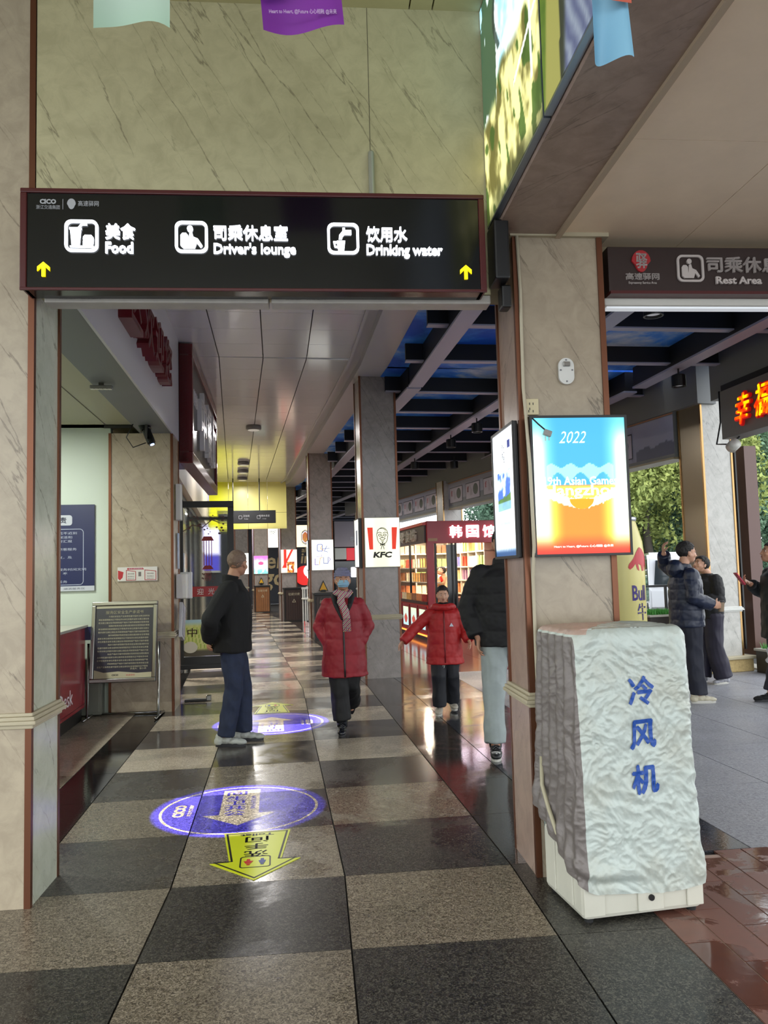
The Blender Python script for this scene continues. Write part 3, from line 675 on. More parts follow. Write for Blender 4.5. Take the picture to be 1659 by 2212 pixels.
lightbox(FB @ T(-.84, 28, rz=5.6), .42, .64, 1.49, 2.5, 0, 'slim white lightbox on the farthest arcade column', whitef, (4, 4), frame_m=PALE, fw_=.006)

# large backlit posters on the beam above
def farm(u, v):
    t = fbm(u * 5, v * 6, 11, 5); f2 = fbm(u * 10 + v * 2, v * 7, 21, 5)
    c = lerp3((.93, 1.0, .98), (.6, .85, .95), sm(.55, .3, t)); tree = (u < .30 + .12 * (f2 - .5)) & (f2 > .42)
    c = lerp3(c, (.14, .25, .14), tree * .9)
    c = lerp3(c, (.1, .16, .15), ((abs(u - .33 - .05 * np.sin(v * 14)) < .025) & (v > .62)) * .8)
    g = lerp3((.38, .36, .16), (.95, .93, .62), sm(.38, .62, f2)); g = lerp3(g, (.16, .30, .06), (vn(u * 18 + v * 6, v * 9, 4) > .68) * .8)
    c = lerp3(c, g, sm(.56, .48, v + .12 * (t - .5) + .06 * (u < .3))); c = lerp3(c, (.18, .2, .10), sm(.16, .05, v + .1 * f2) * .7)
    c = lerp3(c, (.95, .95, .9), (abs(v - .36 - .3 * (u - .7)) < .012) & (u > .6)); return lerp3(c, (.97, .97, .95), (abs(u - .88) < .012) & (v < .5) & (v > .2))
def cloth(u, v):
    f = fbm(u * 16 + v * 5, v * 12, 31, 5); u = u * 3; c = lerp3((.34, .52, .14), (.62, .74, .22), f)
    c = lerp3(c, (.85, .84, .45), sm(.22, .26, u + .22 * (1 - v)) * (f > .2)); c = lerp3(c, (.22, .26, .2), (u > .25 + .1 * v) & (u < .42 + .1 * v) & (v < .42)); s = sm(.40, .46, u + .2 * (.6 - v))
    k = abs((u * 9 + v * 7 + f) % 1 - .5) * 2; c = lerp3(c, lerp3((.42, .46, .66), (.78, .84, .93), k), s)
    return lerp3(c, (.80, .86, .93), sm(.80, .95, u + .3 * (.5 - v)))
art2 = artmat('soft_backlit_print', .95)
for nm, a, b, fn, e in (('first', -.17, -1.165, farm, artmat('bright_backlit_print', 1.15)), ('second', -1.18, -3.6, cloth, artmat('dim_backlit_print', .42))):
    q = thing('wall_poster', ('farm landscape backlit poster high up beside the marble wall' if nm == 'first' else 'green and lilac backlit poster on the beam, nearest the viewer'), 'poster', FN @ T(.826, a, 3.225, -90))
    L_ = a - b; bx('case', M('aluminium_edge', '#8e9aa8', .3, .8), q, 0, L_, -.03, 0, 0, 1.17); art('backlit_print', e, q, .005, L_ - .005, .01, 1.165, 110 if nm == 'first' else 160, 130, fn, y=-.0315)

# hanging paper flags under the canopy
def flag(s, t, z, w, h, rz, fn, label, rx=0, ry=0, bow=.03):
    q = thing('paper_flag', label, 'flag', FN @ T(s, t, z, rz, rx, ry)); n = 14
    bm = BM(); vs = [[bm.verts.new((w * (i / n - .5), .03 * math.sin(i / n * 5) * (1 - j / 6), h * (j / 6) + (bow * (1 - (2 * i / n - 1) ** 2)) * (1 - j / 6))) for i in range(n + 1)] for j in range(7)]
    for j in range(6):
        for i in range(n): bm.faces.new((vs[j][i], vs[j][i + 1], vs[j + 1][i + 1], vs[j + 1][i]))
    obj('sheet', bm, fn, q, smooth=True)
    bm = BM(); tube(bm, [(-w / 2, 0, h), (w / 2, 0, h)], .004); tube(bm, [(-w * .4, 0, h), (-w * .4, 0, 4.4 - z)], .0015); tube(bm, [(w * .4, 0, h), (w * .4, 0, 4.4 - z)], .0015); obj('string', bm, PALE, q); return q
n_ = NT('mint_paper'); v_ = n_.tc('Object'); sp_ = n_.n('ShaderNodeSeparateXYZ'); n_.l(v_, sp_.inputs[0]); n_.set(col=n_.ramp(sp_.outputs[2], [(0, lin('#b5d6bd')), (.3, lin('#dcece0'))]), rough=.6)
flag(-.745, -1.2, 3.50, .275, .42, 3, n_.m, 'pale mint paper flag hanging at the top left', bow=.04)
VIO = M('violet_paper', '#8a35a6', .5)
q = flag(-.118, -1.2, 3.525, .30, .42, 3, VIO, 'purple paper flag with white lettering hanging at the top', ry=-4, bow=.0)
text('Heart to Heart, @Future 心心相融 @未来', M('pale_violet_ink', '#d9b8e2', .5), q, .0, .045, w=.25, h=.022, y=-.036, ext=.001, bold=.01)
bm = BM(); flat(bm, [(-.148, .10), (-.06, .13), (-.09, .3), (-.148, .3)], -.034); obj('blue_corner', bm, M('blue_ink2', '#3b7fd0', .5), q)
q = flag(.605, -2.3, 2.678, .085, .28, 8, M('sky_blue_paper', '#7fb2cc', .5), 'light blue paper flag with a red top hanging before the marble beam', bow=.01)
bm = BM(); flat(bm, [(-.01, .13), (.041, .13), (.041, .27), (-.01, .27)], -.032); obj('red_patch', bm, M('red_patch_ink', '#c2604c', .5), q)

# things fixed to the thick column
o = thing('wall_fixture', 'white oval fire alarm base high on the thick column', 'fixture', FN @ T(1.174, -.165, 2.42))
bm = BM(); prism(bm, rpts(.08, .135, .039, 0, .065, 8), -.014, 0); obj('plate', bm, WHITE, o); bx('bracket', STEEL, o, -.018, .018, -.024, -.013, .088, .112, bev=.003)
for a, b in ((-.03, .07), (.03, .07), (0, .012), (0, .122)): bx('screw', GREY, o, a - .004, a + .004, -.017, -.013, b - .004, b + .004)
o = thing('power_socket', 'cream wall socket just above the cyan lightbox', 'socket', FN @ T(.985, -.165, 2.262))
bx('plate', M('cream_plastic', '#c9bd98', .4), o, -.038, .038, -.012, 0, 0, .082, bev=.003)
bm = BM()
for a, b, r in ((-.009, .056, 30), (.009, .056, -30), (-.009, .03, 0), (-.014, .018, 40), (.008, .018, -40)): box(bm, a - .002, a + .002, -.0135, -.011, b - .006, b + .006)
obj('slots', bm, BLACK, o)
cb = BM(); pts = [(.945, -.175, 3.19), (.952, -.176, 2.9), (.947, -.178, 2.4), (.945, -.215, 2.25), (.945, -.25, 2.0), (.950, -.25, 1.6), (.955, -.19, 1.45), (.957, -.18, 1.1), (.962, -.185, .5)]
tube(cb, pts, .009, 8); c = obj('wall_cable', cb, M('cream_cable', '#b7ae97', .5), None, FN, smooth=True); tag(c, 'cream cable running down the front edge of the thick column', 'cable')
cb = BM(); tube(cb, [(.915, -.12, 3.18), (.89, -.1, 3.12), (.885, -.1, 2.98), (.89, -.1, 2.9)], .005, 6); tag(obj('wall_cable', cb, M('yellow_cable', '#b08b2e', .5), None, FN), 'thin yellow cable beside the top of the thick column', 'cable')
# ================================================================ AIR COOLER UNDER ITS CRUMPLED COVER
ck = thing('air_cooler', 'tall air cooler under a crumpled silver grey cover with blue characters', 'air cooler', FN @ T(1.225, -.447, 0, 6.5))
bm = BM(); box(bm, -.275, .275, -.212, .20, .012, .30, .022); obj('tank', bm, M('white_cooler_plastic', '#c6c4b6', .35, var=.06, vs=5), ck, smooth=False)
PL = M('white_cooler_plastic')
for a, b in ((-.275, -.18), (-.03, .09), (.2, .277)): bx('tank_panel', PL, ck, a, b, -.222, -.212, .03, .17, bev=.004)
for y in (-.12, .06): bx('tank_rib', PL, ck, -.282, -.273, y, y + .05, .04, .3, bev=.004)
bm = BM(); cyl(bm, (.03, -.224, .085), .013, .01, 16, mx=Matrix.Rotation(R(90), 4, 'X')); obj('drain_plug', bm, BLACK, ck)
for x in (-.24, .24):
    for y in (-.18, .15): bm = BM(); cyl(bm, (x, y, .01), .02, .022, 14); obj('foot', bm, M('black_rubber', '#141414', .7), ck)
def crumple(p, s=0):
    """stiff folded fabric: creased cells plus long soft folds"""
    q = Vector((p.x * 1.0, p.y, p.z * .8 + p.x * .35)); w = Vector((noise.noise(q * 6), noise.noise(q * 6 + Vector((9, 3, 1))), noise.noise(q * 6 + Vector((2, 8, 5)))))
    d1 = noise.voronoi((q + w * .05) * 9)[0]; d2 = noise.voronoi((q + w * .04) * 20 + Vector((3, 3, 3)))[0]
    c = -.9 * (d1[1] - d1[0]) ; e = -.5 * (d2[1] - d2[0]) 
    f1 = abs(noise.noise(Vector((p.x * 7 + p.z * 9, p.y * 7, p.z * 4 - p.x * 6)) + w * 1.6)); f2 = abs(noise.noise(Vector((p.x * 22 - p.z * 12, p.y * 20, p.z * 22 + p.x * 12)) + w * 2.2)); f3 = abs(noise.noise(p * 46 + w * 3))
    return c * .007 + e * .005 + (.3 - f1) * .012 + (.28 - f2) * .0075 + (.25 - f3) * .003 + noise.noise(Vector((p.x * 3, p.y * 3, p.z * 1.2))) * .012
def cover():
    nu, nv, nt = 560, 290, 36; H_ = 1.222; A_, B_, r_ = .29, .23, .055
    P = []; per = 4 * (A_ + B_ - 2 * r_) + 2 * math.pi * r_        # points spread evenly round a rounded rectangle
    segs = [((A_, -B_ + r_), (0, 1), 2 * (B_ - r_)), ((A_ - r_, B_ - r_), 0, r_ * math.pi / 2), ((A_ - r_, B_), (-1, 0), 2 * (A_ - r_)), ((-A_ + r_, B_ - r_), 90, r_ * math.pi / 2),
            ((-A_, B_ - r_), (0, -1), 2 * (B_ - r_)), ((-A_ + r_, -B_ + r_), 180, r_ * math.pi / 2), ((-A_ + r_, -B_), (1, 0), 2 * (A_ - r_)), ((A_ - r_, -B_ + r_), 270, r_ * math.pi / 2)]
    for i in range(nu):
        d = per * i / nu
        for o, q, ln in segs:
            if d < ln or q == 270: break
            d -= ln
        if isinstance(q, tuple): P.append((o[0] + q[0] * d, o[1] + q[1] * d, q[1], -q[0]))
        else: a = R(q) + d / r_; P.append((o[0] + r_ * math.cos(a), o[1] + r_ * math.sin(a), math.cos(a), math.sin(a)))
    vs = []; fs = []
    for j in range(nv + nt + 1):
        for i in range(nu):
            px, py, nx, ny = P[i]; sx, sy = px / A_, py / B_
            if j <= nv:
                k = j / nv; front = max(0, -ny); left = max(0, -nx)
                z0 = .118 - .012 * front * math.sin(2.5 * sx + 1) + .26 * (sx < -.8) * max(0, sy * .5 + .5) ** .9 + .03 * sm(-.7, -1, sx)
                z = z0 + (H_ - z0) * k; top = max(0, (k - .94) / .06); e = (1 - top ** 2.6)
                fx = (.306 - .032 * k + .010 * math.exp(-((k - .05) / .06) ** 2) - .030 * (1 - math.sqrt(max(0, 1 - top ** 2)))) / A_; fy = (.240 - .024 * k - .030 * (1 - math.sqrt(max(0, 1 - top ** 2)))) / B_
                p = Vector((px * fx, py * fy, z)); n = Vector((nx, ny, .8 * top)).normalized(); damp = .4 + .6 * min(1, (1 - k) * 9)
                d = crumple(p) * damp
                if nx < -.8: d = d * .7 + .009 * math.sin(p.y * 75 + 2 * noise.noise(p * 4)) * (1 - top)
                d += .016 * math.exp(-((z - z0 - .10 - .03 * sx) / .030) ** 2) * front * sm(.3, -.6, sx) - .010 * math.exp(-((z - z0 - .045) / .02) ** 2) * front * sm(.3, -.6, sx)
                p += n * d; p.z += .25 * crumple(p + Vector((5, 5, 5)))
            else:
                q = 1 - (j - nv) / nt; p = Vector((px / A_ * .244 * q, py / B_ * .192 * q, H_ + .004 * (1 - q))); p.z += crumple(Vector((p.x * 1.2, p.y * 1.2, 2))) * .8 * min(1, (1 - q) * 6)
            vs.append(p)
    for j in range(nv + nt):
        for i in range(nu):
            b = (i + 1) % nu; fs.append((j * nu + i, j * nu + b, (j + 1) * nu + b, (j + 1) * nu + i))
    me = bpy.data.meshes.new('fabric_cover'); me.from_pydata(vs, [], fs); me.shade_smooth()
    n = NT('silver_cover_fabric'); v = n.tc('Object')
    st = n.ramp(n.noise(v, 3.5, 5, .65), [(.45, 0.0), (.72, .55)])
    c = n.mix(st, lin('#b6c0ba'), lin('#a39e8a')); sp = n.n('ShaderNodeSeparateXYZ'); n.l(v, sp.inputs[0])
    c = n.mix(n.ramp(sp.outputs[0], [(-.0, 1.0), (.001, 0.0)]) if False else 0.0, c, c)
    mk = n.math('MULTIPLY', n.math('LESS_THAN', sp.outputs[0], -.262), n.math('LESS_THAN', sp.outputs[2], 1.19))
    c = n.mix(mk, c, lin('#716a66'))                 # left side darkened, its shading put into the colour
    ft = n.math('MULTIPLY', n.math('GREATER_THAN', sp.outputs[2], 1.2), n.math('LESS_THAN', n.math('ADD', sp.outputs[0], n.math('MULTIPLY', sp.outputs[1], -.9)), -.02))
    c = n.mix(n.math('MULTIPLY', ft, .6), c, lin('#b5806c'))
    n.set(col=c, rough=.40, spec=.5, metal=.15); n.bump(n.noise(v, 30, 6, .7, 1.5), .35, .006)
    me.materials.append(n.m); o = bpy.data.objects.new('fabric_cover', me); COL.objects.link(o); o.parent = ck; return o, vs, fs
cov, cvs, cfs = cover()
cov['label'] = 'crumpled silver cloth cover'
from mathutils.bvhtree import BVHTree
def project_text(chars, tree, m, parent, cx, z, s, name, yfar=-1.0, off=.0045, cut=.007, bold=.06, slope=.05):
    bm = BM(); text_bm(bm, chars, 0, 0, s, s, 0, bold=bold, res=4)
    bmesh.ops.triangulate(bm, faces=bm.faces)
    k = -s * .6
    while k < s * .6:
        for ax in ((1, 0, 0), (0, 0, 1)):
            bmesh.ops.bisect_plane(bm, geom=bm.verts[:] + bm.edges[:] + bm.faces[:], plane_co=Vector(ax) * k, plane_no=ax)
        k += cut
    for v in bm.verts:
        x, zz = v.co.x, v.co.z; p = Vector((cx + x + slope * zz * 0, yfar, z + zz + slope * x))
        h = tree.ray_cast(p, Vector((0, 1, 0)))[0]; v.co = Vector((p.x, h.y - off, p.z)) if h else p + Vector((0, .7, 0))
    return obj(name, bm, m, parent)
tr = BVHTree.FromPolygons(cvs, cfs)
BLUEI = M('blue_stencil_paint', '#1c4a9c', .5)
for ch, z in (('冷', .952), ('风', .767), ('机', .578)): project_text(ch, tr, BLUEI, ck, .028, z, .125, 'painted_character')
hs = BM(); tube(hs, [(-.30, .12, .62), (-.315, .09, .5), (-.318, .02, .42), (-.312, -.05, .33), (-.298, -.10, .285), (-.288, -.13, .27)], .010, 8); obj('drain_hose', hs, M('cream_hose', '#a9a288', .5), ck, smooth=True)

# floor sticker and projected signs
def sticker(mx, label, w=.5):
    o = thing('floor_sticker', label, 'sticker', mx); y = lambda p: p
    A = [(-.19, -.37), (.19, -.37), (.135, .10), (.235, .10), (.0, .36), (-.235, .10), (-.135, .10)]
    bm = BM(); prism(bm, A, .0005, .003, 'z'); obj('yellow_vinyl', bm, M('yellow_vinyl', '#cdd41c', .35), o)
    K = M('black_vinyl', '#10100c', .4); m90 = Matrix.Rotation(R(-90), 4, 'X')
    bm = BM(); c = Vector((0, 0)); B_ = [(a * .9, b * .94 - .004) for a, b in A]; stroke(bm, B_, .011, -.0032, 0, closed=True); q = obj('black_outline', bm, K, o, mx=Matrix.Rotation(R(-90), 4, 'X')); 
    for s, z, wd, h in (('Toilet', -.315, .19, .038), ('间', -.235, .13, .095), ('手', -.12, .13, .095), ('洗', -.005, .13, .095)):
        text(s, K, o, 0, z, w=wd, h=h, y=-.0035, bold=.03, mx=m90)
    bm = BM(); ring(bm, 0, .115, .16, .02, .007, -.004, -.003); obj('pictogram_frame', bm, K, o, mx=m90 @ T(0, 0, .0) )
    for x, mm, sk in ((-.036, M('blue_vinyl', '#1e3a8a', .4), 0), (.036, M('red_vinyl', '#c02a22', .4), 1)):
        bm = BM(); flat(bm, [(x + .01 * math.cos(a), .152 + .01 * math.sin(a)) for a in (k * math.pi / 5 for k in range(10))], -.004)
        flat(bm, [(x - .012, .14), (x + .012, .14), (x + (.026 if sk else .02), .10), (x + .01, .10), (x + .008, .072), (x - .008, .072), (x - .01, .10), (x - (.026 if sk else .02), .10)], -.004); obj('figure_pictogram', bm, mm, o, mx=m90)
    return o
# art is drawn in x,z and laid flat: -90 about X puts z along -y?  (x, y', z') -> (x, z', -y')
sticker(FA @ T(-.445, .395, 0, 180, 0) , 'yellow Toilet arrow sticker on the floor pointing at the viewer')
sticker(FA @ T(-.385, 5.05, 0, 0), 'faded yellow arrow sticker on the floor farther down the hall')

# projectors throwing blue arrows on the floor: real spot lamps with a printed slide
def raster(s, w, h, n=256, bold=.03):
    co, fs, _ = glyphs(s, bold, 3); im = np.zeros((int(n * h / w), n)); H_, W_ = im.shape
    P = co * [W_ - 1, H_ - 1]
    for f in fs:
        q = P[list(f)]; x0, y0 = np.floor(q.min(0)).astype(int); x1, y1 = np.ceil(q.max(0)).astype(int)
        yy, xx = np.mgrid[y0:y1 + 1, x0:x1 + 1]; ins = np.zeros(xx.shape, bool); k = len(q)
        for i in range(k):
            a, b = q[i], q[i - 1]; c = ((a[1] > yy) != (b[1] > yy)); 
            with np.errstate(divide='ignore', invalid='ignore'): ins ^= c & (xx < (b[0] - a[0]) * (yy - a[1]) / (b[1] - a[1]) + a[0])
        sub = im[y0:y1 + 1, x0:x1 + 1]; sub[ins[:sub.shape[0], :sub.shape[1]]] = 1
    return im
def stamp(X, Y, im, cx, cy, w, h, rot=0):
    """value of the raster at slide points"""
    a = R(rot); x = (X - cx) * math.cos(a) + (Y - cy) * math.sin(a); y = -(X - cx) * math.sin(a) + (Y - cy) * math.cos(a)
    u, v = x / w + .5, y / h + .5; ok = (u > 0) & (u < 1) & (v > 0) & (v < 1)
    return np.where(ok, im[np.clip((v * im.shape[0]).astype(int), 0, im.shape[0] - 1), np.clip((u * im.shape[1]).astype(int), 0, im.shape[1] - 1)], 0)
def projector(name, label, f, loc, cen, rx, ry, power, turn=0, body=True):
    P = f @ Vector(loc); C = f @ Vector(cen); d = (C - P).normalized()
    o = thing('gobo_projector', label, 'projector', Matrix.Translation(P))
    z = -d; x = Vector((0, 0, 1)).cross(z).normalized(); y = z.cross(x); rot = Matrix((x, y, z)).transposed().to_4x4()
    if body:
        bm = BM(); cyl(bm, (0, 0, .10), .045, .2, 20); cyl(bm, (0, 0, .21), .06, .10, 20); cyl(bm, (0, 0, -.005), .035, .03, 20); obj('lamp_body', bm, BLKG, o, mx=rot)
        bm = BM(); cyl(bm, (0, 0, -.022), .022, .004, 20); obj('lens', bm, M('blue_lens_glow', '#9db4ff', .2, es=6), o, mx=rot)
        bm = BM(); box(bm, -.012, .012, -.075, -.06, .0, .22); box(bm, -.012, .012, .06, .075, .0, .22); box(bm, -.02, .02, -.075, .075, .2, .22); obj('bracket', bm, BLACK, o, mx=T(0, 0, -.05) @ Matrix.Translation(rot @ Vector((0, 0, .10))) )
    N_ = 700; tr_ = .34; g = np.linspace(-tr_, tr_, N_); U, V = np.meshgrid(g, g)
    D = U[..., None] * np.array(x) + V[..., None] * np.array(y) + np.array(d); k = -P.z / D[..., 2]
    G_ = np.array(P) + D * k[..., None]; m = (f @ T(*cen)).inverted(); 
    X = m[0][0] * G_[..., 0] + m[0][1] * G_[..., 1] + m[0][3]; Y = m[1][0] * G_[..., 0] + m[1][1] * G_[..., 1] + m[1][3]
    a = R(turn); X, Y = X * math.cos(a) + Y * math.sin(a), -X * math.sin(a) + Y * math.cos(a)
    e = np.sqrt((X / rx) ** 2 + (Y / ry) ** 2); blue = sm(1.0, .93, e); ringm = (e > .855) & (e < .885)
    # arrow head towards -Y
    sh = (abs(X - .0) < .125) & (Y > -.12) & (Y < .44); hd = (Y <= -.12) & (Y > -.35) & (abs(X) < (Y + .35) / .23 * .23)
    arrow = sh | hd
    tx = np.zeros_like(X)
    for i, ch in enumerate('公共卫生间'): tx = np.maximum(tx, stamp(X, Y, raster(ch, 1, 1, 80, .02), -.03, -.10 + .115 * i, .14, .10, 0))
    tx = np.maximum(tx, stamp(X, Y, raster('WASHROOM', 5, 1, 200, .02), .085, .12, .3, .035, 90))
    arrow = arrow & (tx < .5)
    lg = np.maximum(stamp(X, Y, raster('CICO', 2.6, 1, 200, .06), -.385, .02, .26, .075, 90), stamp(X, Y, raster('浙江交通集团', 6, 1, 240, .04), -.315, .02, .24, .03, 90))
    wht = (ringm | arrow | (lg > .5)).astype(float)
    img = np.zeros((N_, N_, 4), np.float32); B_ = np.array([.055, .04, 1.0]); W_ = np.array([1.0, .92, .78])
    img[..., :3] = blue[..., None] * ((1 - wht)[..., None] * B_ + wht[..., None] * W_); img[..., 3] = 1
    im = bpy.data.images.new('projector_slide', N_, N_, float_buffer=True); im.colorspace_settings.name = 'Non-Color'; im.pixels.foreach_set(img.ravel()); im.pack()
    L = lamp('projector_lamp', 'SPOT', (0, 0, 0), power, size=.0, parent=o); L.matrix_local = rot @ Matrix.Translation((0, 0, -.05)); L.data.spot_size = R(48); L.data.spot_blend = 0
    L.data.use_nodes = True; nt = L.data.node_tree; em = nt.nodes['Emission']; tc = nt.nodes.new('ShaderNodeTexCoord'); sp = nt.nodes.new('ShaderNodeSeparateXYZ'); nt.links.new(tc.outputs['Normal'], sp.inputs[0])
    def mt(op, a, b=None, c=None):
        q = nt.nodes.new('ShaderNodeMath'); q.operation = op
        for i, v in enumerate((a, b, c)):
            if v is None: continue
            if hasattr(v, 'is_linked'): nt.links.new(v, q.inputs[i])
            else: q.inputs[i].default_value = v
        return q.outputs[0]
    az = mt('ABSOLUTE', sp.outputs[2]); cb = nt.nodes.new('ShaderNodeCombineXYZ')
    nt.links.new(mt('MULTIPLY_ADD', mt('DIVIDE', sp.outputs[0], az), SGX / (2 * tr_), .5), cb.inputs[0]); nt.links.new(mt('MULTIPLY_ADD', mt('DIVIDE', sp.outputs[1], az), SGY / (2 * tr_), .5), cb.inputs[1])
    it = nt.nodes.new('ShaderNodeTexImage'); it.image = im; it.extension = 'CLIP'; nt.links.new(cb.outputs[0], it.inputs[0]); nt.links.new(it.outputs[0], em.inputs['Color']); em.inputs['Strength'].default_value = 1
    return o
SGX, SGY = 1, 1
projector('a', 'black projector with a glowing blue lens hanging by the notice column', FA, (-1.62, 4.62, 2.93), (-.39, 4.11, 0), .60, .60, 3600, turn=180)
projector('b', 'black projector hidden just behind the left end of the black sign', FA, (-1.66, .42, 2.96), (-.57, 1.26, 0), .575, .575, 3400)
cb = BM(); tube(cb, [(-1.80, 4.55, 3.12), (-1.86, 4.5, 2.97), (-1.80, 4.55, 2.87), (-1.68, 4.62, 2.93)], .006, 6); tag(obj('lamp_cable', cb, BLACK, None, FA, smooth=True), 'black looping cable at the back of the projector', 'cable')
fl = thing('flood_light', 'small white flat flood light under the grey soffit on the left', 'light', FA @ T(-1.735, 2.72, 3.07, 0, 8))
bx('housing', M('grey_fixture', '#5d5e5c', .4), fl, -.09, .09, -.03, .03, .0, .03, bev=.008)
for i in range(5): bx('led_window', M('white_led_window', '#d9d8cc', .4), fl, -.085 + .034 * i, -.055 + .034 * i, -.032, .028, -.006, .001, bev=.003)
bx('bracket', BLACK, fl, -.02, .02, -.01, .01, .028, .052)

# ================================================================ RECEPTION DESK AND NOTICES ON THE LEFT
dk = thing('reception_desk', 'red reception desk with white Desk lettering behind the left column', 'desk', FA @ T(-2.35, 3.0, 0, 90))
RED = M('crimson_panel', '#8e1f2c', .25)                         # local x runs down the hall, -y faces the hall
bm = BM(); prism(bm, [(-1.2, .14), (1.84, .14), (1.84, .97), (.6, .97), (-1.2, 1.05)], 0, .05); obj('front_panel', bm, RED, dk)
bx('plinth', BLACK, dk, -1.2, 1.82, .03, .55, 0, .14); bx('side_panel', M('deep_red_panel', '#5c1820', .35), dk, 1.80, 1.84, .05, .6, .14, .97)
bm = BM(); prism(bm, [(-1.2, 1.052), (.6, .975), (1.88, .975), (1.88, 1.0), (.6, 1.0), (-1.2, 1.10)], -.02, .62); obj('worktop', bm, M('pale_stone_top', '#aaa89a', .3), dk)
bx('back_panel', M('deep_red_panel'), dk, -1.2, 1.8, .55, .6, .14, .97)
text('Reception Desk', M('white_vinyl_letter', '#e2dede', .4), dk, .50, .30, w=1.62, h=.20, y=-.002, ext=.002, bold=.0)
bx('edge_line', M('dark_red_line', '#5c101a', .3), dk, -1.2, 1.84, -.001, .0, .30 - .13, .18)
dp = thing('duty_poster', 'dark blue staff duties poster on the mint wall', 'poster', FA @ T(-2.95, 5.19, 1.36))
bx('board', M('deep_blue_board', '#1e2550', .3), dp, -.62, .62, -.015, 0, 0, .965); WI = M('white_print', '#aeb3c6', .5)
bm = BM(); prism(bm, rpts(.72, .115, .03, .02, .79), -.017, -.015); obj('title_plate', bm, M('pale_title_plate', '#b9bcc4', .4), dp)
text('服务员岗位职责', NAVY, dp, .02, .79, w=.6, h=.07, y=-.018, bold=.03)
bm = BM(); stroke(bm, rpts(1.0, .62, .04, .0, .38), .006, -.016, 0, closed=True); obj('outline', bm, WI, dp)
bx('footer', M('pale_title_plate'), dp, -.62, .62, -.0165, -.0149, 0, .055); text('举报电话：17717201112      湖滨服务区', NAVY, dp, .12, .027, w=.8, h=.022, y=-.017)
for i, s in enumerate(('一、服从管理，按时到岗交接班不迟到', '二、负责服务区综合服务岗的保洁和', '服务区环境卫生清扫工作，及时汇报', '落实好服务区安全保卫。', '三、负责旅客咨询工作，掌握旅客服务', '需求信息。', '四、做好综合服务台物品的收发，及', '客源登记等工作记录。', '五、完成领导交办的工作。', '六、值班室内不得大声喧哗，服务时间文明', '六、爱岗敬业，遵守职业道德，不', '忘初心使命，敬业。', '七、完成上级交办的其他工作任务')):
    bm = BM(); text_bm(bm, s, 0, 0, .050 * len(s), .03, y=-.017, res=1); L_ = .050 * len(s); obj('text_line', bm, WI, dp, mx=T(.44 - .86 + L_ / 2 , 0, .645 - .045 * i))
sp = thing('wall_notice', 'small red and white rescue notice on the notice column', 'notice', FA @ T(-1.85, 5.098, 1.455))
bx('sheet', M('white_sheet', '#c9c5bd', .4), sp, -.215, .215, -.008, 0, 0, .155)
RP = M('red_print', '#a8242a', .4)
bm = BM(); flat(bm, [(-.21, .12), (-.15, .10), (-.16, .04), (-.19, .01), (-.21, .03)], -.0085); obj('red_shape', bm, RP, sp)
bm = BM(); flat(bm, [(-.11, .125), (.07, .125), (.06, .145), (-.11, .145)], -.0085); obj('red_bar', bm, RP, sp)
for a, b in ((-.12, -.02), (.08, .2)):
    bm = BM(); stroke(bm, [(a, .01), (b, .01), (b, .105), (a, .12), (a, .01)], .006, -.0085); obj('red_outline', bm, RP, sp)
    bm = BM(); text_bm(bm, '服务救援', (a + b) / 2, .08, .07, .016, y=-.009); text_bm(bm, '电话登记', (a + b) / 2, .05, .07, .016, y=-.009); text_bm(bm, '联系方式', (a + b) / 2, .025, .07, .014, y=-.009); obj('grey_lettering', bm, M('grey_print', '#6b6460', .5), sp, kind='stuff')
text('高速公路救援服务', M('white_print'), sp, -.02, .135, w=.15, h=.014, y=-.009)
bx('photo', M('grey_print'), sp, .01, .04, -.009, -.008, .05, .10)
# framed notice on a steel stand
st = thing('notice_stand', 'steel floor stand with a dark safety notice leaning by the column', 'sign stand', FA @ T(-1.955, 4.78, 0, -3))
tl_ = T(0, 0, .385, 0, -9); bw, bh = .345, .86
bx('board', M('notice_board_backing', '#2b2a2c', .4), st, -bw, bw, 0, .03, 0, bh, mx=tl_)
fr = BM()
for a in ((-bw, bw, 0, .04), (-bw, bw, bh - .04, bh), (-bw, -bw + .04, .04, bh - .04), (bw - .04, bw, .04, bh - .04)): box(fr, a[0], a[1], -.025, .01, a[2], a[3], .006)
obj('frame', fr, STEEL, st, mx=tl_)
bx('poster', M('dark_notice_print', '#2b2b36', .25), st, -bw + .04, bw - .04, -.006, .0, .04, bh - .04, mx=tl_)
CR = M('cream_notice_print', '#a9a386', .4); YY = -.008
bm = BM(); prism(bm, [(-.3, .045), (.3, .045), (.3, .10), (.15, .095), (-.05, .115), (-.2, .105), (-.3, .135)], -.0075, -.006); obj('cream_band', bm, CR, st, mx=tl_); bx('cream_band', CR, st, -.3, .3, -.0075, -.006, .79, .815, mx=tl_)
text('服务区安全生产承诺书', CR, st, 0, .745, w=.40, h=.036, y=YY, bold=.02, mx=tl_); text('CICO', M('black_ink'), st, -.08, .078, w=.07, h=.02, y=YY, bold=.05, mx=tl_); text('高速驿网', M('red_print'), st, .08, .075, w=.09, h=.018, y=YY, mx=tl_)
body = '为落实安全生产主体责任遵守国家法律法规和标准保障服务区平稳有序本单位郑重承诺依法建立健全各项规章制度严格执行操作规程做好隐患排查治理加强消防安全管理组织教育培训提高员工防范意识确保通道畅通设施完好'
rd = random.Random(3)
for i in range(17):
    L_ = 26 if i % 3 else 21; j = (i * 19) % 60; s = (body + body)[j:j + L_]; w = .0205 * L_
    x = (.26 - w / 2) if i % 3 == 0 and i else (-.26 + w / 2)
    text(s, CR, st, min(x, .0 + .26 - w / 2) if i % 3 else .265 - w / 2, .70 - .0335 * i, w=w, h=.019, y=YY, res=1, name='text_line', mx=tl_)
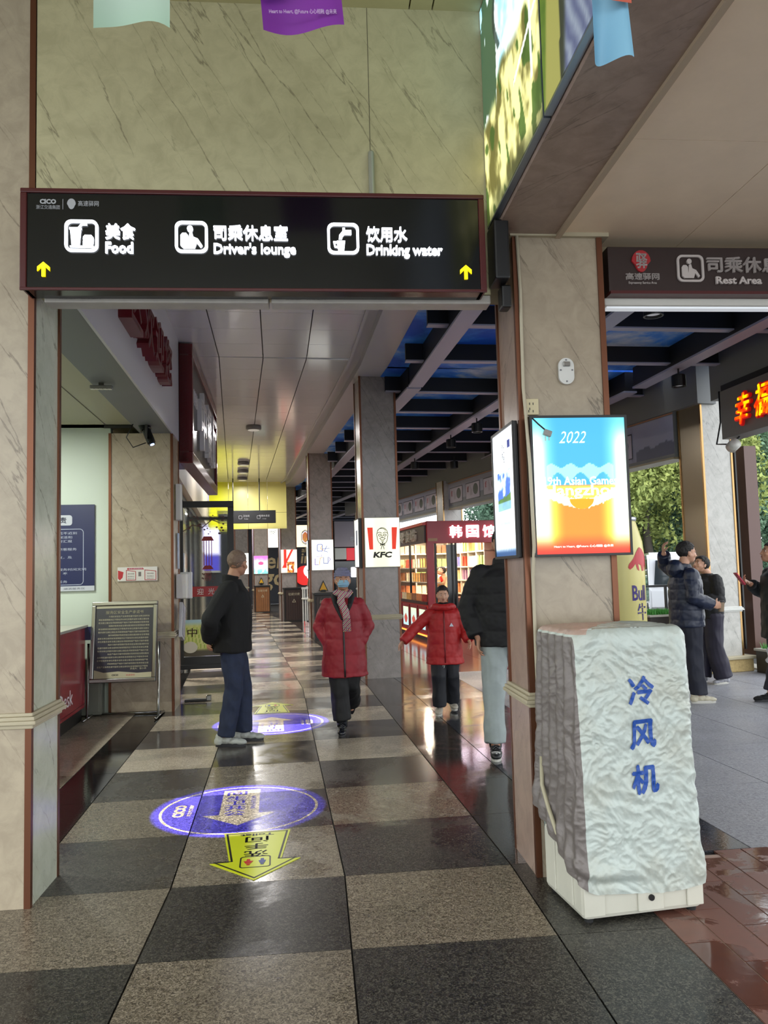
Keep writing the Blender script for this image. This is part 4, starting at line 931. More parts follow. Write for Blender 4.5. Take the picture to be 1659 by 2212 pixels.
text('承诺人：张小兵', CR, st, .16, .14, w=.17, h=.02, y=YY, res=1, mx=tl_)
for x in (-.37, .37):
    bm = BM(); tube(bm, [(x, .06, .80), (x, .05, .45), (x, .0, .02), (x, -.14, .016)], .014, 10); tube(bm, [(x, .0, .02), (x, .30, .016)], .014, 10); obj('leg', bm, STEEL, st, smooth=True)
bm = BM(); tube(bm, [(-.37, .27, .016), (.37, .27, .016)], .012, 8); obj('cross_bar', bm, STEEL, st, smooth=True)
fb = thing('hydrant_cabinet', 'grey metal fire cabinet half hidden behind the notice stand', 'cabinet', FA @ T(-2.44, 5.02, 0))
bx('case', M('grey_green_cabinet', '#77786e', .4, .3), fb, -.25, .22, -.02, .15, .02, .62, bev=.004); bx('door', M('grey_green_cabinet'), fb, -.23, .2, -.028, -.018, .05, .52, bev=.003); text('报警119', M('grey_ink', '#4a4a44'), fb, .0, .28, w=.2, h=.06, y=-.03, bold=.02)
bx('alarm_box', NAVY, None, -.04, .04, -.06, 0, 0, .14, mx=FA @ T(-2.33, 4.88, .84)).update_tag()
q = bpy.data.objects['alarm_box']; tag(q, 'small dark blue box at the end of the red desk', 'box')

# ================================================================ COLUMN RETURN DEVICES AND SHOPFRONT
def dev(nm, label, cat, t, z, w, h, d, m): return tag(bx(nm, m, None, -w / 2, w / 2, -d, 0, 0, h, bev=.008, mx=FA @ T(-1.455, t, z, 90)), label, cat)
dev('junction_box', 'upper white switch box on the right side of the notice column', 'box', 5.35, 2.14, .16, .42, .06, PALE)
d = thing('door_sensor', 'white box-shaped temperature gate fixed at chest height on the notice column', 'device', FA @ T(-1.455, 5.38, 1.24, 90))
bx('case', PALE, d, -.12, .12, -.12, 0, 0, .28, bev=.01); bx('front_plate', WHITE, d, .10, .13, -.16, -.02, -.01, .30, bev=.01); bx('screen', GREY, d, .128, .134, -.12, -.06, .08, .22)
dev('leaflet', 'bluish leaflet sheet on the right side of the notice column', 'leaflet', 5.48, 1.58, .12, .42, .01, M('bluish_leaflet', '#8fa3bd', .4, var=.3, vs=12))
h = thing('brochure_holder', 'tilted clear brochure holder on the notice column', 'holder', FA @ T(-1.43, 5.3, .78, 90, 0, 14)); bx('tray', M('clear_acrylic', '#b9b9bb', .15), h, -.13, .13, -.05, -.01, 0, .40, bev=.004); bx('brochure', M('grey_picture_print', '#8a8a92', .4, var=.4, vs=15), h, -.11, .11, -.056, -.049, .03, .38)
mt_ = thing('floor_clip', 'black floor mat stop with a shiny end at the foot of the column', 'door stop', FA @ T(-1.26, 5.75, 0)); bx('bar', BLACK, mt_, -.16, .1, -.05, .05, 0, .03, bev=.008); bx('shiny_end', STEEL, mt_, .09, .15, -.03, .03, .0, .07, bev=.01)

# maroon shop sign box
ms = thing('shop_sign', 'maroon framed shop sign with big white characters along the left wall', 'sign', FA @ T(-1.455, 5.70, 0, 90))
D_ = .14; L_ = 4.0
def bent(x):  # sign follows the bend of the wall
    return x
bx('case', MAROON, ms, 0, L_, -D_ + .03, 0, 2.88, 4.33); bx('panel', M('black_sign_panel', '#15110f', .3), ms, .10, L_ - .08, -D_ + .02, -D_ + .035, 3.0, 4.2)
fr = BM()
for a in ((0, L_, 2.86, 3.0), (0, L_, 4.2, 4.34), (0, .10, 3.0, 4.2), (L_ - .10, L_, 3.0, 4.2)): box(fr, a[0], a[1], -D_ - .02, -.0, a[2], a[3], .008)
obj('frame', fr, M('maroon_edge', '#5a171c', .25), ms)
WL = M('white_channel_letter', '#d6d2d4', .4)
for i, ch in enumerate('中餐厅'): text(ch, WL, ms, 1.35 + .92 * i, 3.62, w=.75, h=.80, y=-D_ + .02, ext=.06, bold=.03, name='channel_letter')
text('中华美食', WL, ms, .62, 3.78, w=.5, h=.18, y=-D_ + .02, ext=.02, name='channel_letter')
# red raised letters on the white fascia
rl = thing('raised_lettering', 'row of raised dark red characters on the white fascia at the upper left', 'lettering', FA @ T(-1.455, 2.6, 3.66, 90))
RL = M('dark_red_letter', '#6a1b23', .35)
for i, ch in enumerate('务区欢迎您'): text(ch, RL, rl, -.98 + .60 * i, 0, w=.52, h=.44, y=0, ext=.10, bold=.03, name='raised_character')
for i, (s, t, r) in enumerate(((-.46, 4.9, 0), (-.60, 9.9, 0), (-.60, 11.5, 0), (-.60, 13.2, 0))):
    f = FB; o = thing('ceiling_downlight', ('nearest', 'second', 'third', 'farthest')[i] + ' round surface downlight on the glossy ceiling of the arcade', 'downlight', f @ T(s, t, 4.36))
    bm = BM(); lathe(bm, [(.02, 0), (.14, 0), (.15, -.02), (.15, -.07), (.12, -.085), (.02, -.085)], 24); obj('rim', bm, M('grey_downlight_rim', '#6a6867', .3), o, smooth=True)
    bm = BM(); cyl(bm, (0, 0, -.088), .11, .006, 24); obj('diffuser', bm, M('added_glow_diffuser', '#b9b6b0', .4, es=.35), o)  # faint glow added to fixtures that hang unlit
    lamp('added_fill_light', 'AREA', (0, 0, -.10), FILL_W, (1, .97, .95), .24, o)  # added light to brighten the arcade; the fixtures themselves are off
for i, (s, t) in enumerate(((-3.3, 1.2), (-3.2, 3.6))):
    o = thing('alcove_fill_lamp', ('nearer' if i == 0 else 'farther') + ' flush round downlight over the reception desk', 'downlight', FA @ T(s, t, 3.19)); bm = BM(); cyl(bm, (0, 0, 0), .10, .02, 20); obj('disc', bm, M('added_glow_diffuser'), o); lamp('added_fill_light', 'AREA', (0, 0, -.02), 55, (.95, 1, .93), .2, o)  # unseen lamps added to brighten the dark alcove
# ================================================================ SHOPFRONTS, KIOSK, FAR HALL
# glazed restaurant front on the left: posts, panes, an open door leaf facing the viewer
sf = thing('glazed_storefront', 'glazed restaurant front with dark mullions along the left of the arcade', 'storefront', FB @ T(-1.75, -.35, 0, 90))
for i in range(7):
    bx('mullion', BLACK, sf, i * 1.9, i * 1.9 + .06, -.04, .04, 0, 2.85)
GLASS = M('clear_glass', '#dfe8e6', .03, trans=1.0, ior=1.12, alpha=.35)
for i in range(6):
    if i != 1: bx('pane', GLASS, sf, i * 1.9 + .06, i * 1.9 + 1.9, -.005, .005, .05, 2.8)
bx('sill', BLACK, sf, 0, 11.4, -.05, .05, 0, .06); bx('transom', BLACK, sf, 0, 11.4, -.05, .05, 2.78, 2.86)
for i, c in enumerate(('#c98a6a', '#8c3a3a', '#6d86a8', '#c7b48a')): bx('sticker', M('window_sticker_%d' % i, c, .4, var=.4, vs=9), sf, .35 + 1.9 * i, .75 + 1.9 * i, -.012, -.006, 1.5, 1.9)
dl = thing('glass_door', 'open glass door leaf with a black frame, red welcome band and a noodle poster', 'door', FB @ T(-1.70, 2.5, 0))
DW, DH = .84, 2.68
for a in ((0, DW, DH - .1, DH), (0, DW, 0.08, .22)): bx('rail', BLACK, dl, a[0], a[1], -.03, .03, a[2], a[3], bev=.004)
for a in ((0, .05), (DW - .09, DW)): bx('stile', BLACK, dl, a[0], a[1], -.03, .03, .22, DH - .1, bev=.004)
bx('pane', GLASS, dl, .05, DW - .09, -.004, .004, .22, DH - .1)
bx('foot_bar', BLACK, dl, -.1, DW, -.05, .05, .03, .1, bev=.005)
bx('red_band', M('red_welcome_band', '#8f1c20', .4), dl, .04, DW - .08, -.012, -.006, 1.16, 1.32)
for i, ch in enumerate('欢迎光临'): text(ch, M('white_vinyl_letter'), dl, .14 + .17 * i, 1.24, w=.10, h=.10, y=-.0125, bold=.02)
def noodle(u, v):
    g = fbm(u * 20, v * 5, 7); c = lerp3((.72, .76, .36), (.80, .80, .55), g); c = lerp3(c, (.62, .75, .8), sm(.8, .95, v)); c = lerp3(c, (.5, .62, .15), (abs((u * 13 + v * 2) % 1 - .5) < .12) & (v < .8) & (v > .2)); return lerp3(c, (.30, .27, .2), sm(.22, .12, v))
art('noodle_poster', artmat('paper_print', 0), dl, .04, DW - .09, .23, .80, 50, 40, noodle, y=-.014)
for i, ch in enumerate('中餐厅'): text(ch, M('brown_print', '#4a3220', .5), dl, .18 + .2 * i, .60, w=.15, h=.14, y=-.0155, bold=.02)
bm = BM(); prism(bm, [(.15 + .11 * math.cos(a), .37 + .09 * math.sin(a)) for a in (k * math.pi / 12 for k in range(24))], -.018, -.014); obj('printed_bowl', bm, M('pale_bowl_print', '#c4c0b2', .4), dl)
# red lantern decal with twigs on the glass
LT = M('dark_red_decal', '#7a1416', .5); bm = BM(); x = .43
for z, w, h in ((2.08, .20, .07), (1.62, .18, .06)):
    flat(bm, [(x - w / 2, z - h / 2), (x + w / 2, z - h / 2), (x + w / 2 - .04, z + h / 2), (x - w / 2 + .04, z + h / 2)], -.008)
for dx in (-.06, -.02, .02, .06): flat(bm, [(x + dx - .006, 1.65), (x + dx + .006, 1.65), (x + dx + .006, 2.05), (x + dx - .006, 2.05)], -.008)
for k in range(9): flat(bm, [(x - .05 + .012 * k, 1.40 + .03 * (k % 3)), (x - .045 + .012 * k, 1.40), (x - .045 + .012 * k, 1.6), (x - .05 + .012 * k, 1.6)], -.008)
obj('lantern_decal', bm, LT, dl, kind='stuff')
bm = BM(); rd = random.Random(5)
stroke(bm, [(.05, 2.2), (.2, 2.3), (.35, 2.26), (.5, 2.38), (.62, 2.33)], .014, -.008)
for k in range(34):
    a, b = rd.uniform(.1, .7), rd.uniform(2.15, 2.45); r = rd.uniform(.010, .024); flat(bm, [(a + r * math.cos(q), b + r * .8 * math.sin(q)) for q in (j * math.pi / 3 for j in range(6))], -.0085)
for k in range(14):
    a, b = rd.uniform(.33, .53), rd.uniform(1.36, 1.52); flat(bm, [(a, b), (a + .012, b), (a + .02, b + .03), (a - .005, b + .02)], -.0085)
obj('blossom_decal', bm, M('dark_twig_decal', '#3a1210', .5), dl, kind='stuff')
d2 = thing('glass_door', 'second glass door leaf behind the first, near the standing man\'s head', 'door', FB @ T(-1.70, 4.4, 0))
for a in ((0, .8, 2.5, 2.57), (0, .8, 0.05, .2)): bx('rail', BLACK, d2, a[0], a[1], -.03, .03, a[2], a[3])
for a in ((0, .05), (.72, .8)): bx('stile', BLACK, d2, a[0], a[1], -.03, .03, .2, 2.5)
bx('pane', GLASS, d2, .05, .72, -.004, .004, .2, 2.5)
# inside the restaurant
for i, (x, y, z, w, h, c, l) in enumerate(((-3.1, 7.5, 1.55, .5, .5, '#e8a070', 'round orange and white light sign inside the restaurant'), (-2.35, 8.4, 1.05, .5, .95, '#2a34c8', 'blue glowing screen inside the restaurant'))):
    o = thing('light_sign', l, 'sign', FB @ T(x, y, z)); bm = BM()
    pts = [(w / 2 * math.cos(a), h / 2 + h / 2 * math.sin(a)) for a in (k * math.pi / 12 for k in range(24))] if i == 0 else [(-w / 2, 0), (w / 2, 0), (w / 2, h), (-w / 2, h)]
    prism(bm, pts, -.05, 0); obj('case', bm, M('white_rim_glow' if i == 0 else 'blue_case', '#e8e2d8' if i == 0 else '#1c2390', .4, es=.8 if i == 0 else .3), o)
    bm = BM(); prism(bm, [(a * .8, h / 2 + (b - h / 2) * .8) for a, b in pts], -.056, -.05); obj('face', bm, M('sign_face_%d' % i, c, .4, es=.9), o)
    bm = BM(); box(bm, -.02, .02, -.03, -.0, -z, .02); obj('pole', bm, BLACK, o)
for i in range(2):
    lp = thing('panel_lamp', ('nearer' if i == 0 else 'farther') + ' square lamp on the restaurant ceiling', 'lamp', FB @ T(-2.9, 2.5 + 5 * i, 2.90)); bx('panel', M('lit_panel', '#fff6e8', .4, es=2.5), lp, -.3, .3, -.3, .3, 0, .04); lamp('panel_lamp_light', 'AREA', (0, 0, -.04), 170, (1, .95, .86), .55, lp)
# hanging dark sign far down the hall
hg = thing('hanging_sign', 'black sign on two rods hanging far down the arcade', 'sign', FB @ T(-.48, 13.5, 3.01))
bx('case', M('charcoal_sign', '#101114', .4), hg, -.86, .86, -.05, .05, 0, .385, bev=.01)
for x in (-.40, .38): bm = BM(); cyl(bm, (x, 0, .87), .016, .97, 10); obj('rod', bm, BLACK, hg)
for x, s, e in ((-.55, '美食', 'Food'), (-.12, '卫生间', 'Toilet'), (.42, '司乘休息室', 'Lounge')):
    text(s, GRL, hg, x + .1, .22, h=.06, y=-.052); text(e, GRL, hg, x + .1, .13, h=.035, y=-.052); bm = BM(); ring(bm, x - .07, .18, .10, .02, .008, -.054, -.051); obj('pictogram', bm, GRL, hg)
# bins at the columns
def bin_(f, s, t, m, label, w=.6, h=1.04):
    o = thing('litter_bin', label, 'bin', f @ T(s, t)); 
    bx('body', m, o, -w / 2 + .02, w / 2 - .02, -.14, .18, .03, h - .06); bx('lid', BLACK, o, -w / 2, w / 2, -.18, .2, h - .06, h, bev=.01); bx('plinth', BLACK, o, -w / 2 + .03, w / 2 - .03, -.12, .16, 0, .03)
    for x in (-w / 2, w / 2 - .03): bx('post', BLACK, o, x, x + .03, -.17, -.13, 0, h - .06)
    for i in range(7): a = -w / 2 + .05 + (w - .1) / 7 * i; bx('slat', m, o, a, a + (w - .1) / 7 - .008, -.155, -.14, .05, h - .1)
    text('垃圾分类', M('pale_gold_print', '#b0a78c', .5), o, 0, h - .2, w=.36, h=.085, y=-.157, slant=.2); bm = BM(); stroke(bm, [(-.05, h - .45), (.05, h - .45), (0, h - .36)], .014, -.157, closed=True); obj('recycling_mark', bm, M('pale_gold_print'), o); return o
bin_(FB, 1.17, 7.3, M('dark_bin_wood', '#2a1d18', .4), 'dark litter bin hidden behind the woman in the red coat')
bin_(FB @ T(.6, 14.3, rz=5.6), .34, .1, M('dark_brown_bin_wood', '#2f1d17', .4), 'dark brown slatted litter bin at the third arcade column')
bin_(FB @ T(-.11, 20.6, rz=5.6), .30, .1, M('light_bin_wood', '#7b4f2c', .4, var=.15), 'light brown slatted litter bin at the fourth arcade column')
for f, s, z, l in ((FB @ T(.86, 7.89), .3, 1.06, 'yellow triangle warning sign on the second arcade column'), (FB @ T(-.11, 21.48, rz=5.6), .29, 1.10, 'yellow triangle warning sign on the fourth arcade column')):
    o = thing('warning_sign', l, 'sign', f @ T(s, 0, z)); bm = BM(); prism(bm, [(-.115, .0), (.115, 0), (0, .25)], -.01, 0); obj('border', bm, BLACK, o); bm = BM(); prism(bm, [(-.085, .018), (.085, .018), (0, .205)], -.014, -.01); obj('face', bm, M('amber_face', '#c99a1c', .4), o); bx('bracket_box', BLACK, o, -.05, .05, -.05, 0, -.09, .03)
# menu boards on the far chalk wall
def menu(u, v):
    c = lerp3((1, 1, .95), (1, .93, .75), u > .55); d = ((u - .80) / .085) ** 2 + ((v - .45) / .33) ** 2; c = lerp3(c, (.1, .1, .13), d < 1); c = lerp3(c, (.8, .78, .8), d < .75); c = lerp3(c, lerp3((.55, .15, .1), (.7, .6, .25), fbm(u * 40, v * 9, 3)), d < .5)
    d = ((u - .36) / .05) ** 2 + ((v - .3) / .2) ** 2; return lerp3(c, (.35, .5, .48), d < 1)
mb = thing('menu_board', 'long bright menu board with a bowl of food over the dark chalk wall', 'menu board', FC @ T(3.3, 14.98, 2.75)); bx('case', PALE, mb, -1.3, 1.3, -.1, 0, 0, 1.1); art('backlit_print', artmat('menu_print', 1.3), mb, -1.29, 1.29, .01, 1.09, 80, 30, menu, y=-.102)
text('你好', M('grey_ink'), mb, -.85, .75, w=.3, h=.22, y=-.106, slant=.2)
wl = thing('menu_board', 'narrow lilac light box at the far left end of the hall', 'light box', FC @ T(-.6, 14.9, 1.6)); bx('case', PALE, wl, -.5, .5, -.1, 0, 0, 2.2); bx('face', M('lilac_glow', '#d9d4ff', .5, es=1.1), wl, -.48, .48, -.104, -.1, .9, 2.18); bx('lower_face', M('blue_glow', '#4a44c0', .5, es=.5), wl, -.48, .48, -.104, -.1, .1, .85)
fs = thing('shop_sign', 'small pinkish and red shop sign seen between the first two arcade columns', 'sign', FC @ T(6.6, 14.7, 0)); bx('upper_board', M('pinkish_board', '#a89aa0', .5), fs, -1.1, .7, -.1, 0, 2.72, 4.0); bx('red_board', M('red_lit_board', '#c8202c', .4, es=.5), fs, -.5, .7, -.12, 0, 2.05, 2.66); bx('white_edge', PALE, fs, -1.1, -.52, -.12, 0, 2.1, 2.66)
text('特产', M('white_vinyl_letter'), fs, .1, 3.1, w=.8, h=.3, y=-.105, bold=.02); bx('white_lantern', M('hot_white_letter', '#fff8ff', .5, es=2.2), fs, -.3, .0, -.2, -.05, 1.2, 1.7, bev=.04); bx('dark_door', M('dark_glass_panel', '#16181c', .1), fs, -1.1, .7, -.05, 0, 0, 2.0)
pillar(FO, .0, .5, 18.9, 19.4, 3.75, 'most distant outer column, a lilac sliver beside the fast-food lightbox', MARBP, None, strips=BRASS)
rs = thing('round_sign', 'red disc sign with a white shape at the far counter', 'sign', FC @ T(4.0, 14.9, 1.35)); bm = BM(); cyl(bm, (0, 0, 0), .48, .08, 32, mx=Matrix.Rotation(R(90), 4, 'X')); obj('disc', bm, M('red_glow_disc', '#e02018', .4, es=.6), rs); bm = BM(); ball(bm, (.22, -.06, .22), (.28, .04, .3)); ball(bm, (.3, -.06, -.02), (.2, .04, .2)); obj('white_shape', bm, M('white_glow_disc', '#ffffff', .4, es=1.6), rs, smooth=True)
for i, (s, t) in enumerate(((1.32, 13.1), (1.55, 14.2))):
    tb = thing('bar_chair', ('nearer' if i == 0 else 'farther') + ' white slatted bar chair beside the third arcade column', 'chair', FB @ T(s, t, 0, 8)); 
    bx('seat', WHITE, tb, -.2, .2, -.2, .2, .70, .74, bev=.008); bx('back_rail', WHITE, tb, -.2, .2, .16, .2, 1.0, 1.06)
    for x in (-.18, .16):
        for y in (-.18, .16): bx('leg', WHITE, tb, x, x + .03, y, y + .03, 0, .70 if y < 0 else 1.04)
    for k in range(4): bx('slat', WHITE, tb, -.12 + .075 * k, -.09 + .075 * k, .17, .19, .74, 1.0)
for i, (s, t, w) in enumerate(((-1.0, 2.4, 1.3), (.2, 5.5, 1.5), (.0, 9, 1.5))):
    lp = thing('panel_lamp', ('first', 'second', 'third')[i] + ' square ceiling lamp of the far hall', 'lamp', FC @ T(s, t, 4.325)); bx('panel', M('lit_panel'), lp, -.3, .3, -.3, .3, 0, .05); lamp('panel_lamp_light', 'AREA', (0, 0, -.03), 90, (1, .95, .86), .5, lp)  # lamps added to lift the interior light at the far end

# ---------------------------------------------------------------- red snack kiosk
kf = FB @ T(3.10, 5.55)
KR = M('kiosk_red_panel', '#8c1a28', .3); KR2 = M('kiosk_bright_red', '#c3241b', .3); WS = M('white_shelf', '#d8cfbd', .5)
kk = thing('snack_kiosk', 'red lit snack kiosk behind the boy, with glowing shelves', 'kiosk', kf)
bx('front_sign_panel', KR, kk, -.02, 1.75, -.04, .04, 2.03, 2.50, bev=.006); bx('side_sign_panel', M('brown_canopy', '#3b2a2a', .4), kk, -.06, 0, .05, 3.4, 2.05, 2.42)
bx('side_rail', KR2, kk, -.1, .0, .02, 3.5, 2.42, 2.48)
bx('corner_post', KR, kk, -.02, .12, -.04, .05, 0, 2.05); bx('door_post', KR, kk, 1.62, 1.75, -.04, .05, 0, 2.03)
bx('roof', KR, kk, 0, 1.75, .04, 3.5, 2.44, 2.50); bx('ceiling_lining', KR2, kk, .02, 1.72, .06, 3.45, 2.36, 2.42); bx('fixed_floor', REDFL, kk, 0, 1.75, 0, 3.4, 0, .004)
bx('back_wall', WS, kk, 0, 1.75, 3.42, 3.5, 0, 2.42); bx('right_wall', WS, kk, 1.70, 1.75, .05, 3.45, 0, 2.42)
for i, ch in enumerate('韩国馆'): text(ch, M('hot_white_letter', '#fff8ff', .5, es=2.2), kk, .60 + .36 * i, 2.27, w=.27, h=.26, y=-.05, ext=.03, bold=.04, name='channel_letter')
bx('tag_strip', M('tan_tape', '#9a7a5a'), kk, .0, .2, -.045, -.041, 2.08, 2.14)
text('零食坊', M('cream_channel_letter', '#d8d3c4', .35), kk, 0, 0, w=1.6, h=.26, y=0, ext=.05, bold=.03, name='channel_letter', mx=T(-.062, 1.5, 2.24, -90))
for x in (.14, .50, .58): bx('door_frame', BLACK, kk, x, x + .035, -.02, .03, 0, 2.03)
bx('door_panel', M('dark_glass_panel', '#16181c', .1), kk, .40, .60, .0, .02, .05, 2.0); bx('door_frame', BLACK, kk, 1.50, 1.60, -.02, .03, 0, 2.03)
# side: window over lit counters
for t in (.1, 1.75, 3.35): bx('side_post', BLACK, kk, -.01, .03, t - .03, t + .03, .8, 2.05)
bx('counter_ledge', M('dark_ledge', '#3a1a18', .3), kk, -.06, .06, .05, 3.4, .76, .82); bx('counter_base', KR2, kk, -.02, .05, .05, 3.4, .08, .76); bx('counter_plinth', BLACK, kk, .0, .05, .05, 3.4, 0, .08)
bx('glow_strip', M('orange_glow', '#ffa040', .5, es=1.6), kk, -.03, -.02, .08, 3.35, .09, .12)
for i in range(4):
    y0 = .14 + .82 * i; bx('screen_frame', KR, kk, -.04, -.02, y0, y0 + .74, .16, .72, bev=.004)
    def pic(u, v, i=i): c = lerp3((.75, .95, 1), (.9, 1, .8), v); d = ((u - .5) / .3) ** 2 + ((v - .35) / .25) ** 2; return lerp3(c, lerp3((.6, .1, .1), (.9, .5, .4), fbm(u * 9, v * 9, i)), d < 1)
    art('screen', artmat('screen_print', .9), kk, -.27, .27, 0, .42, 14, 12, pic, mx=T(-.042, y0 + .37, .23, -90))
# shelving: boards, uprights, goods
for z in (.12, .55, .88, 1.2, 1.52, 1.86, 2.2): bx('shelf', WS, kk, .03, 1.70, 3.1, 3.42, z, z + .03)
for x in (.03, .44, .85, 1.26, 1.67): bx('upright', WS, kk, x, x + .03, 3.1, 3.42, .1, 2.3)
for z in (1.2, 1.52): bx('window_shelf', WS, kk, .10, .30, .15, 3.1, z, z + .02)
bx('display_table', M('brown_counter', '#7a4a34', .4), kk, .66, 1.2, 1.0, 1.5, 0, .86, bev=.01)
GC = ['#a83226', '#d6a860', '#eadcb8', '#6a6aa8', '#9ab46a', '#cf8350', '#8f6a8c', '#f2eadc', '#9a6a48', '#dcc48e']
CN = ['red', 'golden', 'cream', 'blue', 'green', 'orange', 'purple', 'white', 'brown', 'straw']
protos = []
for i, c in enumerate(GC):
    bm = BM(); q = [(-.05, 0), (.05, 0), (.055, .03), (.05, .17), (.054, .2), (-.054, .2), (-.05, .17), (-.055, .03)]
    prism(bm, q, -.025, .025); o = obj('snack_pack', bm, M('pack_%d' % i, c, .3, var=.25, vs=20), None); protos.append(o)
rd = random.Random(11); cnt = 0; used = [0] * 10
RN = {.15: 'bottom', .58: 'second', .91: 'third', 1.23: 'fourth', 1.55: 'fifth', 1.89: 'top'}
for zi, z in enumerate((.58, .91, 1.23, 1.55, 1.89)):
    for bay in range(4):
        c = (zi * 3 + bay * 7 + rd.randrange(3)) % 10
        for k in range(3):
            p = protos[c]; o = p if not used[c] else p.copy()
            if used[c]: COL.objects.link(o)
            used[c] += 1; o.matrix_world = kf @ T(.13 + .41 * bay + .125 * k, 3.2, z); tag(o, f'{("left", "middle", "right")[k]} {CN[c]} snack pack on the {RN[z]} shelf, {("left", "centre left", "centre right", "right")[bay]} back bay', 'snack pack', f'{RN[z]} shelf {bay + 1} packs')
for z in (.12, .55, .88, 1.2, 1.52, 1.86, 2.2): bx('shelf', WS, kk, 1.40, 1.70, .55, 3.1, z, z + .03)
for y in (.55, 1.17, 1.8, 2.42, 3.05): bx('upright', WS, kk, 1.40, 1.70, y, y + .03, .1, 2.3)
for zi, z in enumerate((.58, .91, 1.23, 1.55, 1.89)):
    for k in range(12):
        c = (k // 3 * 3 + zi * 4 + 2) % 10; o = protos[c].copy(); COL.objects.link(o); o.matrix_world = kf @ T(1.46, .70 + .20 * k + .02 * (k // 3), z, -90) @ Matrix.Scale(1.15, 4)
        tag(o, f'{("nearest", "middle", "farthest")[k % 3]} {CN[c]} snack bag on the kiosk right wall, {RN[z]} board, {("front", "front middle", "rear middle", "rear")[k // 3]} bay', 'snack bag', f'right wall board {zi} bay {k // 3}')
for zi, z in enumerate((.82, 1.22, 1.54)):
    for k in range(18 if z < 1 else 12):
        c = (0, 5, 8, 1, 2)[(k // 3 + zi) % 5]; o = protos[c].copy(); COL.objects.link(o); o.matrix_world = kf @ T(.0 if z < 1 else .2, .22 + k * (.17 if z < 1 else .25), z, -90, 0, 0) @ Matrix.Scale(.75 if z < 1 else 1, 4)
        tag(o, f'{("front", "middle", "rear")[k % 3]} {CN[c]} snack pack behind the kiosk side window, {("counter ledge", "middle board", "upper board")[zi]}{", far half" if k > 8 else ""}', 'snack pack', 'side window packs %d %d' % (zi, c))
for o in protos:
    if 'label' not in o: bpy.data.objects.remove(o)
for i, (x, y) in enumerate(((.5, .9), (1.2, .9), (.5, 2.4), (1.2, 2.4))):
    o = thing('kiosk_spot', ('front left', 'front right', 'rear left', 'rear right')[i] + ' spot lamp on the kiosk ceiling', 'lamp', kf @ T(x, y, 2.28)); bm = BM(); cyl(bm, (0, 0, .04), .05, .08, 16); obj('body', bm, WHITE, o); bm = BM(); cyl(bm, (0, 0, -.003), .04, .006, 16); obj('bulb', bm, M('hot_bulb', '#fff2d8', .4, es=8), o); lamp('kiosk_light', 'AREA', (0, 0, -.02), 30, (1, .86, .66), .12, o)

# ---------------------------------------------------------------- outer beams with painted boards, red letters
OB = M('lilac_grey_board', '#8f90a4', .35)
def board(x0, x1, label, seed, ncard):
    o = thing('painted_board', label, 'board', FO @ T(0, 0, 3.02, -90)); fn = lambda u, v: lerp3(lerp3((.42, .43, .52), (.56, .57, .66), v + .2 * fbm(u * 6, v * 3, seed)), (.24, .26, .36), (v < .28 + .22 * (fbm(u * 16, v * 0, seed + 5) - .3)) & (u > .55 if ncard == 1 else u > -1))
    bx('case', M('grey_beam_soffit'), o, x0, x1, 0.02, .30, 0, .68, bev=.004); art('painted_print', artmat('paper_print', 0), o, x0, x1, .05, .62, 90, 24, fn, y=.018)
    bx('copper_line', M('copper_line', '#b07a5a', .35, .5), o, x0, x1, .005, .02, .63, .645); bx('bottom_trim', M('ochre_trim', '#8d8467', .4), o, x0, x1, -.0, .30, -.03, 0)
    for k in range(ncard):
        c = x0 + (x1 - x0) * ((k + .5) / ncard if ncard > 1 else .30); w = .42
        bx('card', M('pale_card', '#a9a3b3', .5), o, c - w, c + w, .012, .019, .12, .50); bm = BM(); stroke(bm, [(c - w, .12), (c + w, .12), (c + w, .50), (c - w, .50)], .018, .011, 0, closed=True); obj('card_border', bm, M('dark_card_border', '#2c2c34', .5), o)
        text('虎门', M('red_print'), o, c - .28, .36, w=.10, h=.14, y=.010, bold=.03); bm = BM(); flat(bm, [(c + .18 + .15 * math.cos(a), .33 + .13 * math.sin(a)) for a in (j * math.pi / 10 for j in range(20))], .011); obj('printed_figure', bm, M('dark_green_ink', '#3d463f', .5), o)
        bm = BM(); 
        for j in range(3): flat(bm, [(c - .14 + .05 * j, .2), (c - .125 + .05 * j, .2), (c - .125 + .05 * j, .44 - .05 * j), (c - .14 + .05 * j, .44 - .05 * j)], .011)
        obj('printed_columns', bm, M('grey_print'), o, kind='stuff')
    return o
board(-2.55, -.48, 'painted board with one framed card and mountains, left of the outer column', 3, 1)
board(-9.6, -6.4, 'farther painted board with framed cards above the kiosk', 8, 3); board(-6.3, -2.6, 'painted board hidden behind the thick column', 12, 3)
board(-14.5, -10.4, 'farthest painted board, left of the distant outer column', 17, 4)
gb = thing('letter_fascia', 'grey fascia with glowing red and yellow characters at the right edge', 'sign', FA @ T(5.38, 5.32, 3.06, -90))
bx('panel', M('matte_grey_fascia', '#6e6c6a', .45), gb, 0, 4.4, 0, .25, 0, .62, bev=.005); bx('top_edge', BLACK, gb, 0, 4.4, .02, .25, .62, .70)
def neon():
    n = NT('red_yellow_neon'); v = n.tc('Object'); sp = n.n('ShaderNodeSeparateXYZ'); n.l(v, sp.inputs[0]); c = n.ramp(n.noise(v, 9, 1), [(.40, (1, .02, .0)), (.54, (1, .12, .0)), (.60, (1, .55, .0))]); n.set(col=(.05, 0, 0), emit=c, es=1.3); return n.m
NE = neon(); NR = M('red_letter_rim', '#c01010', .4, es=.25)
for i, ch in enumerate('幸福里'): text(ch, NE, gb, .56 + .40 * i, .29 + .03 * i, w=.27, h=.37, y=-.06, ext=.01, bold=.02, name='neon_character', slant=.25); text(ch, NR, gb, .56 + .40 * i, .29 + .03 * i, w=.31, h=.41, y=-.02, ext=.035, bold=.05, name='character_back', slant=.25)
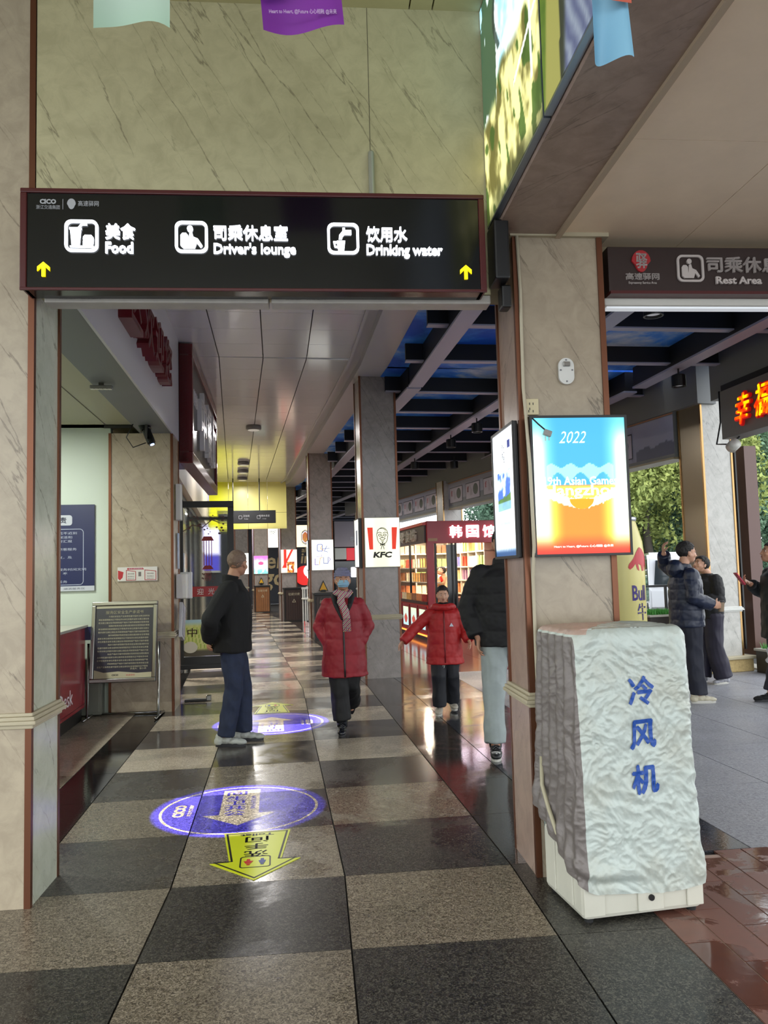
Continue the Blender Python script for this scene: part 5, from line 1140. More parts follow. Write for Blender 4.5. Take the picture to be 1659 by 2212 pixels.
cb = BM(); tube(cb, [(5.41, 5.38, 3.7), (5.42, 5.40, 3.3), (5.38, 5.45, 3.02), (5.42, 5.2, 2.98), (5.45, 5.05, 3.05)], .012, 6); tag(obj('fascia_cable', cb, BLACK, None, FA, smooth=True), 'black cable hanging at the end of the grey fascia', 'cable')
bs = thing('loudspeaker', 'small white loudspeaker under the grey fascia', 'loudspeaker', FA @ T(5.36, 5.05, 2.94)); bm = BM(); cyl(bm, (0, 0, 0), .07, .12, 18, mx=Matrix.Rotation(R(70), 4, 'X')); obj('horn', bm, PALE, bs, smooth=True)
bm = BM(); box(bm, 5.42, 5.7, -1, 5.6, 3.62, 4.5); struct('trim_8', bm, M('grey_beam_soffit'), FA); bm = BM(); box(bm, 0, .3, -.1, 21, 3.68, 4.5); struct('trim_9', bm, M('grey_beam_soffit'), FO)
# track spots under the grid ceiling
for i, (f, s, t) in enumerate(((FA, 3.12, 2.6), (FA, 4.82, 5.3), (FB, 3.12, 2.0), (FB, 3.12, 3.6), (FB, 4.0, 6.5), (FB, 3.12, 6.6), (FB, 4.82, 1.8))):
    o = thing('track_spot', ('nearest', 'large right-hand', 'middle', 'second middle', 'small far right', 'far', 'far right')[i] + ' black can lamp below the dark grid ceiling', 'lamp', f @ T(s, t, 3.74))
    bm = BM(); lathe(bm, [(.02, .15), (.085, .15), (.09, .14), (.09, .0), (.075, -.0), (.07, .03), (.01, .03)], 20); obj('can', bm, BLACK, o, smooth=False); bm = BM(); cyl(bm, (0, 0, .025), .068, .004, 20); obj('lens', bm, M('pale_lens', '#c8c8cc', .3, es=.25), o); bm = BM(); cyl(bm, (0, 0, .2), .012, .12, 8); obj('stem', bm, BLACK, o)
o = thing('disc_lamp', 'round white disc lamp just behind the white lamp bar on the right', 'lamp', FA @ T(2.05, .62, 3.45)); bm = BM(); lathe(bm, [(.01, .03), (.11, .03), (.12, .01), (.10, 0), (.01, 0)], 24); obj('disc', bm, M('pale_disc', '#c4c8cf', .3, es=.2), o, smooth=True); bm = BM(); cyl(bm, (0, 0, .3), .006, .56, 8); obj('cord', bm, BLACK, o)
# ================================================================ PEOPLE
# bodies and garments: overlapping closed volumes merged into one skin (voxel remesh), then smoothed and creased
def solid(name, bm, vox, m, parent, smooth=4, disp=None, **p):
    bmesh.ops.recalc_face_normals(bm, faces=bm.faces)
    me = bpy.data.meshes.new('t'); bm.to_mesh(me); bm.free(); o = bpy.data.objects.new(name, me); COL.objects.link(o)
    r = o.modifiers.new('r', 'REMESH'); r.mode = 'VOXEL'; r.voxel_size = vox; r.use_smooth_shade = True
    if smooth: s = o.modifiers.new('s', 'SMOOTH'); s.factor = .5; s.iterations = smooth
    me2 = bpy.data.meshes.new_from_object(o.evaluated_get(bpy.context.evaluated_depsgraph_get())); o.modifiers.clear(); o.data = me2; bpy.data.meshes.remove(me); me2.name = name
    if disp:
        n = len(me2.vertices); co = np.empty(n * 3); no = np.empty(n * 3); me2.vertices.foreach_get('co', co); me2.vertices.foreach_get('normal', no); co = co.reshape(-1, 3); no = no.reshape(-1, 3)
        co = co + no * disp(co)[:, None]; me2.vertices.foreach_set('co', co.ravel())
    me2.shade_smooth(); me2.materials.clear(); me2.materials.append(m); o.parent = parent
    for k, v in p.items(): o[k] = v
    return o
def nz(co, f, seed=0.0): return np.array([noise.noise(Vector((x * f + seed, y * f, z * f))) for x, y, z in co])
def puff(p, a, wr=.004, z0=0.0):
    def f(co):
        w = nz(co, 5, 3.1); return a * (np.abs(np.sin(math.pi * (co[:, 2] - z0 + .012 * w) / p)) ** .55 - .6) + wr * nz(co, 16, 7.7) + wr * .5 * nz(co, 34, 1.3)
    return f
def folds(a, f=11, st=1.0):
    def g(co):
        c = co.copy(); c[:, 2] *= st; return a * (1 - 2.2 * np.abs(nz(c, f, 5.5))) + a * .5 * nz(c, f * 2.3, 2.2)
    return g
V3 = Vector
def limb(bm, pts, rs, n=14):
    pts = [V3(p) for p in pts]; tube(bm, pts, rs, n)
    for p, r in zip(pts, rs):
        a = r if isinstance(r, (int, float)) else min(r); ball(bm, p, a * .98, 12, 8)
def hand(bm, w, d, pn, side, L_, curl=.35, spread=.10, thumb=.6):
    """w wrist, d pointing direction, pn palm normal, side +1/-1: which side the thumb leaves"""
    d = V3(d).normalized(); pn = (V3(pn) - d * V3(pn).dot(d)).normalized(); s = d.cross(pn).normalized() * side
    k = L_ / .185; pl_ = .085 * k
    m = Matrix((s, d, pn)).transposed().to_4x4()
    ball(bm, V3(w) + d * pl_ * .55, (.040 * k, .052 * k, .015 * k), 14, 10, m); ball(bm, V3(w) + d * pl_ * .2, (.028 * k, .03 * k, .018 * k), 10, 8, m)
    for i, (o, ln) in enumerate(((.030, .072), (.010, .082), (-.010, .076), (-.029, .060))):
        p = V3(w) + d * pl_ * (.92 if i in (1, 2) else .86) + s * o * k; q = (d + s * spread * (1.5 - i) * .6).normalized(); pts = [p - q * .02 * k]; a = curl * (1 + .12 * i)
        for f, c in ((0, a * .6), (.42, a), (.33, a * .9), (.25, a * .6)):
            if f: p = p + q * ln * k * f
            pts.append(p); q = (q * math.cos(c) + pn * math.sin(c)).normalized() if f != .25 else q
        tube(bm, pts, [.0092 * k, .0090 * k, .0086 * k, .0080 * k, .0068 * k], 10); ball(bm, pts[-1], .0068 * k, 8, 6)
    p = V3(w) + d * pl_ * .30 + s * .030 * k; q = (d * .75 + s * thumb + pn * .25).normalized(); r = (q + pn * curl * .8 + d * .3).normalized()
    pts = [p - s * .012 * k, p + q * .030 * k, p + q * .030 * k + r * .026 * k, p + q * .030 * k + r * .048 * k]; tube(bm, pts, [.013 * k, .0115 * k, .0098 * k, .0078 * k], 10); ball(bm, pts[-1], .0078 * k, 8, 6)
def headshape(bm, c, H, yaw=0, pitch=0, child=1.0):
    """c centre of the skull; returns matrix of the head: +y front"""
    m = Matrix.Translation(c) @ Matrix.Rotation(R(yaw), 4, 'Z') @ Matrix.Rotation(R(-pitch), 4, 'X'); k = H
    def b(x, y, z, rx, ry, rz): ball(bm, m @ V3((x * k, y * k, z * k)), (rx * k, ry * k, rz * k), 18, 12, m.to_3x3().to_4x4())
    b(0, -.004, .016, .0455, .0545, .050); b(0, .010, -.014, .0395, .043, .048); b(0, .026, -.042, .0245, .023, .021); b(0, .012, -.020, .0425, .034, .030)
    b(0, .040, -.002, .026, .014, .022)
    for sx in (-1, 1):
        b(.022 * sx, .037, -.018, .013, .012, .013); b(.0455 * sx, .000, -.006, .006, .011, .0175); b(.047 * sx, -.003, .002, .005, .008, .009)
        b(.017 * sx, .046, .010, .012, .006, .005); b(.0065 * sx, .0525, -.022, .0055, .006, .005)
    b(0, .054, -.010, .0062, .008, .014); b(0, .060, -.019, .0068, .0075, .0065)
    b(0, .0475, -.0335, .013, .006, .0036); b(0, .0465, -.0395, .011, .0065, .0042)
    return m
def face(par, m, k, skin_lip='#8a4a42', browc='#1c1512'):
    EW = M('eye_white', '#cfc8bf', .25); EB = M('dark_iris', '#1a100c', .15); q = m.to_3x3().to_4x4()
    for sx in (-1, 1):
        bm = BM(); ball(bm, m @ V3((.0175 * sx * k, .0445 * k, .001 * k)), (.0085 * k, .0048 * k, .0042 * k), 12, 8, q); e = obj('eye', bm, EW, par, smooth=True)
        bm = BM(); ball(bm, m @ V3((.0175 * sx * k, .0480 * k, .001 * k)), (.0042 * k, .0022 * k, .0042 * k), 10, 8, q); obj('iris', bm, EB, e, smooth=True)
        bm = BM(); tube(bm, [m @ V3((x * sx * k, y * k, z * k)) for x, y, z in ((.008, .0525, .0115), (.017, .0515, .0150), (.027, .045, .0125))], [.0014 * k, .0019 * k, .0010 * k], 6); obj('eyebrow', bm, M('dark_brow', browc, .7), par)
    bm = BM(); ball(bm, m @ V3((0, .0510 * k, -.0345 * k)), (.0115 * k, .0035 * k, .0024 * k), 12, 6, q); ball(bm, m @ V3((0, .0505 * k, -.0390 * k)), (.0100 * k, .0038 * k, .0030 * k), 12, 6, q); obj('lips', bm, M('lips', skin_lip, .4), par, smooth=True)
def hair(par, m, k, col, vox=.006, back=1.0, name='hair', thick=1.0, low=0.0):
    bm = BM(); q = m.to_3x3().to_4x4(); B_ = lambda x, y, z, a, b, c: ball(bm, m @ V3((x * k, y * k, z * k)), (a * k, b * k, c * k), 20, 14, q)
    t = .0035 * thick
    B_(0, -.007, .021, .0455 + t, .054 + t, .050 + t)
    o = solid(name, bm, vox, M(col[0], col[1], .7, var=.2, vs=60), par, 2, folds(.0045, 34))
    inv = m.inverted(); me = o.data; b2 = bmesh.new(); b2.from_mesh(me)
    kill = [v for v in b2.verts if (lambda p: p.y > .033 and p.z < .036 or p.z < (-.004 if p.y > -.010 else -.030 - low) and p.y > -.2 or (p.y > .012 and p.z < .020) )(V3((inv @ v.co) / k))]
    bmesh.ops.delete(b2, geom=kill, context='VERTS'); bmesh.ops.solidify(b2, geom=b2.faces[:], thickness=.004 * thick); b2.to_mesh(me); b2.free(); me.shade_smooth(); return o
def shoe(par, an, d, L_, up_m, sole_m, H, lift=0, name='shoe', high=0, tilt=0):
    """an: ankle point on the ground plane (heel area), d: pointing direction in xy"""
    a = math.atan2(d[1], d[0]) - math.pi / 2; m = Matrix.Translation((an[0], an[1], an[2] if len(an) > 2 else 0)) @ Matrix.Rotation(a, 4, 'Z') @ Matrix.Rotation(R(-tilt), 4, 'X'); k = L_ / .28
    bm = BM()
    for y, z, rx, ry, rz in ((-.035, .045, .036, .042, .040), (-.03, .075, .034, .036, .040), (.03, .055, .040, .055, .038), (.09, .042, .045, .055, .030), (.14, .036, .044, .048, .026), (.165, .032, .036, .035, .022)): ball(bm, m @ V3((0, y * k, z * k)), (rx * k, ry * k, rz * k), 16, 10, m.to_3x3().to_4x4())
    if high: tube(bm, [m @ V3((0, -.015 * k, .06)), m @ V3((0, -.025 * k, .06 + high))], [.045 * k, .050 * k], 16)
    bmesh.ops.bisect_plane(bm, geom=bm.verts[:] + bm.edges[:] + bm.faces[:], plane_co=m @ V3((0, 0, .018 * k)), plane_no=m.to_3x3() @ V3((0, 0, 1)), clear_inner=True)
    bmesh.ops.holes_fill(bm, edges=[e for e in bm.edges if e.is_boundary]); s = solid(name, bm, .006, up_m, par, 3, folds(.002, 30))
    bm = BM(); pts = []
    for t in range(28):
        q = 2 * math.pi * t / 28; y = .063 + .128 * math.sin(q); wv = .037 + .011 * math.sin(q) if True else 0; pts.append((wv * math.cos(q) * (1 if abs(math.sin(q)) < .9 else .95) * k, y * k))
    prism(bm, pts, .0, .028 * k, 'z', mx=m); obj('sole', bm, sole_m, s)
    lm = M('lace_grey', '#55565a', .7); bm = BM()
    for i in range(4): y = .045 + .024 * i; tube(bm, [m @ V3((-.022 * k, y * k, (.084 - .012 * i) * k)), m @ V3((0, (y + .006) * k, (.099 - .012 * i) * k)), m @ V3((.022 * k, (y + .010) * k, (.082 - .012 * i) * k))], .0022, 6)
    if not high or high < .1: obj('laces', bm, lm, s)
    else: bm.free()
    return s
SKIN = M('skin', '#a87a60', .5, var=.06, vs=30); SKIN2 = M('skin_fair', '#b98c72', .5, var=.06, vs=30)
BLKJ = M('black_jacket_cloth', '#050506', .85, var=.3, vs=9); BLKJ2 = M('black_puffer_cloth', '#060609', .75, var=.2, vs=9)
DENIM = M('dark_blue_denim', '#18233c', .75, var=.3, vs=14); REDC = M('deep_red_puffer', '#84101f', .62, var=.16, vs=6); REDB = M('bright_red_puffer', '#a01214', .58, var=.12, vs=6)
BLKP = M('black_trouser_cloth', '#0a0a0c', .7); GRYP = M('light_grey_trouser', '#8e9796', .75, var=.12, vs=8); NVJ = M('navy_puffer', '#141d33', .42, var=.25, vs=8); NVP = M('navy_trouser', '#141726', .7, var=.2)
WSH = M('white_shoe', '#a9aca6', .5, var=.08, vs=20); BSO = M('dark_sole', '#26262a', .6); WSO = M('white_sole', '#b4b2aa', .5)
def person(label, x, y, heading, H):
    o = thing('person', label, 'person', Matrix.Translation((x, y, 0)) @ Matrix.Rotation(R(heading - 90), 4, 'Z')); return o
def base_joints(H):
    J = dict(head=(0, .012, .933), neck=(0, -.004, .85), ch=(0, 0, .74), wa=(0, .0, .62), pe=(0, 0, .53))
    for s, q in ((-1, 'L'), (1, 'R')):
        J['sh' + q] = (.108 * s, 0, .815); J['el' + q] = (.135 * s, -.012, .64); J['wr' + q] = (.14 * s, .03, .485); J['hi' + q] = (.05 * s, 0, .52); J['kn' + q] = (.053 * s, .008, .285); J['an' + q] = (.055 * s, -.008, .045)
    return {k: V3(v) * H for k, v in J.items()}
def body(par, J, H, skin, hands=('L', 'R'), vox=.0065, yaw=0, pitch=0, hd=None, curl=.4, legs=True):
    bm = BM(); k = H; m = headshape(bm, J['head'], H, yaw, pitch)
    tube(bm, [J['neck'] - V3((0, 0, .03 * k)), J['neck'], J['head'] + V3((0, -.01 * k, -.02 * k))], [.040 * k, .033 * k, .031 * k], 14)
    tube(bm, [J['pe'] - V3((0, 0, .03 * k)), J['pe'] + V3((0, 0, .03 * k)), J['wa'], J['ch'], J['ch'] + V3((0, 0, .06 * k)), J['neck'] - V3((0, 0, .015 * k))], [(.085 * k, .06 * k), (.09 * k, .065 * k), (.075 * k, .053 * k), (.082 * k, .056 * k), (.070 * k, .048 * k), (.034 * k, .034 * k)], 20)
    for q, s in (('L', -1), ('R', 1)):
        shp = J['sh' + q] + V3((-.012 * s * k, 0, -.026 * k)); limb(bm, [J['ch'] + V3((.05 * s * k, 0, .045 * k)), shp, (shp + J['el' + q]) / 2, J['el' + q], (J['el' + q] * .6 + J['wr' + q] * .4), J['wr' + q]], [.024 * k, .026 * k, .024 * k, .023 * k, .023 * k, .0155 * k])
        if legs: limb(bm, [J['hi' + q], (J['hi' + q] * .6 + J['kn' + q] * .4), J['kn' + q], (J['kn' + q] * .65 + J['an' + q] * .35), J['an' + q]], [.052 * k, .045 * k, .031 * k, .031 * k, .020 * k]); ball(bm, J['an' + q] + V3((0, .03 * k, -.02 * k)), (.017 * k, .036 * k, .012 * k))
        if q in hands:
            h = (hd or {}).get(q, {}); fore = (J['wr' + q] - J['el' + q]).normalized()
            hand(bm, J['wr' + q], h.get('d', fore), h.get('pn', (-s, .2, 0)), h.get('side', 1 if s < 0 else -1) * 1, .108 * H, h.get('curl', curl), thumb=h.get('thumb', .6))
    solid('body', bm, vox, skin, par, 2); return m
def coat(par, J, H, m, hem, hemr, disp, arm=(.047, .043, .040, .034), chest=(.125, .082), waist=(.118, .085), vox=.008, name='jacket', lean=(0, 0), collar=True, sh=.0, cuffs=None, sleeve_end=.93, smooth=3):
    bm = BM(); k = H; hx, hy = lean
    tube(bm, [V3((hx * k, hy * k, hem * k)), J['wa'] * .4 + V3((hx * .6 * k, hy * .6 * k, hem * .6 * k)), J['wa'], J['ch'], J['ch'] + V3((0, 0, .040 * k)), J['neck'] - V3((0, 0, .036 * k)), J['neck'] - V3((0, 0, .004 * k))], [(hemr[0] * k, hemr[1] * k), ((hemr[0] * .6 + waist[0] * .4) * k, (hemr[1] * .6 + waist[1] * .4) * k), (waist[0] * k, waist[1] * k), (chest[0] * k, chest[1] * k), (chest[0] * .90 * k, chest[1] * .92 * k), (.062 * k, .056 * k), (.043 * k, .043 * k)], 28)
    for q, s in (('L', -1), ('R', 1)):
        e = J['el' + q] + (J['wr' + q] - J['el' + q]) * sleeve_end
        shp = J['sh' + q] + V3((-.012 * s * k, 0, -.022 * k)); limb(bm, [J['ch'] + V3((.045 * s * k, 0, .062 * k)), shp, (shp + J['el' + q]) / 2, J['el' + q], (J['el' + q] + e) / 2], [.034 * k, arm[0] * .88 * k, arm[1] * .92 * k, arm[2] * .95 * k, arm[2] * .92 * k]); tube(bm, [(J['el' + q] + e) / 2, e], [arm[2] * .95 * k, arm[3] * k], 16)
    return solid(name, bm, vox, m, par, smooth, disp)
def trousers(par, J, H, m, disp, r=(.072, .058, .047, .043), vox=.008, end=.9, name='trousers'):
    bm = BM(); k = H
    tube(bm, [J['pe'] + V3((0, 0, .06 * k)), J['pe'], J['pe'] - V3((0, 0, .045 * k))], [(.092 * k, .07 * k), (.098 * k, .075 * k), (.085 * k, .065 * k)], 20)
    for q in 'LR':
        e = J['kn' + q] + (J['an' + q] - J['kn' + q]) * end; limb(bm, [J['hi' + q], J['hi' + q] * .5 + J['kn' + q] * .5, J['kn' + q], J['kn' + q] * .5 + e * .5], [r[0] * k, r[1] * k, r[2] * k, r[3] * k]); tube(bm, [J['kn' + q] * .5 + e * .5, e], [r[3] * k, r[3] * 1.02 * k], 16)
    return solid(name, bm, vox, m, par, 3, disp)

# 1 standing man in black, back to us, hands clasped behind
H = 1.72; p = person('man in a black jacket and blue jeans standing with hands clasped behind his back', -1.39, 7.12, 8, H); J = base_joints(H)
J['head'] += V3((0, .035, -.01)); J['neck'] += V3((0, .015, -.005))
for q, s in (('L', -1), ('R', 1)): J['el' + q] = V3((.155 * s, -.10, .645)) * H; J['wr' + q] = V3((.028 * s + .01, -.112, .535)) * H; J['sh' + q] += V3((0, -.02, 0))
J['anL'] += V3((0, .10, 0)); J['knL'] += V3((0, .07, 0)); J['anR'] += V3((0, -.05, 0))
m = body(p, J, H, SKIN, yaw=58, hd={'L': dict(d=(.8, -.25, -.6), pn=(0, 1, 0), side=1, curl=.7), 'R': dict(d=(-.8, -.3, -.65), pn=(0, 1, 0), side=-1, curl=.8)})
hair(p, m, H, ('cropped_grey_hair', '#6e5a4c'), thick=.3, low=.01)
coat(p, J, H, BLKJ, .475, (.130, .098), folds(.008, 7, .7), chest=(.132, .096), waist=(.132, .104), arm=(.056, .052, .046, .038), sleeve_end=.90)
bm = BM(); tube(bm, [J['neck'] + V3((0, -.015, -.06)), J['neck'] + V3((0, -.02, .0)), J['neck'] + V3((0, -.012, .035))], [(.085, .078), (.074, .072), (.078, .080)], 20); solid('collar', bm, .007, BLKJ, p, 3, folds(.003, 12))
trousers(p, J, H, DENIM, folds(.007, 9, .6), r=(.066, .056, .046, .044), end=.97)
shoe(p, (J['anL'].x, J['anL'].y - .02), (0, 1), .29, WSH, BSO, H); shoe(p, (J['anR'].x, J['anR'].y - .02), (.12, 1), .29, WSH, BSO, H)

# 2 woman in the long red coat
H = 1.52; p = person('woman in a long red padded coat, knitted hat and blue mask walking to the viewer', -.41, 7.50, -88, H); J = base_joints(H)
for q, s in (('L', -1), ('R', 1)): J['sh' + q] = V3((.108 * s, 0, .80)) * H; J['el' + q] = V3((.150 * s, -.040, .645)) * H; J['wr' + q] = V3((.090 * s, .012, .545)) * H
J['anL'] += V3((.03, -.34, .12)); J['knL'] += V3((.02, -.04, .0)); J['anR'] += V3((-.055, .06, 0)); J['knR'] += V3((-.03, .05, 0))
m = body(p, J, H, SKIN, hands=('L', 'R'), yaw=8, pitch=-4, curl=.3, hd={'L': dict(d=(.45, .05, -.8)), 'R': dict(d=(-.45, .05, -.8))})
face(p, m, H)
coat(p, J, H, REDC, .345, (.145, .118), puff(.155, .007, .006, .1), chest=(.118, .092), waist=(.120, .098), arm=(.052, .052, .048, .043), sleeve_end=.92)
for s in (-1, 1):                                                     # black lapels of the open collar
    bm = BM(); tube(bm, [V3((.065 * s, -.05, 1.305)), V3((.088 * s, .035, 1.27)), V3((.062 * s, .115, 1.19)), V3((.012 * s, .148, 1.05))], [(.020, .028), (.028, .030), (.030, .018), (.008, .008)], 12); solid('lapel', bm, .006, BLKP, p, 2)
bm = BM(); zt = [V3((.0, .150, 1.06)), V3((-.002, .156, .95)), V3((-.004, .165, .8)), V3((-.006, .180, .62)), V3((-.008, .186, .53))]; tube(bm, zt, .008, 8); obj('zip', bm, M('black_zip', '#111114', .4), p, smooth=True)
bm = BM(); tube(bm, [V3((0, 0, .515)), V3((0, 0, .62))], [(.256, .202), (.250, .198)], 40, caps=False); hb = solid('hem_band', bm, .008, M('maroon_hem', '#4e1028', .6, var=.4, vs=20), p, 1) if False else bm.free()
bm = BM(); q = m.to_3x3().to_4x4(); k = H
ball(bm, m @ V3((0, -.007 * k, .030 * k)), (.0515 * k, .0595 * k, .052 * k), 22, 14, q); ball(bm, m @ V3((0, -.022 * k, .006 * k)), (.050 * k, .046 * k, .044 * k), 20, 12, q)
hat = solid('knitted_hat', bm, .006, M('lilac_knit', '#7c7c96', .9, bump=.8, bs=90), p, 2, lambda co: .0035 * np.sin(co[:, 2] * 260) + .003 * np.sin(np.arctan2(co[:, 1], co[:, 0]) * 46))
b2 = bmesh.new(); b2.from_mesh(hat.data); inv = m.inverted(); bmesh.ops.delete(b2, geom=[v for v in b2.verts if (lambda a: a.y > .012 and a.z < .020)((inv @ v.co) / k)], context='VERTS'); bmesh.ops.solidify(b2, geom=b2.faces[:], thickness=.006); b2.to_mesh(hat.data); b2.free(); hat.data.shade_smooth()
bm = BM(); ball(bm, m @ V3((0, .030 * k, -.024 * k)), (.037 * k, .036 * k, .030 * k), 20, 14, q)
mk = solid('face_mask', bm, .005, M('light_blue_mask', '#7fa6bd', .7), p, 1, lambda co: .0022 * np.sin(co[:, 2] * 330))
b2 = bmesh.new(); b2.from_mesh(mk.data); bmesh.ops.delete(b2, geom=[v for v in b2.verts if (lambda a: a.y < .020)((inv @ v.co) / k)], context='VERTS'); bmesh.ops.solidify(b2, geom=b2.faces[:], thickness=.003); b2.to_mesh(mk.data); b2.free(); mk.data.shade_smooth()
for s in (-1, 1): bm = BM(); tube(bm, [m @ V3((.034 * s * k, .030 * k, -.014 * k)), m @ V3((.047 * s * k, .002 * k, .0))], .0018, 6); obj('mask_loop', bm, WHITE, p)
n_ = NT('striped_wool'); v_ = n_.tc('Object', (1, 1, 1), (.5, .7, .3)); w_ = n_.n('ShaderNodeTexWave'); w_.inputs['Scale'].default_value = 11; w_.inputs['Distortion'].default_value = 2; n_.l(v_, w_.inputs[0]); n_.set(col=n_.ramp(w_.outputs['Fac'], [(0, lin('#4a3f80')), (.25, lin('#b0407a')), (.45, lin('#e0bc48')), (.7, lin('#e2c860')), (.85, lin('#5d8a8c')), (1, lin('#5a4a9a'))]), rough=.9)
bm = BM(); pts = [V3((.068 * math.sin(a), .012 + .066 * math.cos(a), 1.288 + .012 * math.sin(a * 2))) for a in (k_ * math.pi / 8 for k_ in range(17))]; tube(bm, pts, .030, 12); tube(bm, [V3((.01, .085, 1.28)), V3((.02, .125, 1.22)), V3((-.02, .15, 1.14)), V3((-.035, .165, 1.06))], [.03, .034, .032, .03], 12); scf = solid('striped_scarf', bm, .006, n_.m, p, 2, folds(.004, 26))
bm = BM()
for i in range(9): tube(bm, [V3((-.062 + .007 * i, .172, 1.07)), V3((-.066 + .008 * i, .178, 1.0)), V3((-.068 + .008 * i + .004 * (i % 2), .176, .945))], .0035, 6)
obj('fringe', bm, n_.m, scf)
trousers(p, J, H, BLKP, folds(.008, 9, .7), r=(.07, .062, .054, .052), end=.84)
BT = M('black_shiny_boot', '#14161c', .18)
for q in 'LR':
    a = J['an' + q]; kn = J['kn' + q]; s = shoe(p, (a.x, a.y - .0, a.z - .045 * H), (.05, 1), .245, BT, BSO, H, high=.0, tilt=(-32 if q == 'L' else 0), name='boot'); bm = BM(); tube(bm, [a + V3((0, -.02, -.01)), a * .75 + kn * .25, a * .4 + kn * .6], [.046, .052, .058], 18); solid('boot_shaft', bm, .006, BT, p, 2, folds(.004, 14, 2.2))

# 3 boy in the bright red jacket
H = 1.32; p = person('boy in a bright red padded jacket walking with his arm held out', .60, 8.38, -92, H); J = base_joints(H)
J['shR'] = V3((.118, 0, .80)) * H; J['elR'] = V3((.215, .02, .685)) * H; J['wrR'] = V3((.325, .08, .575)) * H; J['shL'] = V3((-.118, 0, .80)) * H; J['elL'] = V3((-.16, .0, .66)) * H; J['wrL'] = V3((-.19, .08, .57)) * H
J['head'] += V3((.005, .02, -.005)); J['anR'] += V3((-.0, .09, 0)); J['knR'] += V3((0, .09, .01)); J['anL'] += V3((0, -.10, .02))
m = body(p, J, H, SKIN2, yaw=5, pitch=2); m_ = m; face(p, m, H * 1.0)
hair(p, m, H, ('short_black_hair', '#15110f'), thick=1.1)
coat(p, J, H, REDB, .385, (.152, .115), puff(.13, .006, .006, .06), chest=(.124, .094), waist=(.132, .102), arm=(.054, .050, .046, .040), sleeve_end=1.04)
bm = BM(); tube(bm, [V3((-.105, -.02, 1.09)), V3((-.088, .05, 1.105)), V3((-.03, .088, 1.095)), V3((.03, .088, 1.095)), V3((.088, .05, 1.105)), V3((.105, -.02, 1.09)), V3((.08, -.09, 1.08)), V3((0, -.12, 1.06)), V3((-.08, -.09, 1.08)), V3((-.105, -.02, 1.09))], .034, 12); ball(bm, V3((0, -.12, 1.03)), (.11, .06, .08)); solid('hood', bm, .007, REDB, p, 3, folds(.005, 18))
bm = BM(); ball(bm, V3((0, .01, 1.125)), (.075, .065, .03)); solid('neck_lining', bm, .006, M('black_fleece', '#0e0c0c', .9), p, 2)
bm = BM(); prism(bm, [(-.022, .0), (.022, 0), (0, .038)], -.004, .004, mx=T(-.075, .128, .90, 170)); obj('jacket_badge', bm, M('silver_badge', '#9a9ca6', .3, .5), p)
bm = BM(); tube(bm, [V3((0, .118, 1.06)), V3((0, .130, .9)), V3((0, .142, .7)), V3((0, .148, .53))], .008, 8); obj('zip_flap', bm, M('dark_red_zip', '#6d0c10', .5), p, smooth=True)
trousers(p, J, H, M('black_navy_trouser', '#0b0d16', .7), folds(.007, 9, .7), r=(.060, .060, .056, .052), end=.93)
bm = BM(); tube(bm, [V3((.005, .12, .55)), V3((.025, .135, .50)), V3((.035, .13, .445))], .003, 6); tube(bm, [V3((.0, .12, .55)), V3((.012, .135, .49)), V3((.03, .13, .45))], .003, 6); obj('drawstring', bm, WHITE, p)
for q, s in (('L', -1), ('R', 1)): shoe(p, (J['an' + q].x, J['an' + q].y - .02, J['an' + q].z - .045 * H), (.12 * s, 1), .25, M('beige_shoe', '#a39c8e', .5, var=.15, vs=25), WSO, H)

# 4 man in the black puffer, half behind the column
H = 1.82; p = person('man in a black puffer jacket and light grey trousers, half hidden by the thick column', .99, 6.62, -97, H); J = base_joints(H)
J['elR'] = V3((.165, -.01, .645)) * H; J['wrR'] = V3((.125, .05, .505)) * H; J['shR'] = V3((.118, 0, .81)) * H; J['elL'] = V3((-.165, -.02, .64)) * H; J['wrL'] = V3((-.15, .03, .50)) * H
J['anR'] += V3((.02, .26, 0)); J['knR'] += V3((.02, .16, .01)); J['anL'] += V3((-.03, -.28, .03)); J['knL'] += V3((-.03, -.04, 0))
m = body(p, J, H, SKIN, hd={'R': dict(d=(.05, .25, -.95), curl=.5)}); face(p, m, H); hair(p, m, H, ('short_black_hair', '#15110f'))
coat(p, J, H, BLKJ2, .47, (.142, .108), puff(.15, .008, .007, .08), chest=(.140, .104), waist=(.142, .108), arm=(.060, .060, .055, .044), sleeve_end=.92)
bm = BM(); tube(bm, [J['neck'] + V3((0, -.01, -.07)), J['neck'] + V3((0, -.005, .03))], [(.10, .09), (.082, .08)], 20); solid('collar', bm, .007, BLKJ2, p, 3, folds(.004, 12))
trousers(p, J, H, GRYP, folds(.010, 7, .7), r=(.064, .056, .048, .046), end=.94)
for q in 'LR': s = shoe(p, (J['an' + q].x, J['an' + q].y - .02, J['an' + q].z - .045 * H), (0, 1), .30, M('black_hightop', '#101114', .45), WSO, H, high=.08); bm = BM(); a = J['an' + q]; ball(bm, V3((a.x, a.y + .125, a.z - .045 * H + .050)), (.040, .048, .018)); obj('toe_cap', bm, M('white_toe', '#b9b9b5', .4), s, smooth=True)

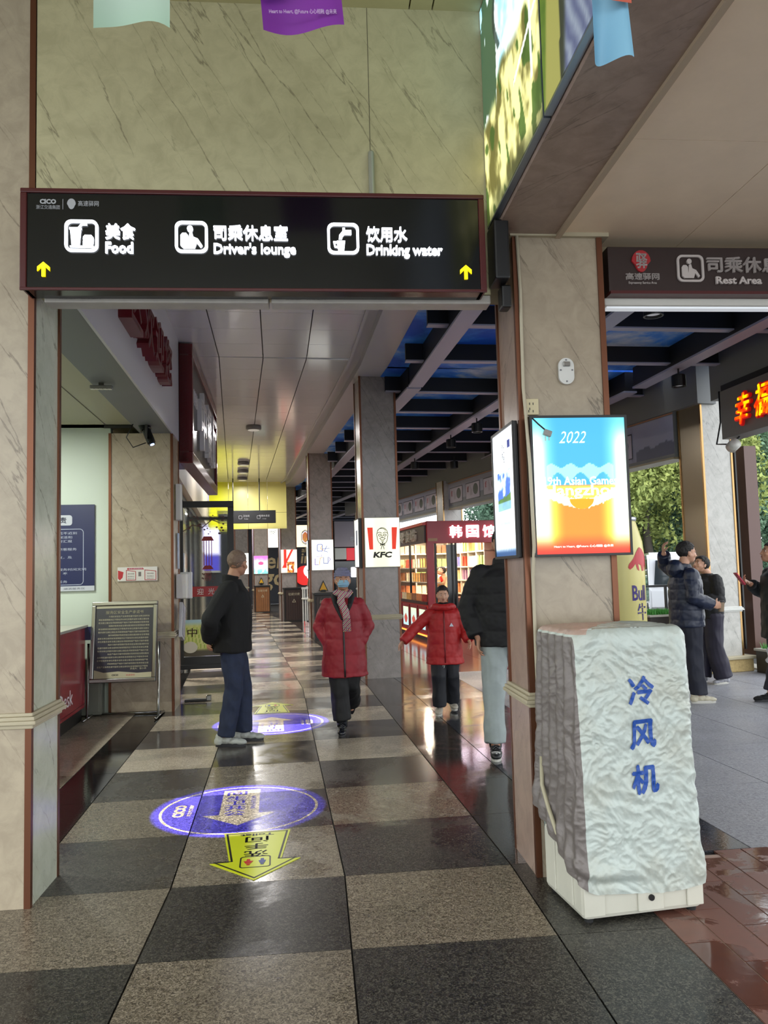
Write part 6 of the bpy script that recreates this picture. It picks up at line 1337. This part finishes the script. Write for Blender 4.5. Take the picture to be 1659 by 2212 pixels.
# 5 man in the navy jacket holding a cup, seen from his right side
H = 1.72; p = person('man in a navy padded jacket holding a paper cup near the outer column', 3.26, 8.62, 4, H); J = base_joints(H)
J['elR'] = V3((.135, -.015, .655)) * H; J['wrR'] = V3((.13, .115, .60)) * H; J['elL'] = V3((-.175, -.05, .86)) * H; J['wrL'] = V3((-.10, -.085, .935)) * H; J['shL'] = V3((-.115, -.01, .835)) * H
J['anL'] += V3((0, -.16, .0)); J['anR'] += V3((0, .06, 0)); J['head'] += V3((0, .015, 0))
m = body(p, J, H, SKIN2, yaw=-2, hd={'R': dict(d=(-.25, .95, .1), pn=(-1, 0, 0), side=1, curl=.55), 'L': dict(d=(.25, -.15, .9), pn=(.2, .9, 0), side=-1, curl=.7)}); face(p, m, H); hair(p, m, H, ('short_black_hair', '#15110f'), thick=1.3)
coat(p, J, H, NVJ, .47, (.125, .10), puff(.11, .006, .005), chest=(.128, .098), waist=(.130, .102), arm=(.056, .052, .047, .038))
bm = BM(); ball(bm, J['neck'] + V3((0, -.095, -.03)), (.10, .085, .10)); tube(bm, [J['neck'] + V3((0, -.005, -.07)), J['neck'] + V3((0, .005, .02))], [(.09, .085), (.075, .075)], 20); solid('hood', bm, .007, NVJ, p, 4, folds(.006, 14))
trousers(p, J, H, NVP, folds(.008, 8, .6), r=(.07, .060, .052, .050), end=.96)
for q in 'LR': shoe(p, (J['an' + q].x, J['an' + q].y - .02), (0, 1), .29, M('cream_shoe', '#b5ae98', .5), WSO, H)
w = p.matrix_world @ (J['wrR'] + V3((-.055, .105, -.015))); cp = thing('paper_cup', 'brown paper cup with a dark lid in the hand of the man in navy', 'cup', Matrix.Translation(w - V3((0, 0, .05)))); bm = BM(); lathe(bm, [(.028, 0), (.040, .10), (.01, .10)], 24); obj('cup', bm, M('kraft_paper', '#8d7a63', .6), cp); bm = BM(); lathe(bm, [(.042, .098), (.042, .108), (.036, .118), (.01, .118)], 24); obj('lid', bm, M('dark_lid', '#1c1a19', .4), cp)

# 6 person behind him
H = 1.60; p = person('person in a short black jacket and dark wide trousers behind the man in navy', 4.02, 9.9, 200, H); J = base_joints(H)
J['elL'] = V3((-.15, .03, .65)) * H; J['wrL'] = V3((-.10, .13, .64)) * H; J['elR'] = V3((.15, .03, .65)) * H; J['wrR'] = V3((.08, .13, .66)) * H; J['head'] += V3((0, .06, -.03)); J['anR'] += V3((.02, .08, 0)); J['anL'] += V3((-.02, -.06, 0))
m = body(p, J, H, SKIN2, pitch=-22, hd={'L': dict(d=(.5, .6, .5), curl=.8), 'R': dict(d=(-.5, .6, .5), curl=.8)}); face(p, m, H); hair(p, m, H, ('short_black_hair', '#15110f'), thick=1.8, low=.05)
coat(p, J, H, BLKJ2, .50, (.12, .095), puff(.12, .006, .006), chest=(.132, .100), waist=(.128, .10), arm=(.058, .056, .052, .042))
trousers(p, J, H, M('purple_black_trouser', '#1e1a2c', .7, var=.2), folds(.010, 7, .6), r=(.075, .066, .062, .066), end=.97)
for q in 'LR': shoe(p, (J['an' + q].x, J['an' + q].y - .02), (0, 1), .25, M('grey_shoe', '#8d8d94', .5), WSO, H)

# 7 person at the right edge looking at a pink phone
H = 1.70; p = person('person in a dark coat looking at a red phone, cut by the right edge', 4.17, 8.42, 178, H); J = base_joints(H)
J['elR'] = V3((.15, .01, .66)) * H; J['wrR'] = V3((.09, .13, .735)) * H; J['elL'] = V3((-.15, .0, .65)) * H; J['wrL'] = V3((-.14, .04, .50)) * H; J['head'] += V3((0, .03, -.01)); J['anR'] += V3((0, .12, 0)); J['anL'] += V3((0, -.1, 0))
m = body(p, J, H, SKIN, pitch=-16, hd={'R': dict(d=(-.15, .8, .45), pn=(-.6, -.2, .8), curl=.8), 'L': dict(curl=.9)}); face(p, m, H); hair(p, m, H, ('short_black_hair', '#15110f'), thick=1.2)
coat(p, J, H, M('dark_green_black_coat', '#0b1114', .6), .40, (.135, .105), folds(.006, 9), chest=(.128, .095), waist=(.128, .098), arm=(.054, .050, .046, .038))
trousers(p, J, H, NVP, folds(.007, 8)); [shoe(p, (J['an' + q].x, J['an' + q].y - .02), (0, 1), .28, BLKJ, BSO, H) for q in 'LR']
w = p.matrix_world @ (J['wrR'] + V3((-.04, .13, .06))); ph = thing('phone', 'red phone held up at the right edge', 'phone', Matrix.Translation(w) @ p.matrix_world.to_3x3().to_4x4() @ Matrix.Rotation(R(-35), 4, 'X')); bx('case', M('red_phone_case', '#b01c3c', .4), ph, -.04, .04, -.008, .008, -.08, .08, bev=.006); bx('lens', BLACK, ph, -.028, -.008, .007, .010, .045, .065)
w = p.matrix_world @ (J['wrL'] + V3((.0, .06, -.10))); bg_ = thing('plastic_bag', 'white plastic bag hanging from the hand of the person at the right edge', 'bag', Matrix.Translation(w - V3((0, 0, .36)))); bm = BM(); tube(bm, [(0, 0, .0), (0, 0, .08), (0, 0, .18), (0, 0, .26), (0, 0, .31)], [(.09, .06), (.13, .08), (.12, .075), (.06, .04), (.03, .02)], 20); solid('sack', bm, .008, M('white_bag_film', '#b9b9bd', .3), bg_, 1, folds(.02, 12)); bm = BM(); tube(bm, [(-.03, 0, .28), (-.02, 0, .38), (0, 0, .42), (.02, 0, .38), (.03, 0, .28)], .006, 8); obj('handle', bm, M('white_bag_film'), bg_)

# 8 shopkeeper inside the kiosk, 9 customer far down the hall
H = 1.60; q_ = kf @ V3((.95, 2.1, 0)); p = person('shopkeeper in a beige top and red scarf bending over goods in the kiosk', q_.x, q_.y, -150, H); J = base_joints(H)
J['head'] += V3((0, .12, -.05)); J['neck'] += V3((0, .07, -.02)); J['ch'] += V3((0, .03, -.005)); J['elR'] = V3((.14, .10, .66)) * H; J['wrR'] = V3((.10, .22, .62)) * H; J['elL'] = V3((-.14, .10, .66)) * H; J['wrL'] = V3((-.10, .22, .62)) * H
for a in ('shR', 'shL'): J[a] += V3((0, .05, -.01))
m = body(p, J, H, SKIN2, pitch=-30, vox=.009); hair(p, m, H, ('short_black_hair', '#15110f'), thick=2, low=.03); coat(p, J, H, M('beige_knit', '#a98d6c', .8), .48, (.11, .08), folds(.005, 9), chest=(.118, .09), vox=.010); trousers(p, J, H, BLKP, None, vox=.011)
bm = BM(); tube(bm, [J['neck'] + V3((.07, -.02, -.0)), J['neck'] + V3((.03, .07, -.04)), J['neck'] + V3((-.05, .09, -.14))], [.03, .035, .04], 10); solid('red_scarf', bm, .008, KR2, p, 2); [shoe(p, (J['an' + a].x, J['an' + a].y - .02), (0, 1), .26, BLKJ, BSO, H) for a in 'LR']
H = 1.62; q_ = FB @ V3((1.80, 16.2, 0)); p = person('far customer in a brown coat standing at the counter beside the white chairs', q_.x, q_.y, 100, H); J = base_joints(H)
m = body(p, J, H, SKIN2, vox=.011); hair(p, m, H, ('short_black_hair', '#15110f'), thick=2, low=.04); coat(p, J, H, M('light_brown_coat', '#8a6452', .7), .42, (.13, .10), folds(.006, 8), vox=.012); trousers(p, J, H, BLKP, None, vox=.012); [shoe(p, (J['an' + a].x, J['an' + a].y - .02), (0, 1), .26, BLKJ, BSO, H) for a in 'LR']
# ================================================================ OUTDOORS
# giant drink can
n = NT('pale_yellow_can'); n.set(col=lin('#d9cf86'), rough=.35); YC = n.m
cn = thing('advert_can', 'tall yellow advertising can with a red bull emblem behind the air cooler', 'advertising figure', Matrix.Translation((3.0, 10.0, 0)) @ Matrix.Rotation(R(16), 4, 'Z'))
bm = BM(); lathe(bm, [(.24, .0), (.25, .05), (.27, .1), (.27, 1.62), (.255, 1.78), (.19, 2.02), (.18, 2.04), (.02, 2.04)], 48); obj('can_body', bm, YC, cn, smooth=True)
bm = BM(); lathe(bm, [(.17, 2.03), (.195, 2.045), (.20, 2.08), (.185, 2.09), (.17, 2.075), (.01, 2.07)], 40); obj('can_rim', bm, M('silver_rim', '#b9bcc8', .3, .6), cn, smooth=True)
def wrap(bm, R_, m, name):
    for v in bm.verts: a = v.co.x / R_; v.co = Vector((R_ * math.sin(a), -R_ * math.cos(a), v.co.z))
    return obj(name, bm, m, cn)
BUL = [(-.20, 1.20), (-.13, 1.27), (-.07, 1.36), (.0, 1.43), (.06, 1.40), (.14, 1.34), (.20, 1.28), (.23, 1.2), (.25, 1.12), (.22, 1.17), (.17, 1.2), (.20, 1.10), (.17, 1.11), (.13, 1.19), (.06, 1.19), (.09, 1.10), (.05, 1.10), (.02, 1.18), (-.04, 1.2), (-.02, 1.1), (-.06, 1.12), (-.09, 1.2), (-.14, 1.15), (-.19, 1.12), (-.22, 1.15)]
bm = BM(); flat(bm, [(a * .78 + .085, b * .9 + .42) for a, b in BUL]); bmesh.ops.triangulate(bm, faces=bm.faces); wrap(bm, .2735, M('red_bull_print', '#c0343a', .4), 'red_emblem')
PU = M('purple_print', '#3c2b7a', .4)
for s, x, z, w, h in (('Bull', .06, 1.14, .22, .19), ('牛', .09, .91, .16, .21), ('250ml', .06, .74, .18, .05)): bm = BM(); text_bm(bm, s, x, z, w, h, 0, bold=.02); bmesh.ops.triangulate(bm, faces=bm.faces); wrap(bm, .2745, PU, 'lettering')
# trees
def leafmat(name, a, b):
    n = NT(name); g = n.n('ShaderNodeNewGeometry'); v = n.tc('World'); f = n.noise(v, .5, 3)
    n.set(col=n.mix(g.outputs['Random Per Island'], n.mix(f, lin(a), lin(b)), lin(b)), rough=.6, spec=.2); return n.m
LG = [leafmat('leaf_green_%d' % i, a, b) for i, (a, b) in enumerate((('#6a7f48', '#97a05a'), ('#5a7a5c', '#86a386'), ('#4a6852', '#6f8d78')))]
rg = np.random.RandomState(4)
def crown(n, rad, hgt, leaf, seed, blobs=26):
    rg = np.random.RandomState(seed); c = rg.normal(0, .42, (blobs, 3)); c /= np.maximum(1, np.linalg.norm(c, axis=1, keepdims=True)); c = c * [rad, rad, hgt]; r = rg.uniform(.26, .48, blobs) * rad
    k = rg.randint(0, blobs, n); d = rg.normal(size=(n, 3)); d /= np.linalg.norm(d, axis=1, keepdims=True); p = c[k] + d * (r[k] * rg.uniform(.75, 1.04, n))[:, None]
    a = rg.normal(size=(n, 3)); a /= np.linalg.norm(a, axis=1, keepdims=True); b = np.cross(a, rg.normal(size=(n, 3))); b /= np.linalg.norm(b, axis=1, keepdims=True); s = leaf * rg.uniform(.6, 1.3, n)[:, None]
    V = np.stack([p - a * s, p + b * s * .5, p + a * s, p - b * s * .5], 1).reshape(-1, 3)
    me = bpy.data.meshes.new('foliage'); me.from_pydata(V.tolist(), [], np.arange(4 * n).reshape(-1, 4).tolist()); return me
CRM = [crown(42000, 4.2, 4.4, .105, 1), crown(42000, 3.9, 4.8, .10, 2)]
for i, (x, y, z, sc, lm, l) in enumerate(((11.0, 33, 6.0, 1.0, 0, 'yellowish green tree above the yellow can'), (15.2, 35, 6.4, 1.08, 1, 'dense bluish green tree left of the outer column'), (19.2, 38, 6.4, 1.0, 2, 'dark green tree behind the outer column'), (23.0, 34, 8.2, 1.25, 1, 'tall leafy tree at the right edge'), (28.0, 40, 8.5, 1.3, 2, 'farther tall tree at the right edge'), (6.2, 38, 5.2, .95, 2, 'tree behind the covered thick column'), (13.2, 42, 5.0, 1.15, 2, 'low dark tree filling the gap behind the first row'), (18.5, 46, 5.5, 1.2, 1, 'low tree filling the second gap behind the first row'), (25.5, 47, 6.5, 1.3, 2, 'broad dark tree in the back row at the right'))):
    t = thing('tree', l, 'tree', Matrix.Translation((x, y, -.13)) @ Matrix.Rotation(i * 1.3, 4, 'Z') @ Matrix.Scale(sc, 4)); me = CRM[i % 2]
    if not me.materials: me.materials.append(LG[0])
    f = bpy.data.objects.new('foliage', me); COL.objects.link(f); f.parent = t; f.material_slots[0].link = 'OBJECT'; f.material_slots[0].material = LG[lm]; f.location = (0, 0, z / sc - .2); f['kind'] = 'stuff'
    bm = BM(); tube(bm, [(0, 0, 0), (.1, 0, 1.5), (0, .1, 3.2), (.2, .2, z / sc)], [.24, .19, .16, .08], 10); obj('trunk', bm, M('grey_bark', '#4a443c', .8, var=.2), t, smooth=True)
# hedge line low behind
hd = crown(9000, 1, 1, .08, 7); 
hm = hd; co = np.array([v.co[:] for v in hm.vertices]); 
for v, c in zip(hm.vertices, co): v.co = (c[0] * 9, c[1] * .8, c[2] * .55 + .5)
hm.materials.append(LG[2]); o = bpy.data.objects.new('hedge', hm); COL.objects.link(o); o.location = (15, 30, -.13); tag(o, 'low dark hedge under the trees', 'hedge', kind='stuff')
# shrub near the right edge
sh = thing('shrub', 'dark green shrub in front of the parked car at the right edge', 'shrub', Matrix.Translation((6.15, 12.6, -.13))); me = crown(2600, .62, .8, .075, 9, 14); me.materials.append(LG[2]); f = bpy.data.objects.new('foliage', me); COL.objects.link(f); f.parent = sh; f.location = (0, 0, .95); f['kind'] = 'stuff'
bm = BM(); 
for k in range(5): tube(bm, [(0, 0, .0), (.12 * math.cos(k * 1.3), .12 * math.sin(k * 1.3), .5), (.3 * math.cos(k * 1.3), .3 * math.sin(k * 1.3), 1.0)], [.02, .015, .008], 6)
obj('stems', bm, M('grey_bark'), sh)
def planter(x, y, w, d, h, z, label, rz=0):
    o = thing('planter_box', label, 'planter', Matrix.Translation((x, y, z)) @ Matrix.Rotation(R(rz), 4, 'Z')); bx('trough', M('black_brown_planter', '#2a2422', .4), o, -w / 2, w / 2, -d / 2, d / 2, 0, h - .03); bx('rim', M('pale_planter_rim', '#a9a69c', .4), o, -w / 2 - .02, w / 2 + .02, -d / 2 - .02, d / 2 + .02, h - .03, h, bev=.004)
    rg = np.random.RandomState(3); n = 1500; p = np.stack([rg.uniform(-w / 2 + .03, w / 2 - .03, n), rg.uniform(-d / 2 + .03, d / 2 - .03, n), np.full(n, h)], 1); q = rg.normal(0, .02, (n, 3)); q[:, 2] = rg.uniform(.03, .09, n); s = rg.normal(0, .006, (n, 3))
    me = bpy.data.meshes.new('artificial_grass'); me.from_pydata(np.stack([p - s, p + s, p + q], 1).reshape(-1, 3).tolist(), [], np.arange(3 * n).reshape(-1, 3).tolist()); me.materials.append(M('plastic_grass', '#4f9a44', .5)); g = bpy.data.objects.new('artificial_grass', me); COL.objects.link(g); g.parent = o; g['kind'] = 'stuff'
planter(5.75, 10.75, 1.5, .42, .34, -.02, 'dark planter box with plastic grass at the right edge', 16); planter(3.95, 11.6, .5, .4, .78, -.02, 'pale topped planter with plastic grass behind the air cooler', 16)
# railing outside
rl_ = thing('railing', 'dark railing with a brown panel behind the man with the cup', 'railing', Matrix.Translation((4.9, 14.2, -.13)) @ Matrix.Rotation(R(8), 4, 'Z'))
for z in (1.2, .62): bx('rail', BLACK, rl_, -1.2, 1.4, -.02, .02, z, z + .04)
for x in (-1.2, .1, 1.36): bx('post', BLACK, rl_, x, x + .04, -.02, .02, 0, 1.22)
bx('brown_panel', M('brown_wood_panel', '#6e4636', .5), rl_, -.9, -.2, -.03, .03, .15, .60)
# vans
def van(x, y, rz, label, body, hgt=1.9):
    o = thing('van', label, 'van', Matrix.Translation((x, y, -.13)) @ Matrix.Rotation(R(rz), 4, 'Z')); L2, W_ = 2.2, .85
    prof = [(-L2, .35), (-L2, 1.0), (-L2 + .12, hgt - .1), (-L2 + .35, hgt), (L2 - 1.3, hgt), (L2 - .55, 1.15), (L2 - .1, .98), (L2, .8), (L2, .35)]
    bm = BM(); prism(bm, prof, -W_, W_); bmesh.ops.bevel(bm, geom=bm.edges[:], offset=.06, segments=2, affect='EDGES'); obj('body', bm, body, o, smooth=False)
    DG = M('dark_car_glass', '#2a3236', .05)
    for sy in (-1, 1):
        for a, b, nm in ((-1.95, -1.0, 'rear_window'), (-.93, .05, 'middle_window'), (.12, 1.0, 'front_window')):
            bm = BM(); top = 1.72; prism(bm, [(a, 1.08), (b + (.35 if nm == 'front_window' else 0), 1.08), (b, top), (a + .06, top)], sy * (W_ + .006) - .004, sy * (W_ + .006) + .004); obj(nm, bm, DG, o)
        for wx in (-1.4, 1.4):
            bm = BM(); cyl(bm, (wx, sy * (W_ - .1), .31), .31, .22, 24, mx=Matrix.Rotation(R(90), 4, 'X')); w = obj('wheel', bm, M('tyre', '#161616', .8), o); bm = BM(); cyl(bm, (wx, sy * (W_ + .012), .31), .18, .02, 20, mx=Matrix.Rotation(R(90), 4, 'X')); obj('hub', bm, STEEL, w)
    bm = BM(); prism(bm, [(-.72, 1.1), (.72, 1.1), (.66, 1.7), (-.66, 1.7)], -L2 - .0, -L2 + .1, 'x', mx=None); obj('back_window', bm, DG, o)
    bm = BM(); box(bm, -L2 - .04, -L2 + .04, -.8, .8, .4, .55); obj('bumper', bm, GREY, o); return o
van(7.9, 21.5, 75, 'white van parked behind the man with the cup', M('white_car_paint', '#c9ccd0', .15, coat=1.0)); van(9.6, 18.0, 60, 'pale car at the right edge behind the shrub', M('pale_car_paint', '#d2d3d6', .15, coat=1.0), 1.7)
bn = thing('banner', 'red banner with white writing strung outside at the right edge', 'banner', Matrix.Translation((12.0, 24, 1.08)) @ Matrix.Rotation(R(-20), 4, 'Z')); bx('cloth', M('crimson_banner', '#b5233c', .5), bn, -1.4, 2.4, -.01, .01, 0, .34); text('为了您和家人的幸福请安全驾驶', M('white_vinyl_letter'), bn, .2, .17, w=2.9, h=.2, y=-.012, bold=.02)
for x in (-1.4, 2.38): bx('pole', GREY, bn, x, x + .03, -.02, .02, -1.21, .4)
for x in range(8): bx('fence_bar', WHITE, bn, -1.3 + .42 * x, -1.26 + .42 * x, .05, .08, -.9, -.02)
bx('fence_rail', M('teal_rail', '#5c8a94', .5), bn, -1.4, 2.4, .04, .09, -.35, -.28)
br = thing('barrier', 'black and yellow striped road barrier at the right edge', 'barrier', Matrix.Translation((10.9, 22, -.13)) @ Matrix.Rotation(R(-20), 4, 'Z')); bx('beam', M('black_barrier', '#242426', .5), br, -1.2, 2.4, -.1, .1, .78, 1.08)
for i in range(7): bm = BM(); prism(bm, [(-1.1 + .5 * i, .80), (-.88 + .5 * i, .80), (-.80 + .5 * i, 1.06), (-1.02 + .5 * i, 1.06)], -.108, -.10); obj('yellow_stripe', bm, M('barrier_yellow', '#d8a818', .5), br)
for x in (-1.0, 2.0): bx('post', M('black_barrier'), br, x, x + .15, -.08, .08, 0, .8)
